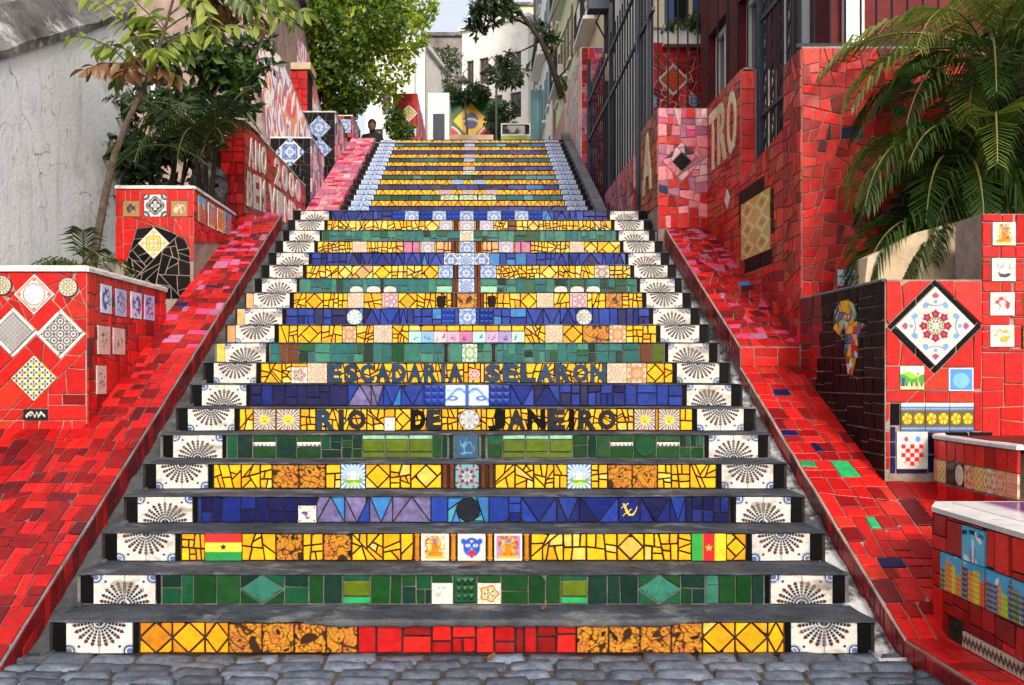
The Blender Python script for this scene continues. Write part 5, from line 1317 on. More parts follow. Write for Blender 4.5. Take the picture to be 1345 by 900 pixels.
def skyline_wall():
    rng = random.Random(52); zt = .645
    root = empty('low_wall', (2.7, -.6, 0), 'low red wall with a painted city skyline tile band and a white painted top', 'wall')
    XW = 2.2
    foot = [(XW, -3.6), (4.6, -3.6), (4.6, .22), (XW+.10, .22), (XW, .05)]
    m = MB().add([(x, y, -.2) for x, y in foot]+[(x, y, zt) for x, y in foot], [(0, 4, 3, 2, 1), (5, 6, 7, 8, 9)]+[(i, (i+1) % 5, 5+(i+1) % 5, 5+i) for i in range(5)])
    wall = m.build('wall', M['grout_dark'], root, (2.7, -.6, 0))
    # painted slab on top
    v = []; nx, ny = 20, 36
    ft = [(XW-.012, -3.6), (4.6, -3.6), (4.6, .232), (XW+.094, .232), (XW-.012, .053)]
    top = MB().add([(x, y, zt) for x, y in ft]+[(x, y, zt+.022) for x, y in ft], [(0, 4, 3, 2, 1), (5, 6, 7, 8, 9)]+[(i, (i+1) % 5, 5+(i+1) % 5, 5+i) for i in range(5)]); slab = top.build('top_slab', M['coping'], root)
    def ptop(U, V):
        C = pbase(U, (.70, .71, .73)); n = vnoise(U, V, 1.2, 5); put(C, (U > .10) & (n > .2) & (V > .2), (.16, .06, .22)); put(C, (U > .08) & (n < -.5) & (V > .3), (.30, .14, .05)); put(C, (U > .12) & (np.abs(n-.15) < .06), BK); put(C, (U > .1) & (n > .7), (.66, .62, .58)); return C
    place('top_painting', print_mesh('toppaint', ptop, 40, 60), Frame((0, 0, zt+.022), (1, 0, 0), (0, 1, 0)), 3.05, -.42, 1.4, 1.2, root, .004)
    fs = leftface(XW)
    fe = []
    for i, (a, b, c, d) in enumerate(((1238.5, 724, 1266.5, 775), (1267, 737, 1297, 792), (1299, 749, 1328, 806), (1328, 760, 1362, 818))):
        ya, yb = px2y(a, XW), px2y(c, XW)
        z1 = .475; z0 = .305
        fe.append(rect_print(fs, -ya, -yb, z0, z1, print_mesh('skyline%d' % i, P_sky(50+i*3), 30, 36), wall))
    ya, yb = px2y(1267, XW), px2y(1297, XW); fe.append(rect_print(fs, -ya, -yb, .476, .628, print_mesh('tower', P_tower, 28, 36), wall, label='blue tile with a slender tower under the words NEW YORK CITY'))
    u0, w_ = -ya+.006, (ya-yb-.012)/13
    for i, ch in enumerate('NEW YORK CITY'):
        if ch != ' ': letter(ch, fs, u0+w_*i+w_*(.3 if ch == 'I' else .06), u0+w_*(i+1)-w_*(.3 if ch == 'I' else .06), .600-.012*abs(i-6)/6, .618-.012*abs(i-6)/6, M['black'], wall, t=.0145, bold=.02)
    zg = print_mesh('zigzag', P_zig, 60, 24)
    for i in range(5):
        fe.append(rect_print(fs, .22+.15*i, .37+.15*i, .095, .165, zg, wall, name='patterned_tile'))
    fe.append(rect(.09, .0, .22, .20))
    face(fs, rect(-.05, .07, 2.4, zt-.004), [('red2', 8), ('red', 4), ('red3', 3)], wall, rng, fe, .026, .03)
    dch = Vector((-.10, -.17, 0)); fc = Frame((XW+.10, .22, 0), dch.normalized(), (0, 0, 1)); face(fc, rect(0, .07, dch.length, zt-.004), [('red', 8), ('red2', 4), ('red3', 2)], wall, rng, [], .012, .03)
    fb = Frame((0, .22, 0), (-1, 0, 0), (0, 0, 1)); face(fb, rect(-4.4, .35, -XW-.1, zt), [('red', 4), ('red2', 2)], wall, rng, [], .03, .03)
skyline_wall()

def curved_planter():
    rng = random.Random(53); zt, zb = .925, .45
    root = empty('low_planter', (3.0, .9, zb), 'low red planter with a row of brown and gold tiles under a white lip', 'planter')
    # its face turns towards the street as it goes right
    pts = [(2.76, 1.085), (2.70, 1.04), (2.685, .97), (2.685, .78), (2.69, .5), (2.70, .222)]
    n = len(pts); m = MB(); v = [(x, y, zb) for x, y in pts]+[(x, y, zt) for x, y in pts]+[(3.9, .222, zt), (3.9, 1.085, zt)]
    f = [(i, i+1, n+i+1, n+i) for i in range(n-1)]+[tuple(range(n, 2*n))+(2*n, 2*n+1)]
    wall = m.add(v, f).build('wall', M['grout'], root, (3.0, .9, zb))
    coping('lip', [(x, y-.004, zt-.004) for x, y in pts], .02, .022, root)
    cols = [P_ros(CR, [OR, (.5, .12, .03), CR], 6, 3), P_grid((.6, .42, .3), (.62, .16, .04), (.5, .2, .1), 2), P_gold, P_plate(BK, (.06, .01, .012), (.07, .01, .015), 9), P_plate((.5, .48, .42), (.6, .58, .5), (.42, .4, .36), 1), P_ros(CR, [OR, (.3, .05, .03), GD], 5, 8), P_gold, P_ros(WH, [OR, GN, GD], 6, 3)]
    ci = 0
    for (a, b) in zip(pts[:-1], pts[1:]):
        a3, b3 = Vector((a[0], a[1], 0)), Vector((b[0], b[1], 0)); d = b3-a3; L = d.length; fr = Frame(a3, d/L, (0, 0, 1))
        k = max(1, round(L/.105))
        for i in range(k):
            u0, u1 = L*i/k, L*(i+1)/k
            tile('red_tile', rect(u0, .80, u1, zt-.01), fr, pick([('red', 4), ('red2', 2)], rng)[0], wall, rng)
            place('patterned_tile', print_mesh('lowp%d' % (ci % 8), cols[ci % 8], 24, 24), fr, (u0+u1)/2, .738, u1-u0-.004, .122, wall, .012); ci += 1
            tile('red_tile', rect(u0, .56, u1, .668), fr, pick([('red', 4), ('red2', 2)], rng)[0], wall, rng)
    MB().prism_y([(2.74, zt-.03), (3.85, zt-.03), (3.85, zt+.004), (2.74, zt+.004)], .24, 1.07).build('soil', M['red_paint'], root)
curved_planter()

def big_pillar():
    rng = random.Random(54); y0, y1, zt = 2.45, 2.83, 3.65
    root = empty('tiled_wall', (3.2, y0, 1.0), 'tall bright red crazy-tiled wall with a rounded top behind the palm', 'wall')
    wall = MB().box((XR, y0, 1.0), (5.6, y1, zt)).build('wall', M['grout'], root, (3.2, y0, 1.0))
    coping('rim', [(XR, y0+.01, zt-.004), (5.6, y0+.01, zt-.004)], .012, .012, root, 'grout')
    fr = front(y0)
    B = rect(px2x(1112, y0)-.07, py2z(376, y0), px2x(1112, y0)+.07, py2z(354, y0))
    place('blue_shard', print_mesh('bluewillow', P_sketch((.62, .68, .76), BL, 91, .35, .5), 26, 20), fr, (B[0][0]+B[1][0])/2, (B[0][1]+B[2][1])/2, .135, .115, wall)
    edge = [rect(XR+.002, 1.4+.29*i, XR+.10+.02*(i % 3), 1.4+.29*(i+1)) for i in range(7)]
    face(fr, rect(XR+.002, 1.78, 3.45, zt-.004), [('red', 11), ('red2', 6), ('orange_red', 2), ('red3', 1.6), ('maroon', .5), ('black', .35), ('navy', .15), ('green2', .12)], wall, rng, [B], .0125, .22)
    face(fr, rect(3.45, 1.78, 5.0, zt-.004), [('red', 11), ('red2', 5), ('black', .3)], wall, rng, [], .04, .12)
    face(leftface(XR), rect(-y1, 1.5, -y0-.002, zt-.004), [('red2', 5), ('red', 4), ('red3', 3), ('brown_red', 2)], wall, rng, [], .013, .3)
big_pillar()

def tro_wall():
    rng = random.Random(55)
    root = empty('tiled_wall', (2.55, 4.0, 1.5), 'red and rust tiled wall lettered TRO with a golden panel, facing the stairs', 'wall')
    prof = [(2.832, 1.3), (5.15, 1.3), (5.15, 4.0), (4.0, 4.0), (4.0, 3.02), (2.832, 3.17)]
    wall = MB().prism_x(prof, XR+.001, XR+.32).build('wall', M['grout'], root, (2.55, 4.0, 1.5))
    fs = leftface(XR); fe = []
    G = rect(-px2y(975, XR), 2.28, -px2y(1013, XR), 2.78)
    fe.append(rect_print(fs, G[0][0], G[1][0], G[0][1], G[2][1], print_mesh('gold', P_gold, 40, 50), wall, name='golden_panel'))
    for P in (rect(G[0][0]-.08, 2.6, G[0][0], 2.9), rect(G[0][0], 2.78, G[1][0]-.15, 2.9), rect(G[1][0], 2.4, G[1][0]+.09, 2.75), rect(G[0][0]+.1, 2.16, G[1][0]+.05, 2.28)):
        for q in crazy(P, .012, .15, rng): tile('black_tile', q, fs, M['black'], wall, rng)
        fe.append(P)
    dy = -px2y(956, XR); D = diamond(dy, 2.92, .10); tile('white_tile', D, fs, M['white'], wall, rng); fe.append(D)
    def pal(u, v):  # brownish reds put this wall's shade into its tiles
        if u < -4.05: return [('brown_red', 6), ('red2', 3), ('orange_red', 3), ('red3', 1)]
        return [('red2', 5), ('red', 4), ('brown_red', 2), ('red3', 2.5), ('orange_red', 1)]
    low = 1.5
    face(fs, ccw([(-2.835, 1.55), (-2.835, 3.165), (-4.0, 3.015), (-4.0, 2.1)]), pal, wall, rng, [q for q in fe], .019, .12, su=1.7)
    face(fs, ccw([(-4.0, 2.1), (-4.0, 3.995), (-5.15, 3.995), (-5.15, 2.7)]), pal, wall, rng, fe, .020, .12, su=1.7)
    for ch, a, b in (('T', 5.04, 4.76), ('R', 4.72, 4.42), ('O', 4.38, 4.09)): letter(ch, fs, -a, -b, 3.30, 3.88, M['yellow3'] if False else M['cream_letter'], wall, t=.02, bold=.02)
    # near end of the high part: a column of square tiles
    fr = front(4.0); z = 3.02
    while z < 3.97:
        h = rng.uniform(.11, .17); h = 3.99-z if 3.99-z-h < .06 else h
        tile('red_tile', rect(XR+.004, z, XR+.13, z+h), fr, pick([('red', 4), ('red2', 2)], rng)[0], wall, rng); z += h
    coping('rim', [(XR+.07, 4.0, 3.99), (XR+.07, 5.15, 3.99)], .05, .03, root, 'grout')
M['cream_letter'] = glazed('cream_letter_glaze', (.66, .56, .36))
tro_wall()

def a_pillar():
    rng = random.Random(56); y0, y1, x0, zt, zb = 5.15, 6.06, 1.92, 3.985, 2.5
    root = empty('tiled_pillar', (2.2, 5.6, zb), 'pink and red tiled gate pillar with a black lozenge and the letter A', 'pillar')
    wall = MB().box((x0, y0, zb), (2.46, y1, zt)).build('wall', M['grout'], root, (2.2, 5.6, zb))
    fr = front(y0); c = (px2x(895.5, y0), py2z(212.5, y0)); D = diamond(c[0], c[1], .10); tile('black_lozenge', D, fr, M['black'], wall, rng)
    D2 = diamond(c[0], c[1], .2); ring = exclude([D2], D)
    mosaic([q for r in ring for q in crazy(r, .009, .4, rng)], fr, [('mauve', 4), ('lightpink', 3), ('pink', 3), ('steel', .6)], wall, rng, 'pink_tile')
    face(fr, rect(x0+.002, 2.76, XR, zt-.004), lambda u, v: [('mauve', 3), ('pink', 4), ('lightpink', 2.4), ('red', 2.2), ('magenta', 1), ('red2', 1)] if v > 3.25 else [('red', 5), ('pink', 3), ('red2', 2), ('mauve', 1), ('navy', .2)], wall, rng, [D2], .014, .10, 'pink_tile')
    fs = leftface(x0); face(fs, rect(-y1, 3.0, -y0, zt-.004), [('brown_red', 5), ('red3', 3), ('maroon', 2)], wall, rng, [], .02, .06)  # shade of this side painted in by brown and dark red tiles
    letter('A', fs, -5.92, -5.40, 3.22, 3.86, M['cream_letter'], wall, t=.02, bold=.02)
a_pillar()

def landing_wall():
    rng = random.Random(57); y0, y1, x0, zt = 7.1, 9.5, 2.0, 3.96
    root = empty('landing_wall', (2.1, 8.2, 2.6), 'low mauve tiled wall between the iron fence and the landing', 'wall')
    wall = MB().box((x0, y0, 2.6), (x0+.2, y1, zt)).build('wall', M['grout'], root, (2.1, 8.2, 2.6))
    face(leftface(x0), rect(-y1, 3.05, -y0, zt-.004), [('brown_red', 3), ('mauve', 4), ('red3', 3), ('steel', 1)], wall, rng, [], .03, .1, 'mauve_tile')  # mauve and brown tiles paint in the wall's shading
    fr = front(y0); z = 3.05
    while z < 3.9:
        h = rng.uniform(.12, .2); h = zt-z if zt-z-h < .07 else h
        tile('pink_tile', rect(x0+.003, z, x0+.15, z+h), fr, pick([('pink', 4), ('lightpink', 3), ('red', 2)], rng)[0], wall, rng); z += h
landing_wall()

def pink_pillar():
    rng = random.Random(58); x0, y0, y1, zt, zb = 1.96, 12.3, 14.9, 7.12, 2.9
    root = empty('tiled_pillar', (2.2, 13, zb), 'tall pink and crimson tiled pillar beside the dark utility pole', 'pillar')
    wall = MB().box((x0, y0, zb), (2.75, y1, zt)).build('wall', M['white_paint'], root, (2.2, 13, zb))
    fr = front(y0); fe = []; k = Dof(y0)/FPX
    for i, (px, py) in enumerate(((774, 120), (789, 131), (778, 146), (773, 172), (790, 166), (781, 200))):
        c = (px2x(px, y0), py2z(py, y0)); fe.append(rect_print(fr, c[0]-.06, c[0]+.06, c[1]-.07, c[1]+.07, azm([2, 8, 10, 0, 8, 10][i]), wall))
    face(fr, rect(x0+.003, 3.9, 2.7, zt-.004), [('red', 6), ('magenta', 4), ('mauve', 3), ('red2', 4), ('pink', 2), ('black', .3)], wall, rng, fe, .022, .08, 'pink_tile')
    face(leftface(x0), rect(-y1, 5.0, -y0, zt-.004), [('white', 5), ('lightpink', 3), ('peach', 2), ('pink', 1)], wall, rng, [], .05, .05, 'pale_tile')  # whitish tiles paint the sun glare on this side
    far = MB().box((1.96, 15.3, 5.5), (2.5, 20, 7.0)).build('garden_wall', M['pink_paint'], None, (2.2, 17, 5.5)); tag(far, 'faded pink garden wall continuing past the top of the stairs', 'wall')
pink_pillar()

# ------------------------------------------------------------------ houses
def house(name, label, fr, W, H, depth, mat, holes, frame_mat, roof_mat=None, rec=.16, shutter=None, sill=None, group=None):
    """box house; the facade lies in fr (u right, v up, n outward) and has real openings; holes: (u0,v0,u1,v1)"""
    base = fr.p(W/2, 0, -depth/2); root = empty(name, base, label, 'house', group)
    us = sorted({0, W}|{h[0] for h in holes}|{h[2] for h in holes}); vs_ = sorted({0, H}|{h[1] for h in holes}|{h[3] for h in holes})
    m = MB()
    for a, b in zip(us[:-1], us[1:]):
        for c, d in zip(vs_[:-1], vs_[1:]):
            cu, cv = (a+b)/2, (c+d)/2
            if any(h[0] < cu < h[2] and h[1] < cv < h[3] for h in holes): continue
            m.add([fr.p(a, c), fr.p(b, c), fr.p(b, d), fr.p(a, d)], [(0, 1, 2, 3)])
    for (a, c, b, d) in holes:
        q = [(a, c), (b, c), (b, d), (a, d)]
        m.add([fr.p(*p) for p in q]+[fr.p(*p, -rec) for p in q], [(0, 4, 5, 1), (1, 5, 6, 2), (2, 6, 7, 3), (3, 7, 4, 0), (4, 7, 6, 5)])
    q = [(0, 0), (W, 0), (W, H), (0, H)]
    m.add([fr.p(*p) for p in q]+[fr.p(*p, -depth) for p in q], [(0, 4, 5, 1), (1, 5, 6, 2), (2, 6, 7, 3), (3, 7, 4, 0), (4, 7, 6, 5)])
    m.build('wall', mat, root, base)
    def bx(mm, a, c, b, d, n0, n1):
        q = [(a, c), (b, c), (b, d), (a, d)]
        mm.add([fr.p(*p, n0) for p in q]+[fr.p(*p, n1) for p in q], [(0, 3, 2, 1), (4, 5, 6, 7), (0, 1, 5, 4), (1, 2, 6, 5), (2, 3, 7, 6), (3, 0, 4, 7)]); return mm
    for (a, c, b, d) in holes:
        w = b-a; h = d-c; t = min(.07, w*.09); mm = MB()
        bx(mm, a, c, a+t, d, -rec+.003, -rec+.07); bx(mm, b-t, c, b, d, -rec+.003, -rec+.07); bx(mm, a+t, c, b-t, c+t, -rec+.003, -rec+.068); bx(mm, a+t, d-t, b-t, d, -rec+.003, -rec+.068); bx(mm, (a+b)/2-t/2, c+t, (a+b)/2+t/2, d-t, -rec+.003, -rec+.062)
        wn = mm.build('window', frame_mat, root)
        bx(MB(), a+t, c+t, b-t, d-t, -rec+.004, -rec+.03).build('pane', M['glass'], wn)
        if sill: bx(MB(), a-.06, c-.09, b+.06, c-.001, -.02, .09).build('sill', sill, wn)
        if shutter:
            for (p, r) in ((a-w*.46, a-.015), (b+.015, b+w*.46)): bx(MB(), p, c, r, d, -.01, .04).build('shutter', shutter, wn)
    if roof_mat:
        bx(MB(), -.12, H-.001, W+.12, H+.16, -depth-.1, .14).build('cornice', roof_mat, root)
    return root, bx
Zv = (0, 0, 1)
def win_rows(W, H, w, h, nx, nz, z0, dz, m0=None):
    out = []; st = W/nx
    for j in range(nz):
        for i in range(nx):
            cu = st*(i+.5); v = z0+dz*j
            if v+h < H-.3: out.append((cu-w/2, v, cu+w/2, v+h))
    return out

# left: stained garden wall
def white_wall():
    x = -3.6; ys, ye = .2, 5.65; zt = lambda y: 3.72+.507*(y-2.87)
    root = empty('garden_wall', (x, 3, 1), 'stained white plaster wall with a black mouldy coping behind the front planter', 'wall')
    n = 30; v = []; rng = random.Random(5)
    MB().prism_x([(ys, -.2), (ye, -.2), (ye, zt(ye)), (ys, zt(ys))], x-.3, x).build('wall', M['plaster'], root, (x, 3, 1))
    m = MB(); prof = [(x+.03, .0), (x+.035, .07), (x-.02, .14), (x-.16, .40), (x-.34, .43), (x-.34, 0)]; k = len(prof); v = []
    for i in range(n+1):
        y = ys+(ye+.02-ys)*i/n
        for (px_, pz) in prof: v.append((px_+.012*mnoise.noise(Vector((y*5, pz*8, 1))), y, zt(y)-.01+pz+.03*mnoise.noise(Vector((y*3, pz*4, 4)))*(1 if pz > 0 else .6)))
    f = [(i*k+j, i*k+(j+1) % k, (i+1)*k+(j+1) % k, (i+1)*k+j) for i in range(n) for j in range(k)]; f = [q[::-1] for q in f]
    m.add(v, f+[tuple(range(k)), tuple(n*k+j for j in range(k-1, -1, -1))]); m.build('coping', M['mould'], root)
white_wall()


def mural_house():
    y0 = 10.6; fr = Frame((-6.0, y0, 4.0), (1, 0, 0), Zv)
    root, bx = house('brick_house', 'faded pink brick house above the lettered red wall', fr, 2.75, 4.3, 4.5, M['brick'], [(.5, 1.6, 1.2, 2.7)], M['white_trim'], M['mould'])
    k = Dof(10.3)/FPX; Q = lambda a, b: (px2x(a, 10.3), py2z(b, 10.3))
    prof = [Q(*p) for p in ((415, 192), (352, 192), (349, 150), (342, 110), (330, 80), (312, 62), (316, 44), (338, 40), (356, 52), (370, 78), (384, 112), (398, 150))][::-1]
    b = MB().prism_y(prof, 10.25, 10.55).build('mural_buttress', M['mural'], None, (px2x(380, 10.3), 10.4, prof[0][1])); tag(b, 'swooping buttress wall painted in white, red and violet streaks', 'wall')
    y1 = 12.4; rng = random.Random(61)
    a, c, d, e = px2x(357, y1), px2x(404, y1), py2z(185, y1), py2z(92, y1)
    root = empty('tiled_pillar', ((a+c)/2, y1, d), 'red tiled pillar with a pale interlaced lozenge, above the black pillars', 'pillar')
    wall = MB().box((a, y1, d-1.2), (c, y1+.5, e)).build('wall', M['grout_dark'], root, ((a+c)/2, y1, d))
    f1 = front(y1); print_mesh('interlace', P_grid(CR, (.05, .04, .04), (.10, .07, .05), 3), 36, 36)
    D = dia_print(f1, px2x(372, y1), py2z(123, y1), 13*Dof(y1)/FPX, 'interlace', wall)
    face(f1, rect(a, d, c, e-.003), [('red', 5), ('red2', 4), ('red3', 1)], wall, rng, [D], .03, .04)
    MB().box((a-.06, y1-.05, e), (c+.06, y1+.55, e+.12)).build('cap', M['concrete'], root)
    w2 = MB().prism_y([(px2x(404, 12.9), py2z(190, 12.9)), (px2x(424, 12.9), py2z(190, 12.9)), (px2x(418, 12.9), py2z(140, 12.9)), (px2x(400, 12.9), py2z(60, 12.9)), (px2x(372, 12.9), py2z(22, 12.9)), (px2x(360, 12.9), py2z(40, 12.9)), (px2x(380, 12.9), py2z(92, 12.9))], 12.95, 13.3).build('mural_buttress', M['mural'], None, (px2x(400, 12.9), 13.1, py2z(190, 12.9))); tag(w2, 'taller streak painted buttress behind the red lozenge pillar', 'wall')
mural_house()

# right house behind the fence
def fence_house():
    y0 = 8.3; x0 = 2.42
    fr = Frame((x0, y0, 2.85), (1, 0, 0), Zv)
    zs = py2z(38, y0)-2.85
    root, bx = house('patio_house', 'patio house front with red tiles, white sill and blue shutters behind the iron fence', fr, 4.2, 7.2, 3.6, M['white_paint'], [(.22, zs+.02, .95, zs+1.9), (2.2, 1.0, 3.0, 2.6)], M['cream_trim'], M['roof_tile'])
    rng = random.Random(62); wall = [c for c in root.children if c.name.startswith('wall')][0]
    f1 = front(y0); k = Dof(y0)/FPX; fe = []
    X = lambda p: px2x(p, y0); Z = lambda p: py2z(p, y0)
    D = dia_print(f1, X(884.5), Z(105), 17*k, print_mesh('redlattice', P_grid((.50, .06, .02), (.35, .02, .01), (.62, .16, .03), 4), 30, 30), wall, 'white', 4*k/S2, rng=rng); fe.append(D)
    for (px, py) in ((859, 134), (911, 133)): fe.append(dia_print(f1, X(px), Z(py), 9*k, azm(1), wall))
    face(f1, rect(x0+.03, 3.6, X(930), Z(56)), [('red', 5), ('red2', 5), ('red3', 1)], wall, rng, fe, .03, .35)
    # sill with plants, blue and cream shutters, purple pilasters
    bx(MB(), .18, zs-.26, 1.02, zs-.005, .02, .16).build('sill', M['white_trim'], root)
    for i, (a, b, key) in enumerate(((.02, .20, 'cream_trim'), (.20, .33, 'blue_paint'), (.60, .74, 'blue_paint'), (.95, 1.10, 'cream_trim'))): bx(MB(), a, zs+.0, b, zs+1.9, .012, .05+.01*i).build('shutter', M[key], root)
    for i, (a, b, key) in enumerate(((930, 938, 'purple_paint'), (938, 942, 'white_trim'), (942, 947, 'purple_paint'), (947, 953, 'white_trim'), (953, 961, 'red_paint'))): bx(MB(), X(a)-x0, .6, X(b)-x0, 6.9, .01, .05+.012*(i % 2)).build('pilaster', M[key], root)
fence_house()
def near_house():
    fr = Frame((2.95, 7.6, 2.85), (0, -1, 0), Zv)     # faces the stairs
    house('corner_house', 'dark red corner house with barred windows above the crazy-tiled wall', fr, 4.3, 6.5, 5, M['red_paint'], [(.4, .9, 1.2, 2.6), (1.7, .6, 2.5, 2.5), (2.9, .6, 3.9, 2.6), (.4, 3.6, 1.2, 5.2), (1.7, 3.6, 2.5, 5.2), (2.9, 3.6, 3.9, 5.2)], M['white_trim'], M['roof_tile'])
    f2 = Frame((2.96, 3.28, 2.85), (1, 0, 0), Zv)
    t = MB()
    t.box((3.05, 3.2, 3.6), (3.2, 3.285, 9.2)); t.box((3.03, 3.19, 8.9), (3.22, 3.284, 9.25))
    o = t.build('white_pilaster', M['white_trim'], None, (3.2, 3.24, 3.6)); tag(o, 'white pilaster on the dark red house front above the crazy-tiled wall', 'pilaster')
near_house()

# iron work
def bar_mesh(L, r=.011):
    m = MB().tube([(0, 0, 0), (0, 0, L)], r, 6); me = bpy.data.meshes.new('bar'); me.from_pydata(m.v, [], m.f); me.materials.append(M['iron']); me.update(); return me
def bars(root, me, pts, name='bar'):
    for p in pts:
        o = bpy.data.objects.new(name, me); link(o, root, p)
def fences():
    root = empty('iron_fence', (2.02, 8.5, 2.95), 'tall dark blue iron fence running from the gate pillar to the utility pole', 'fence')
    x = 2.06; me = bar_mesh(3.35)
    bars(root, me, [(x, 6.2+.21*i, 2.95) for i in range(int((12.0-6.2)/.21))])
    for z in (3.25, 5.35, 6.02): MB().box((x-.018, 6.1, z), (x+.018, 12.05, z+.045)).build('rail', M['iron_blue'], root)
    for y, w in ((6.32, .07), (6.95, .09), (9.4, .05), (12.0, .06)): MB().box((x-w/2, y-w/2, 2.93), (x+w/2, y+w/2, 6.75)).build('post', M['iron_blue'], root)
    r2 = empty('iron_fence', (2.2, 5.6, 3.98), 'dark iron railing of upright bars standing on the pink gate pillar', 'fence')
    me2 = bar_mesh(3.4, .009)
    bars(r2, me2, [(1.99+.105*i, 5.5, 3.985) for i in range(10)])
    MB().box((1.95, 5.48, 3.987), (3.05, 5.52, 4.02)).build('rail', M['iron'], r2); MB().box((1.95, 5.482, 6.2), (3.05, 5.518, 6.24)).build('rail', M['iron'], r2)
    r3 = empty('window_grille', (2.55, 3.4, 3.1), 'black window grille of straight and wavy bars over the red tiled wall', 'grille')
    me3 = bar_mesh(2.6, .010)
    bars(r3, me3, [(2.60, 2.95+.105*i, 3.02) for i in range(10)])
    for i in range(5):
        y = 3.0+.21*i; m = MB().tube([(2.60+.0, y+.028*math.sin(j*1.5708), 3.02+.05*j) for j in range(52)], .008, 5); m.build('wavy_bar', M['iron'], r3)
    for z in (3.55, 4.4, 5.2): MB().box((2.585, 2.86, z), (2.615, 3.98, z+.035)).build('rail', M['iron_blue'], r3)
    MB().box((2.57, 3.93, 3.02), (2.63, 3.99, 5.62)).build('post', M['iron_blue'], r3); MB().box((2.57, 2.845, 3.12), (2.63, 2.90, 5.62)).build('post', M['iron_blue'], r3)
    r4 = empty('iron_railing', (3.0, 2.6, 3.65), 'iron balcony railing standing on the tall red tiled wall', 'railing')
    bars(r4, bar_mesh(1.5, .008), [(2.46+.115*i, 2.6, 3.652) for i in range(14)])
    for z in (3.70, 5.1): MB().box((2.44, 2.585, z), (4.05, 2.615, z+.03)).build('rail', M['iron'], r4)
fences()
def utility_pole():
    root = empty('utility_pole', (2.22, 10.6, 2.85), 'thick dark utility pole with a meter box, behind the iron fence', 'pole')
    MB().tube([(2.22, 10.6, 2.8), (2.22, 10.6, 9.0)], [.10, .085], 12).build('post', M['wood_pole'], root)
    MB().box((1.86, 10.35, 7.05), (2.18, 10.62, 7.5)).build('meter_box', M['iron_blue'], root)
    MB().tube([(2.1, 10.5, 7.1), (1.98, 10.4, 6.85), (2.12, 10.45, 6.62), (2.2, 10.5, 6.9)], .018, 6).build('cable', M['iron'], root)
    MB().box((2.12, 10.48, 5.95), (2.28, 10.505, 6.38)).build('number_plate', M['cream_trim'], root)
utility_pole()

# --- the top of the stairs and beyond
def far_red_pillar():
    rng = random.Random(71); y0 = 16.2; x0, x1 = px2x(516, y0), px2x(548, y0); zt = py2z(123, y0)
    root = empty('tiled_pillar', ((x0+x1)/2, y0, 5.8), 'red tiled pillar with a gold lozenge at the top of the stairs', 'pillar')
    wall = MB().box((x0, y0, 5.7), (x1, y0+4.2, zt)).build('wall', M['grout_dark'], root, ((x0+x1)/2, y0, 5.8))
    k = Dof(y0)/FPX; fr = front(y0); D = dia_print(fr, px2x(537, y0), py2z(149, y0), 9*k, print_mesh('goldloz', P_ros((.45, .38, .14), [(.2, .14, .04), (.5, .45, .2), (.3, .2, .05)], 4, 2), 24, 24), wall, 'white', 2*k, rng=rng)
    B = rect_print(fr, px2x(528, y0), px2x(547, y0), py2z(179, y0), py2z(168, y0), print_mesh('greytile', P_sketch((.42, .46, .48), (.2, .3, .32), 3, .2, .4), 20, 14), wall)
    face(fr, rect(x0, 5.8, x1, zt-.003), [('red', 5), ('red2', 4), ('red3', 2)], wall, rng, [D, B], .028, .03)
    face(rightface(x1), rect(y0, 6.0, y0+4.2, zt-.003), [('magenta', 4), ('pink', 3), ('mauve', 3)], wall, rng, [], .12, .04, 'pink_tile')
far_red_pillar()
M['hedge_paint'] = plain('dark_green_wall', (.02, .07, .02), .8)
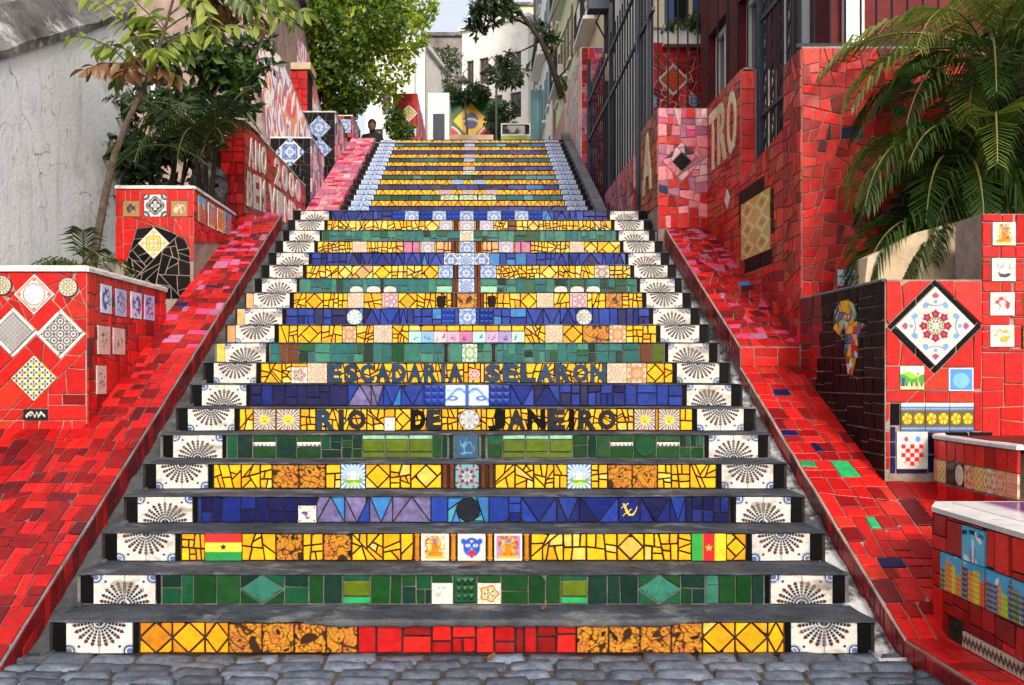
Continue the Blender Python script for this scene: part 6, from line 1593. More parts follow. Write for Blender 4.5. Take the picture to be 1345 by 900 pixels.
def far_things():
    y0 = 20.6; b = MB().box((px2x(562, y0), y0, 5.6), (px2x(590, y0), y0+2.5, py2z(122, y0))); 
    root = empty('white_kiosk', (px2x(576, y0), y0, 5.6), 'small white gatehouse with a pale blue door beside the red lozenge pillar', 'gatehouse')
    b.build('wall', M['white_paint'], root); MB().box((px2x(569, y0), y0-.04, py2z(183, y0)-.4), (px2x(584, y0), y0+.01, py2z(150, y0))).build('door', M['iron_blue'], root)
    y0 = 24.0; a, c, d, e = px2x(585, y0), px2x(648, y0), py2z(186, y0), py2z(134, y0)
    root = empty('mural_wall', ((a+c)/2, y0, d), 'mural wall with a green, gold and blue flag at the end of the steps', 'wall')
    wall = MB().prism_y([(a-.3, d-1.6), (c+.4, d-1.6), (c+.4, e+.05), ((a+c)/2, e+.22), (a-.3, e-.35)], y0, y0+.5).build('wall', M['hedge_paint'], root, ((a+c)/2, y0, d))
    place('flag_painting', print_mesh('flagwall', P_flagwall, 70, 56), front(y0), (a+c)/2, (d+e)/2, c-a, e-d, wall, .012, label='painted flag: gold lozenge and blue disc on green')
    y1 = 19.6; o = MB().box((px2x(590, y1), y1, 5.7), (px2x(648, y1), y1+.6, py2z(177, y1))).build('bench_wall', M['concrete'], None, (px2x(620, y1), y1, 5.7)); tag(o, 'low cream wall in front of the flag mural', 'wall')
    y2 = 18.4; root = empty('lattice_box', (px2x(677, y2), y2, 5.8), 'white framed lattice screen above a lime green plinth', 'screen')
    a, c = px2x(658, y2), px2x(697, y2); MB().box((a, y2, 5.7), (c, y2+.3, py2z(178, y2))).build('plinth', M['green_paint'], root)
    z0, z1 = py2z(178, y2), py2z(162, y2); MB().box((a, y2+.05, z0), (c, y2+.12, z1)).build('panel', M['glass'], root)
    m = MB()
    for (p, q, r, s) in ((a, z0, c, z0+.03), (a, z1-.03, c, z1), (a, z0+.03, a+.03, z1-.03), (c-.03, z0+.03, c, z1-.03)): m.box((p, y2, q), (r, y2+.16, s))
    m.build('frame', M['white_trim'], root)
    y3 = 17.2; root = empty('teal_gate', (px2x(702, y3), y3, 5.8), 'narrow teal painted gate leaf beside the pink garden wall', 'gate')
    a, c = px2x(697, y3), px2x(710, y3); MB().box((a, y3, 5.7), (c, y3+.07, py2z(118, y3))).build('leaf', M['teal_paint'], root); MB().tube([(c, y3, 5.7), (c, y3, py2z(112, y3))], .03, 8).build('post', M['teal_paint'], root)
far_things()
def far_houses():
    # grey party wall
    y = 40.0; a, c = px2x(556, y), px2x(608, y); fr = Frame((a, y, 7), (1, 0, 0), Zv); H = py2z(48, y)-7
    root, bx = house('far_house', 'tall windowless grey house front stained by rain', fr, c-a, H, 8, M['grey_paint'], [], M['white_trim'], M['mould'], group='houses at the top of the hill')
    # white block turned to the sun
    y = 37.0; a = px2x(607, y); u = Vector((.86, -.51, 0)); W = 3.3; fr = Frame((a, y, 7), u, Zv); H = py2z(42, y)-7
    holes = [(W*q, v_, W*(q+w_), v_+h_) for q, w_ in ((.07, .11), (.27, .14), (.50, .12), (.74, .16)) for v_, h_ in ((1.7, 1.1), (3.5, 1.2), (5.3, 1.1), (7.0, 1.15))]
    house('far_house', 'sunlit white apartment house with small scattered windows at the hilltop', fr, W, H, 5, M['white_paint'], holes, M['brown_trim'], M['white_trim'], shutter=None, group='houses at the top of the hill')
    # white house over the gatehouse, left
    y = 30; a = px2x(480, y); fr = Frame((a, y, 6.5), Vector((.97, -.22, 0)), Zv); W = px2x(556, y)-a; H = py2z(62, y)-6.5
    house('far_house', 'sunlit white house with a pink door half hidden by the yellow green tree', fr, W, H, 4, M['white_paint'], [(W*.62, 1.6, W*.78, 3.6), (W*.15, 2.4, W*.32, 3.8), (W*.30, 4.3, W*.46, 5.2)], M['brick'], M['white_trim'], group='houses at the top of the hill')
    m = MB().box((px2x(547, 29), 29, 6.2), (px2x(558, 29), 30, py2z(52, 29))).build('chimney_stack', M['white_paint'], None, (px2x(552, 29), 29.5, 6.2)); tag(m, 'white rendered stack standing between the white house and the grey house', 'chimney')
    # right row, facing the stairs
    specs = [(20.4, 5.2, 10.6, 'cream_paint', 'cream house rising past the pink pillar, its front facing the sun', 'lime_trim'), (26.6, 6.0, 11.8, 'lime_paint', 'pale lime green house in the row climbing beside the stairs', 'brown_trim'), (34.8, 8.0, 12.5, 'white_paint', 'faded white house at the far end of the row beside the stairs', 'teal_paint')]
    for i, (ye, L, H, key, lab, sh) in enumerate(specs):
        fr = Frame((2.85-.12*i, ye, 5.6+.5*i), (0, -1, 0), Zv); L2 = L-.02
        holes = win_rows(L2, H, .75, 1.35, max(2, int(L/2.0)), 4, 1.4, 2.5)
        root, bx = house('row_house', lab, fr, L2, H, 5, M[key], holes, M['brown_trim'], M['white_trim'], shutter=M[sh], sill=M['white_trim'], group='houses in the row climbing beside the stairs')
        for q in range(3):
            u_ = L2*(.12+.3*q); v_ = 2.2+1.9*q; bx(MB(), u_, v_, u_+.55, v_+.38, .001, .32).build('air_conditioner', M['white_trim'], root)
        MB().tube([fr.p(.25, 0, .06), fr.p(.25, H*.5, .06), fr.p(.25, H-.1, .06)], .05, 7).build('drainpipe', M['terracotta'], root)
        for q in range(2):
            v = 3.75+2.5*q; dep = .34; bx(MB(), L2*.3, v, L2*.7, v+.08, .001, dep).build('balcony', M['white_trim'], root)
            mm = MB()
            for t in range(12): mm.tube([fr.p(L2*(.3+.4*t/11), v+.08, dep-.03), fr.p(L2*(.3+.4*t/11), v+.8, dep-.03)], .012, 5)
            mm.tube([fr.p(L2*.3, v+.8, dep-.03), fr.p(L2*.7, v+.8, dep-.03)], .02, 5); mm.build('balcony_rail', M['iron'], root)
M['brown_trim'] = plain('brown_window_frame', (.16, .09, .06), .6); M['lime_trim'] = plain('lime_shutter', (.30, .44, .10), .6)
far_houses()
def more_far():
    y = 46.0; a, c = px2x(640, y), px2x(735, y); fr = Frame((a, y, 8), (1, 0, 0), Zv); W = c-a; H = py2z(8, y)-8
    house('far_house', 'tall beige apartment house rising behind the white apartment house', fr, W, H, 6, M['cream_paint'], win_rows(W, H, .8, 1.2, 4, 5, 3.0, 2.6), M['brown_trim'], M['mould'], group='houses at the top of the hill')
    y = 44.0; a, c = px2x(520, y), px2x(562, y); fr = Frame((a, y, 8), (1, 0, 0), Zv); W = c-a; H = py2z(72, y)-8
    house('far_house', 'low beige house wall between the white house and the grey house', fr, W, H, 5, M['concrete'], win_rows(W, H, .6, .9, 2, 3, 2.5, 2.4), M['brown_trim'], M['roof_tile'], group='houses at the top of the hill')
more_far()
def lamp_post(px, y, ztop, label, arm):
    x = px2x(px, y); zb = hill_z(x, y)-.2
    root = empty('lamp_post', (x, y, zb), label, 'lamp post', 'street lamps at the hilltop')
    MB().tube([(x, y, zb), (x, y, zb+.6), (x, y, ztop)], [.06, .045, .03], 8).build('post', M['lamp_metal'], root)
    p = [(x, y, ztop-.05), (x+arm*.5, y, ztop+.12), (x+arm, y, ztop-.02), (x+arm, y, ztop-.12)]
    MB().tube(p, .02, 6).build('arm', M['lamp_metal'], root)
    MB().lathe([(.23, -.16), (.22, -.13), (.12, -.02), (.05, .06), (.02, .1)], (x+arm, y, ztop-.2), 14).build('shade', M['lamp_metal'], root)
    MB().lathe([(.03, -.16), (.07, -.13), (.08, -.06), (.05, .0)], (x+arm, y, ztop-.24), 10).build('bulb', M['lamp_glass'], root)
lamp_post(652, 22, py2z(80, 22), 'tall street lamp with a bell shade in front of the flag mural', -.25)
lamp_post(619, 28, py2z(95, 28), 'thin street lamp standing behind the flag mural', -.28)
def cables():
    for i, (a, b, sag) in enumerate((((2.2, 10.6, 8.6), (-3.3, 15.2, 9.3), .5), ((2.2, 10.6, 8.2), (2.9, 30, 13), .6))):
        a, b = Vector(a), Vector(b); pts = [a+(b-a)*t/16-Vector((0, 0, sag*4*(t/16)*(1-t/16))) for t in range(17)]
        o = MB().tube(pts, .010, 5).build('overhead_cable', M['iron'], None, a); tag(o, ['black overhead cable strung from the utility pole to the yellow green tree', 'black overhead cable running from the utility pole up along the row houses'][i], 'cable')
cables()

# ------------------------------------------------------------------ plants
def rv(rng): 
    while True:
        v = Vector((rng.uniform(-1, 1), rng.uniform(-1, 1), rng.uniform(-1, 1)))
        if .05 < v.length < 1: return v
def leaf_cloud(name, clumps, n, size, mat, parent, seed, aspect=.5):
    """crown: thousands of small folded leaves gathered in clumps"""
    rng = random.Random(seed); v = []; f = []; tot = sum(c[1]**2 for c in clumps)
    for c, r, sq in clumps:
        k = int(n*r*r/tot)
        for _ in range(k):
            d = rv(rng); d = d/d.length*(d.length**.45)
            p = Vector(c)+Vector((d.x*r, d.y*r, d.z*r*sq)); s = size*rng.uniform(.6, 1.35)
            a = rv(rng).normalized(); a.z -= .35; a.normalize(); b = a.cross(rv(rng)).normalized(); nn = a.cross(b); w = s*aspect
            o = len(v); v += [p, p+a*s*.5+b*w*.5+nn*w*.15, p+a*s, p+a*s*.5-b*w*.5+nn*w*.15]; f += [(o, o+1, o+2, o+3)]
    return obj(name, v, f, mat, parent)
def limb(m, a, b, r0, r1, rng, n=6, wob=.06):
    a, b = Vector(a), Vector(b); L = (b-a).length; pts = []; rad = []
    o1, o2 = rv(rng)*wob*L, rv(rng)*wob*L
    for i in range(n+1):
        t = i/n; pts.append(a+(b-a)*t+o1*math.sin(t*math.pi)+o2*math.sin(t*2*math.pi)*.5); rad.append(r0+(r1-r0)*t)
    m.tube(pts, rad, 8); return pts
def big_tree():
    rng = random.Random(81); base = Vector((-3.5, 15.2, 5.6))
    root = empty('leafy_tree', base, 'broad yellow green tree glowing in the sun above the black pillars', 'tree')
    m = MB(); fork = Vector((-3.3, 15.3, 7.4)); limb(m, base, fork, .16, .12, rng)
    cl = []
    for (px, py, y, r) in ((400, 20, 14.2, .75), (440, 55, 14.6, .8), (480, 25, 14.8, .85), (520, 40, 15.2, .7), (505, 85, 15.2, .6), (455, 105, 14.9, .65), (425, 90, 14.6, .5), (452, 132, 15.2, .45), (540, 5, 15.6, .6), (415, -30, 14.6, .9), (480, -40, 15, 1.0), (540, -50, 15.6, .8), (360, -20, 14.2, .8), (508, 125, 15.6, .33), (440, 150, 15.2, .35)):
        c = Vector((px2x(px, y), y, py2z(py, y))); cl.append((c, r, .85)); limb(m, fork, c, .07, .015, rng)
    m.build('trunk', M['bark'], root, base)
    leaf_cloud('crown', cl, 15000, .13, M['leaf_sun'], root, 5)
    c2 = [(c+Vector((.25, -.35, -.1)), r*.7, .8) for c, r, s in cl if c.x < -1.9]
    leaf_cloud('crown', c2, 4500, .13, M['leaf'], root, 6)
big_tree()
def low_bush():
    rng = random.Random(82); y = 15.4; base = Vector((px2x(524, y), y, ZTOP-.05))
    root = empty('bush', base, 'small leafy bush drooping beside the seated person', 'bush')
    m = MB(); cl = []
    for (px, py, r) in ((519, 166, .22), (526, 179, .2), (533, 172, .18), (520, 152, .18)):
        c = Vector((px2x(px, y), y, py2z(py, y))); cl.append((c, r, .8)); limb(m, base, c, .03, .01, rng)
    m.build('stem', M['bark'], root, base); leaf_cloud('foliage', cl, 1100, .11, M['leaf'], root, 8)
low_bush()
def hill_bushes():
    for i, (px, py, y, r, lab, mat) in enumerate(((612, 124, 23.6, .38, 'dark hedge trailing over the flag mural', 'leaf_dark'), (658, 165, 23, .62, 'rounded dark shrub growing right of the flag mural', 'leaf_dark'), (578, 100, 33, 1.1, 'dark shrub climbing the grey house', 'leaf_dark'), (438, 150, 16.4, .42, 'dark leafy shrub below the yellow green tree', 'leaf_dark'))):
        rng = random.Random(90+i); c = Vector((px2x(px, y), y, py2z(py, y))); zb = c.z-1.6; root = empty('shrub', (c.x, y, zb), lab, 'shrub')
        m = MB(); limb(m, (c.x, y, zb), c, .05, .02, rng); m.build('stem', M['bark'], root, (c.x, y, zb))
        cl = [(c+Vector((rng.uniform(-r, r)*(1.6 if i == 0 else .7), rng.uniform(-.3, .3), rng.uniform(-.5, .5)*r*(.5 if i == 0 else 1.4))), r*rng.uniform(.4, .65), .8) for _ in range(8)]
        leaf_cloud('foliage', cl, 1800, .13, M[mat], root, 20+i)
hill_bushes()
def street_tree():
    rng = random.Random(83); y = 15.8; Q = lambda a, b, dy=0: Vector((px2x(a, y+dy), y+dy, py2z(b, y+dy))); base = Q(738, 128)
    root = empty('thin_tree', base, 'thin dark leaning tree with sparse leaf tufts above the garden wall', 'tree')
    m = MB(); m.tube([base, Q(731, 105), Q(722, 80), Q(710, 52), Q(697, 35), Q(684, 18), Q(668, -4), Q(650, -20)], [.075, .07, .062, .055, .048, .04, .03, .02], 8)
    tips = []
    for (a, b, c) in (((697, 35), (672, 22), (645, 14)), ((684, 18), (662, 4), (636, 0)), ((710, 52), (722, 30), (735, 0)), ((722, 80), (738, 50), (752, 15)), ((710, 52), (700, 60), (668, 75)), ((697, 35), (712, 28), (716, 32)), ((722, 80), (718, 60), (722, 55)), ((668, 75), (664, 85), (660, 96)), ((645, 14), (632, 18), (628, 28)), ((731, 105), (745, 90), (760, 60))):
        m.tube([Q(*a), Q(*b, .2), Q(*c, .3)], [.03, .02, .008], 6); tips.append(Q(*c, .3))
    m.build('trunk', M['barkdark'], root, base)
    cl = [(t, r, .8) for t, r in zip(tips, (.34, .36, .0, .0, .16, .2, .24, .28, .3, .0)) if r]+[(Q(650, 8), .38, .8), (Q(664, 18), .3, .8), (Q(672, 100), .28, .9), (Q(628, 8), .3, .8)]
    cl = [(c+rv(rng)*r*.9, r*rng.uniform(.35, .6), .8) for c, r, s in cl for _ in range(4)]
    leaf_cloud('crown', cl, 1700, .19, M['leaf_dark'], root, 30, .36)
street_tree()

LEAFM = {}
def leaf_mesh(key, L, W, mat, curl=.12):
    if key in LEAFM: return LEAFM[key]
    n = 5; v = []; 
    for i in range(n+1):
        t = i/n; w = W*math.sin(math.pi*min(1, t*.94+.05))**.8; z = -curl*L*t*t
        v += [(t*L, -w/2, z+w*.16), (t*L, 0, z), (t*L, w/2, z+w*.16)]
    f = [q for i in range(n) for q in ((i*3, i*3+1, i*3+4, i*3+3), (i*3+1, i*3+2, i*3+5, i*3+4))]
    me = bpy.data.meshes.new('leaf'); me.from_pydata(v, [], f); me.materials.append(mat); me.polygons.foreach_set('use_smooth', [True]*len(f)); me.update(); LEAFM[key] = me; return me
def put_leaf(root, me, p, d, up, rng, name='leaf', s=1.0):
    d = Vector(d).normalized(); up = Vector(up); y = up.cross(d)
    if y.length < 1e-3: y = Vector((1, 0, 0)).cross(d)
    y.normalize(); z = d.cross(y); o = bpy.data.objects.new(name, me); COL.objects.link(o); o.parent = root; q = Vector(p)-ORG[root.name]
    o.matrix_basis = Matrix(((d.x*s, y.x*s, z.x*s, q.x), (d.y*s, y.y*s, z.y*s, q.y), (d.z*s, y.z*s, z.z*s, q.z), (0, 0, 0, 1)))
    return o
def bent_tree():
    rng = random.Random(84); y = 3.5; Q = lambda a, b, dy=0: Vector((px2x(a, y+dy), y+dy, py2z(b, y+dy))); base = Q(122, 352, .0)
    root = empty('bent_tree', base, 'slender bent tree with lime green and withered brown leaves against the white wall', 'tree')
    m = MB(); m.tube([base, Q(132, 290), Q(140, 248), Q(150, 205), Q(168, 158), Q(188, 118), Q(204, 80), Q(216, 40), Q(230, -10)], [.036, .033, .030, .028, .026, .022, .018, .014, .010], 8)
    lime = leaf_mesh('lime', .17, .058, M['leaf_lime']); dry = leaf_mesh('dry', .135, .055, M['leaf_dry'], .45); grn = leaf_mesh('grn', .16, .055, M['leaf'])
    sprays = [((190, 115), (150, 45), (92, 48), lime, 11, 0), ((204, 80), (160, 18), (118, -8), lime, 10, -.2), ((210, 60), (262, 28), (335, 34), lime, 9, -.1), ((205, 78), (235, 38), (258, 52), lime, 9, .15), ((195, 100), (165, 48), (130, 62), lime, 9, .1), ((215, 40), (180, 0), (150, -20), lime, 8, 0), ((196, 95), (150, 72), (112, 92), dry, 11, -.1), ((200, 85), (185, 66), (165, 84), dry, 9, .1), ((190, 110), (200, 76), (230, 98), dry, 10, -.15), ((196, 100), (178, 78), (158, 98), dry, 9, -.25), ((216, 40), (290, -20), (345, 30), dry, 10, .2), ((222, 20), (280, -30), (300, 24), dry, 9, .3), ((222, 20), (300, -40), (262, 14), dry, 8, .2), ((230, -5), (320, -40), (385, 30), grn, 10, .3), ((230, -10), (330, -50), (360, 10), lime, 9, .3), ((200, 90), (222, 60), (250, 70), grn, 9, .1), ((216, 40), (210, 10), (186, 30), lime, 9, .2)]
    more = random.Random(3)
    for i in range(16):
        x = more.uniform(150, 400); y2 = more.uniform(-5, 62) if x > 240 else more.uniform(30, 120); s0 = (230, -10) if x > 240 else (204, 80)
        sprays.append((s0, ((s0[0]+x)/2+more.uniform(-15, 15), min(s0[1], y2)-more.uniform(15, 45)), (x, y2), more.choice([lime, dry, grn, grn, lime]), 9, more.uniform(-.3, .6)))
    for a, b, c, me, n, dy in sprays:
        A, B, C = Q(*a), Q(*b, dy*.6), Q(*c, dy); pts = [A*(1-t)**2+B*2*t*(1-t)+C*t*t for t in [i/8 for i in range(9)]]
        m.tube(pts, [.008-.0006*i for i in range(9)], 5)
        for i in range(n):
            t = .28+.72*i/(n-1); p = A*(1-t)**2+B*2*t*(1-t)+C*t*t; tg = ((B-A)*(1-t)+(C-B)*t).normalized()
            for s in (-1, 1):
                sd_ = tg.cross(Vector((0, -.75, .65))).normalized()*s
                d = tg*.45+sd_*.8+Vector((0, 0, -.45 if me is not dry else -.7))+rv(rng)*(.45 if me is not dry else .95)
                put_leaf(root, me, p, d, Vector((0, -.35, 1))+rv(rng)*.9, rng, 'leaf', rng.uniform(.75, 1.15))
    m.build('trunk', M['bark'], root, base)
bent_tree()

def frond(root, p0, d0, L, droop, rng, mat, nl=30, lw=.016, ll=.34, lift=.25, name='frond', roll=0.0):
    """feather palm leaf: arching midrib with two ranks of narrow leaflets"""
    p = Vector(p0); d = Vector(d0).normalized(); pts = [p.copy()]; n = 14; step = L/n
    for i in range(n):
        d = (d+Vector((0, 0, -droop/n*(1+i*.12)))).normalized(); p = p+d*step; pts.append(p.copy())
    m = MB(); m.tube(pts, [.010*(1-.8*i/n)+.0015 for i in range(n+1)], 5); nf = len(m.f)
    for i in range(nl):
        t = .16+.84*i/(nl-1); q = t*n; k = min(n-1, int(q)); b = pts[k]+(pts[k+1]-pts[k])*(q-k); tg = (pts[k+1]-pts[k]).normalized()
        sd_ = tg.cross(Vector((0, 0, 1))); 
        if sd_.length < .05: sd_ = Vector((1, 0, 0))
        sd_.normalize(); up = sd_.cross(tg)
        ln = ll*(.35+.65*math.sin(math.pi*min(1, .15+t*.86)))*rng.uniform(.85, 1.1)
        for s in (-1, 1):
            a = (tg*(.55+.5*t)+sd_*s*.9+up*lift+rv(rng)*.10).normalized(); e1 = b+a*ln*.55; e2 = b+(a+Vector((0, 0, -.42))).normalized()*ln
            w = (tg*.9+up*.35).normalized()*lw*.5
            m.add([b-w*.5, b+w*.5, e1-w, e1+w, e2], [(0, 1, 3, 2), (2, 3, 4)])
    o = obj(name, m.v, m.f, None, root, p0, mats=[M['stalk'], mat], midx=[0]*nf+[1]*(len(m.f)-nf))
    return o
def right_palm():
    rng = random.Random(85); base = Vector((3.38, 2.08, 1.82)); root = empty('areca_palm', base, 'bushy feather palm with drooping fronds in the bed before the tall red wall', 'palm')
    stems = [(0, 0, .9), (-.16, -.1, .55), (.2, -.05, 1.05), (.05, .12, 1.25), (.34, .06, .8), (.5, -.08, 1.1)]
    tops = []
    for (dx, dy, h) in stems:
        a = base+Vector((dx*.5, dy, -.02)); b = base+Vector((dx, dy, h)); MB().tube([a, (a+b)/2+Vector((0, 0, .02)), b], [.035, .03, .022], 7).build('stem', M['stalk'], root); tops.append(b)
    spec = [(-1, -.25, .75, 1.0, 1.35), (-.9, -.4, .45, 1.0, 1.5), (-.75, -.5, .9, 1.15, 1.2), (-.6, -.6, .35, .9, 1.6), (-1, .1, .9, 1.1, 1.2), (-.4, -.8, .7, .95, 1.5), (-.2, -.9, .3, .8, 1.7), (-.9, -.15, .1, .85, 1.2), (-.5, -.3, 1.2, 1.15, 1.0), (.1, -.6, 1.1, 1.1, 1.2), (.5, -.6, .8, 1.0, 1.4), (.8, -.4, .7, 1.0, 1.3), (.3, -.9, .3, .8, 1.6), (-.8, -.6, .05, .8, 1.1), (-.3, -.9, .0, .7, 1.2), (.6, -.8, .15, .7, 1.3), (-1, -.3, 1.15, 1.3, 1.35), (-.65, .2, 1.2, 1.2, 1.0), (.2, -.3, 1.4, 1.2, .8), (.9, -.2, .3, .9, 1.4), (-.45, -.85, 1.1, 1.25, 1.45), (-.95, -.5, .85, 1.2, 1.5)]
    for i, (x, y, z, L, dr) in enumerate(spec):
        t = tops[i % len(tops)] if i % 3 else tops[(i*2) % len(tops)]
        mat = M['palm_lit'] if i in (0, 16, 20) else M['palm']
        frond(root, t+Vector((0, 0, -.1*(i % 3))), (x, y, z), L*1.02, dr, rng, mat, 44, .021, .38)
    for (x, y, z, L, dr, k) in ((-.8, -.5, .3, .7, 2.6, 0), (-.6, -.7, .1, .6, 2.4, 1), (-.9, -.1, .2, .55, 2.8, 1), (.1, -.8, .2, .7, 2.6, 2)):
        frond(root, tops[k]+Vector((0, 0, -.25)), (x, y, z), L, dr, rng, M['straw'], 20, .010, .22, .0, 'dead_frond')
    for i in range(24):
        an = rng.uniform(math.pi*.75, math.pi*2.1); frond(root, base+Vector((rng.uniform(-.1, .55), rng.uniform(-.1, .1), rng.uniform(.15, .6))), (math.cos(an), math.sin(an), rng.uniform(.1, .9)), rng.uniform(.6, .95), rng.uniform(1.0, 1.8), rng, M['leaf_dark'] if i % 4 else M['palm'], 34, .020, .34)
    # tall crown arching in from above
    top = Vector((3.6, 2.1, 3.45)); MB().tube([base+Vector((.25, .05, -.02)), base+Vector((.28, .05, .8)), top], [.04, .035, .025], 7).build('stem', M['stalk'], root)
    for i, (x, y, z, L, dr) in enumerate(((-1, -.2, .35, 1.2, .9), (-.9, -.5, .2, 1.15, 1.1), (-.8, .1, .6, 1.2, .9), (-.4, -.8, .3, 1.0, 1.2), (.1, -.9, .3, 1.0, 1.2), (-1, 0, .05, 1.1, .8), (-.6, -.7, -.1, .9, 1.0), (.5, -.8, .5, 1.1, 1.0), (-.2, -.9, .7, 1.2, 1.0), (.3, -.7, .05, 1.0, .9), (-.7, -.6, .7, 1.3, 1.1))):
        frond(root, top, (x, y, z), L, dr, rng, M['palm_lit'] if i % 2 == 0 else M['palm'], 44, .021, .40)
right_palm()
def palm_backing():
    rng = random.Random(99); base = Vector((3.7, 2.28, 1.82)); root = empty('shrub', base, 'dense shadowy shrub filling the bed behind the feather palm', 'shrub')
    m = MB(); cl = []
    for i in range(44):
        c = Vector((rng.uniform(3.1, 4.3), rng.uniform(2.1, 2.36), rng.uniform(1.95, 4.1))); 
        if c.x < 3.35+.35*max(0, c.z-2.9) and c.z > 2.7: continue
        limb(m, base, c, .02, .006, rng); cl.append((c, rng.uniform(.12, .24), .9))
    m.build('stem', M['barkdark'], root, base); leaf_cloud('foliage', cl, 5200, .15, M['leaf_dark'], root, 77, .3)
palm_backing()
def left_palm():
    rng = random.Random(86); base = Vector((-2.62, 4.95, 2.88)); root = empty('feather_palm', base, 'dark feather palm growing between the two red planters', 'palm')
    for (dx, dy, h) in ((0, 0, .55), (-.12, .05, .75), (.1, -.02, .65)):
        a = base+Vector((dx*.4, dy*.4, -.03)); b = base+Vector((dx, dy, h)); MB().tube([a, (a+b)/2, b], [.03, .026, .018], 7).build('stem', M['barkdark'], root)
    for i in range(17):
        an = rng.uniform(0, 6.28); z = rng.uniform(.5, 2.2); frond(root, base+Vector((rng.uniform(-.1, .1), 0, rng.uniform(.4, .75))), (math.cos(an)*(.35 if math.cos(an) > 0 else 1.1), math.sin(an)*.6-.25, z), rng.uniform(.75, 1.15)*(.8 if math.cos(an) > 0 else 1), rng.uniform(.8, 1.6), rng, M['palm'] if i % 4 else M['leaf_dark'], 26, .020, .30)
left_palm()
def low_palm():
    rng = random.Random(87); base = Vector((-3.2, 3.45, 1.9)); root = empty('young_palm', base, 'young spiky palm with flat fronds in the bed behind the front planter', 'palm')
    MB().tube([base+Vector((0, 0, -.1)), base+Vector((0, 0, .3))], [.04, .03], 7).build('stem', M['barkdark'], root)
    for i, (x, y, z) in enumerate(((-1, -.2, .5), (-.8, -.6, .3), (.5, -.6, .6), (.9, -.2, .45), (-.4, -.8, .2), (.2, -.5, 1.0), (.7, -.7, .15), (-1, .1, .2))):
        frond(root, base+Vector((0, 0, .28)), (x, y, z), .55, 1.0, rng, M['palm'], 20, .016, .2)
low_palm()
def dark_shrub():
    rng = random.Random(88); base = Vector((-3.25, 5.3, 2.5)); root = empty('shrub', base, 'dark glossy climbing shrub at the end of the white wall', 'shrub')
    m = MB(); cl = []
    for (px, py, y, r) in ((195, 200, 5.3, .30), (185, 165, 5.3, .25), (205, 235, 5.2, .25), (180, 215, 5.3, .2), (225, 205, 5.6, .3), (300, 90, 6.4, .3), (275, 120, 6.3, .35), (320, 115, 6.5, .25), (250, 150, 6.0, .3), (245, 220, 5.8, .3), (285, 60, 6.4, .3), (310, 140, 6.2, .22), (210, 130, 5.6, .26), (230, 90, 5.8, .3), (340, 85, 6.6, .22)):
        c = Vector((px2x(px, y), y, py2z(py, y))); limb(m, base, c, .025, .008, rng)
        for q in range(5): cl.append((c+rv(rng)*r*1.25, r*rng.uniform(.3, .55), .9))
    m.build('stem', M['barkdark'], root, base); leaf_cloud('foliage', cl, 2500, .16, M['leaf_dark'], root, 41, .40)
    cl2 = [(c+Vector((.05, -.1, .1)), r*.8, .9) for c, r, s in cl[25:45]]; leaf_cloud('foliage', cl2, 600, .15, M['leaf'], root, 42, .45)
dark_shrub()
def pot_plants():
    rng = random.Random(89); y = 15.4; x = px2x(737, y); zb = 7.0
    p = empty('potted_agave', (2.1, y, zb), 'spiky potted agave on the garden wall beside the thin tree', 'potted plant')
    MB().lathe([(.10, 0), (.16, .2), (.18, .22), (.15, .22)], (2.1, y+.2, zb-.02), 12).build('pot', M['terracotta'], p)
    m = MB()
    for i in range(34):
        a = rng.uniform(0, 6.28); el = rng.uniform(.3, 1.4); d = Vector((math.cos(a)*math.cos(el), math.sin(a)*math.cos(el), math.sin(el))); o = Vector((2.1, y+.2, zb+.2)); L = rng.uniform(.4, .75); s = d.cross(Vector((0, 0, 1))).normalized()*.028
        m.add([o-s, o+s, o+d*L*.5+s*1.2, o+d*L*.5-s*1.2, o+d*L-Vector((0, 0, L*.18))], [(0, 1, 2, 3), (3, 2, 4)])
    m.build('leaves', M['leaf'], p)
    q = empty('window_plants', (2.95, 8.2, 6.05), 'trailing plants along the white sill of the patio house', 'plants')
    fr_y = 8.2
    leaf_cloud('foliage', [(Vector((px2x(pp, 8.2), 8.15, py2z(py, 8.2))), r, .6) for pp, py, r in ((890, 36, .12), (905, 34, .13), (918, 30, .16), (925, 22, .15), (878, 38, .08), (912, 40, .1))], 700, .07, M['leaf'], q, 51)
pot_plants()

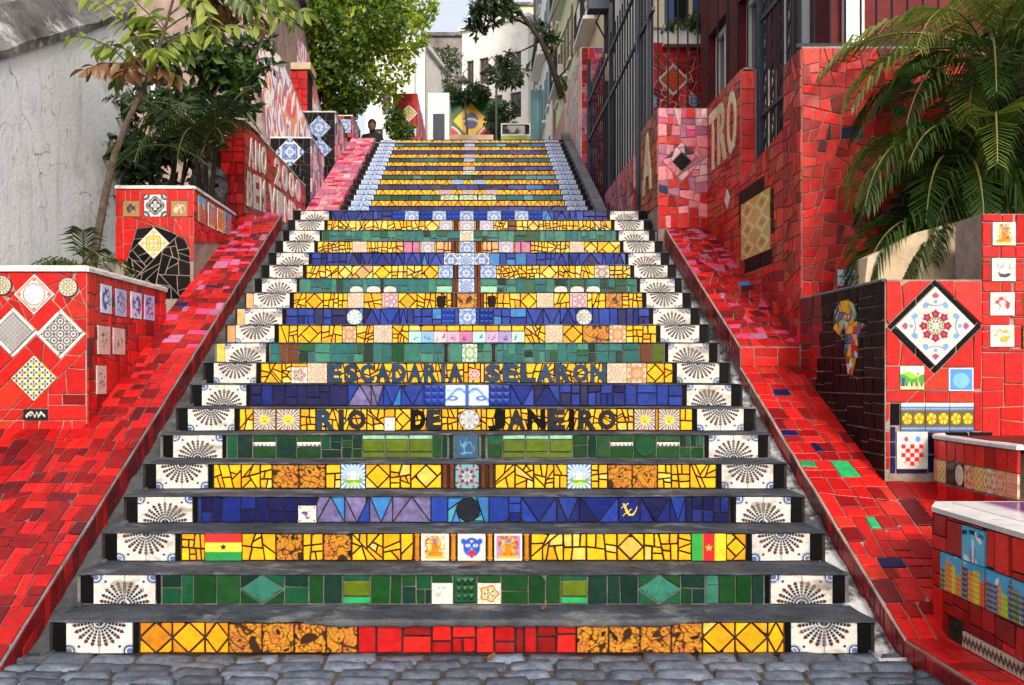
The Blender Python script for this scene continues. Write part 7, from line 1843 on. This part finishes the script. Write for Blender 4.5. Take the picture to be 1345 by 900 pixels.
# ------------------------------------------------------------------ person and small things
def person():
    bx_, by, bz = -2.17, 15.8, ZTOP-.05      # seated on the paving
    root = empty('person', (bx_, by, bz), 'person in black sitting at the top of the stairs with head bowed', 'person')
    J = {'pel': (0, 0, .10), 'spine': (.0, -.05, .30), 'chest': (.01, -.12, .48), 'neck': (.02, -.17, .60), 'sl': (-.17, -.11, .53), 'sr': (.19, -.11, .53), 'el': (-.24, -.16, .28), 'er': (.26, -.16, .28), 'wl': (-.10, -.36, .22), 'wr': (.13, -.36, .22), 'hl': (-.05, -.42, .20), 'hr': (.09, -.42, .20),
         'tl': (-.10, -.02, .09), 'tr': (.10, -.02, .09), 'kl': (-.14, -.42, .14), 'kr': (.14, -.42, .14), 'al': (-.12, -.46, -.24), 'ar': (.12, -.46, -.24), 'fl': (-.12, -.60, -.27), 'fr': (.12, -.60, -.27)}
    R = {'pel': .14, 'spine': .12, 'chest': .135, 'neck': .055, 'sl': .07, 'sr': .07, 'el': .046, 'er': .046, 'wl': .034, 'wr': .034, 'hl': .03, 'hr': .03, 'tl': .095, 'tr': .095, 'kl': .062, 'kr': .062, 'al': .042, 'ar': .042, 'fl': .036, 'fr': .036}
    E = [('pel', 'spine'), ('spine', 'chest'), ('chest', 'neck'), ('chest', 'sl'), ('chest', 'sr'), ('sl', 'el'), ('el', 'wl'), ('wl', 'hl'), ('sr', 'er'), ('er', 'wr'), ('wr', 'hr'), ('pel', 'tl'), ('pel', 'tr'), ('tl', 'kl'), ('kl', 'al'), ('al', 'fl'), ('tr', 'kr'), ('kr', 'ar'), ('ar', 'fr')]
    J['h1'] = (.02, -.20, .66); J['h2'] = (.02, -.235, .75); J['h3'] = (.02, -.22, .84); R['h1'] = .062; R['h2'] = .088; R['h3'] = .07; E += [('neck', 'h1'), ('h1', 'h2'), ('h2', 'h3')]
    ks = list(J); me = bpy.data.meshes.new('body'); me.from_pydata([J[k] for k in ks], [(ks.index(a), ks.index(b)) for a, b in E], [])
    me.materials.append(M['cloth_black']); o = bpy.data.objects.new('body', me); link(o, root, (bx_, by, bz))
    sk = o.modifiers.new('skin', 'SKIN')
    if not me.skin_vertices: me.attributes.new('skin', 'FLOAT_VECTOR', 'POINT')
    try:
        for i, k in enumerate(ks):
            me.skin_vertices[0].data[i].radius = (R[k], R[k]); me.skin_vertices[0].data[i].use_root = (k == 'pel')
    except Exception as ex: print('skin', ex)
    s = o.modifiers.new('sub', 'SUBSURF'); s.levels = 1; s.render_levels = 2
    # face and hair over the head, hands, white print on the shirt
    c = Vector((bx_+.02, by-.235, bz+.755))
    def ell(name, c, r, mat, cut=None, n=14):
        m = MB(); v = []; f = []
        for i in range(9):
            t = math.pi*i/8
            for j in range(n):
                p = 2*math.pi*j/n; v.append((c[0]+r[0]*math.sin(t)*math.cos(p), c[1]+r[1]*math.sin(t)*math.sin(p), c[2]+r[2]*math.cos(t)))
        f = [(i*n+j, (i+1)*n+j, (i+1)*n+(j+1) % n, i*n+(j+1) % n) for i in range(8) for j in range(n)]
        return obj(name, v, f, mat, root, c, True)
    ell('face', c+Vector((0, -.012, -.03)), (.078, .092, .108), M['skin']); ell('hair', c+Vector((0, .018, .03)), (.092, .098, .105), M['hair']); ell('nose', c+Vector((0, -.105, -.03)), (.013, .016, .02), M['skin'])
    for s_ in (-1, 1): ell('ear', c+Vector((s_*.08, -.0, -.03)), (.012, .02, .03), M['skin'])
    for k in ('hl', 'hr'): ell('hand', Vector(J[k])+Vector((bx_, by-.03, bz)), (.034, .05, .024), M['skin'])
    v = [(bx_-.05, by-.272, bz+.46), (bx_+.08, by-.272, bz+.46), (bx_+.02, by-.262, bz+.36)]; 
    MB().add([Vector(p) for p in v]+[Vector(p)+Vector((0, .03, 0)) for p in v], [(0, 2, 1), (3, 4, 5), (0, 1, 4, 3), (1, 2, 5, 4), (2, 0, 3, 5)]).build('shirt_print', M['white_trim'], root)
person()
def fallen_leaves():
    rng = random.Random(95); dry = leaf_mesh('fallen', .085, .034, M['leaf_dry'], -.25)
    spots = [(600, 2, .12), (586, 1, .16), (625, 1, .14), (712, 1, .15), (840, 2, .1), (345, 0, -.1), (640, 0, -.14)]
    labs = ['large curled dry leaf on the tread below the blue mask tile', 'small dry leaf on the lowest tread below the pale note tile', 'small dry leaf on the lowest tread below the flower rosette tile', 'small dry leaf on the lowest tread below plain dark green tiles', 'small dry leaf on the second tread below broken yellow tiles', 'dry leaf on the cobbles below the ochre figure tiles', 'dry leaf on the cobbles below the red riser tiles']
    for i, (px, st, dy) in enumerate(spots):
        y = (st-1)*TREAD+dy if st else dy; z = st*RISE+.006 if st else .012
        o = bpy.data.objects.new('fallen_leaf', dry); link(o, None, (px2x(px, y), y, z)); o.rotation_euler = (rng.uniform(-.2, .2), rng.uniform(-.1, .1), rng.uniform(0, 6.28)); s = rng.uniform(.7, 1.1)*(1.7 if i == 0 else .8); o.scale = (s, s, s)
        tag(o, labs[i], 'leaf', 'fallen leaves on the treads' if st else 'fallen leaves on the cobbles')
    m = MB(); v = []
    for i in range(7):
        for j, (a, b) in enumerate(((-.03, 0), (0, .02), (.03, .004))): v.append((a*.6+rng.uniform(-.005, .005)-2.05, -.28+i*.016, .03+b+rng.uniform(0, .008)))
    f = [(i*3+j, i*3+j+1, i*3+j+4, i*3+j+3) for i in range(6) for j in range(2)]
    o = m.add(v, f).build('wrapper', M['magenta'], None, (-2.05, -.23, .02)); tag(o, 'crumpled pink wrapper at the foot of the ramp', 'litter')
fallen_leaves()
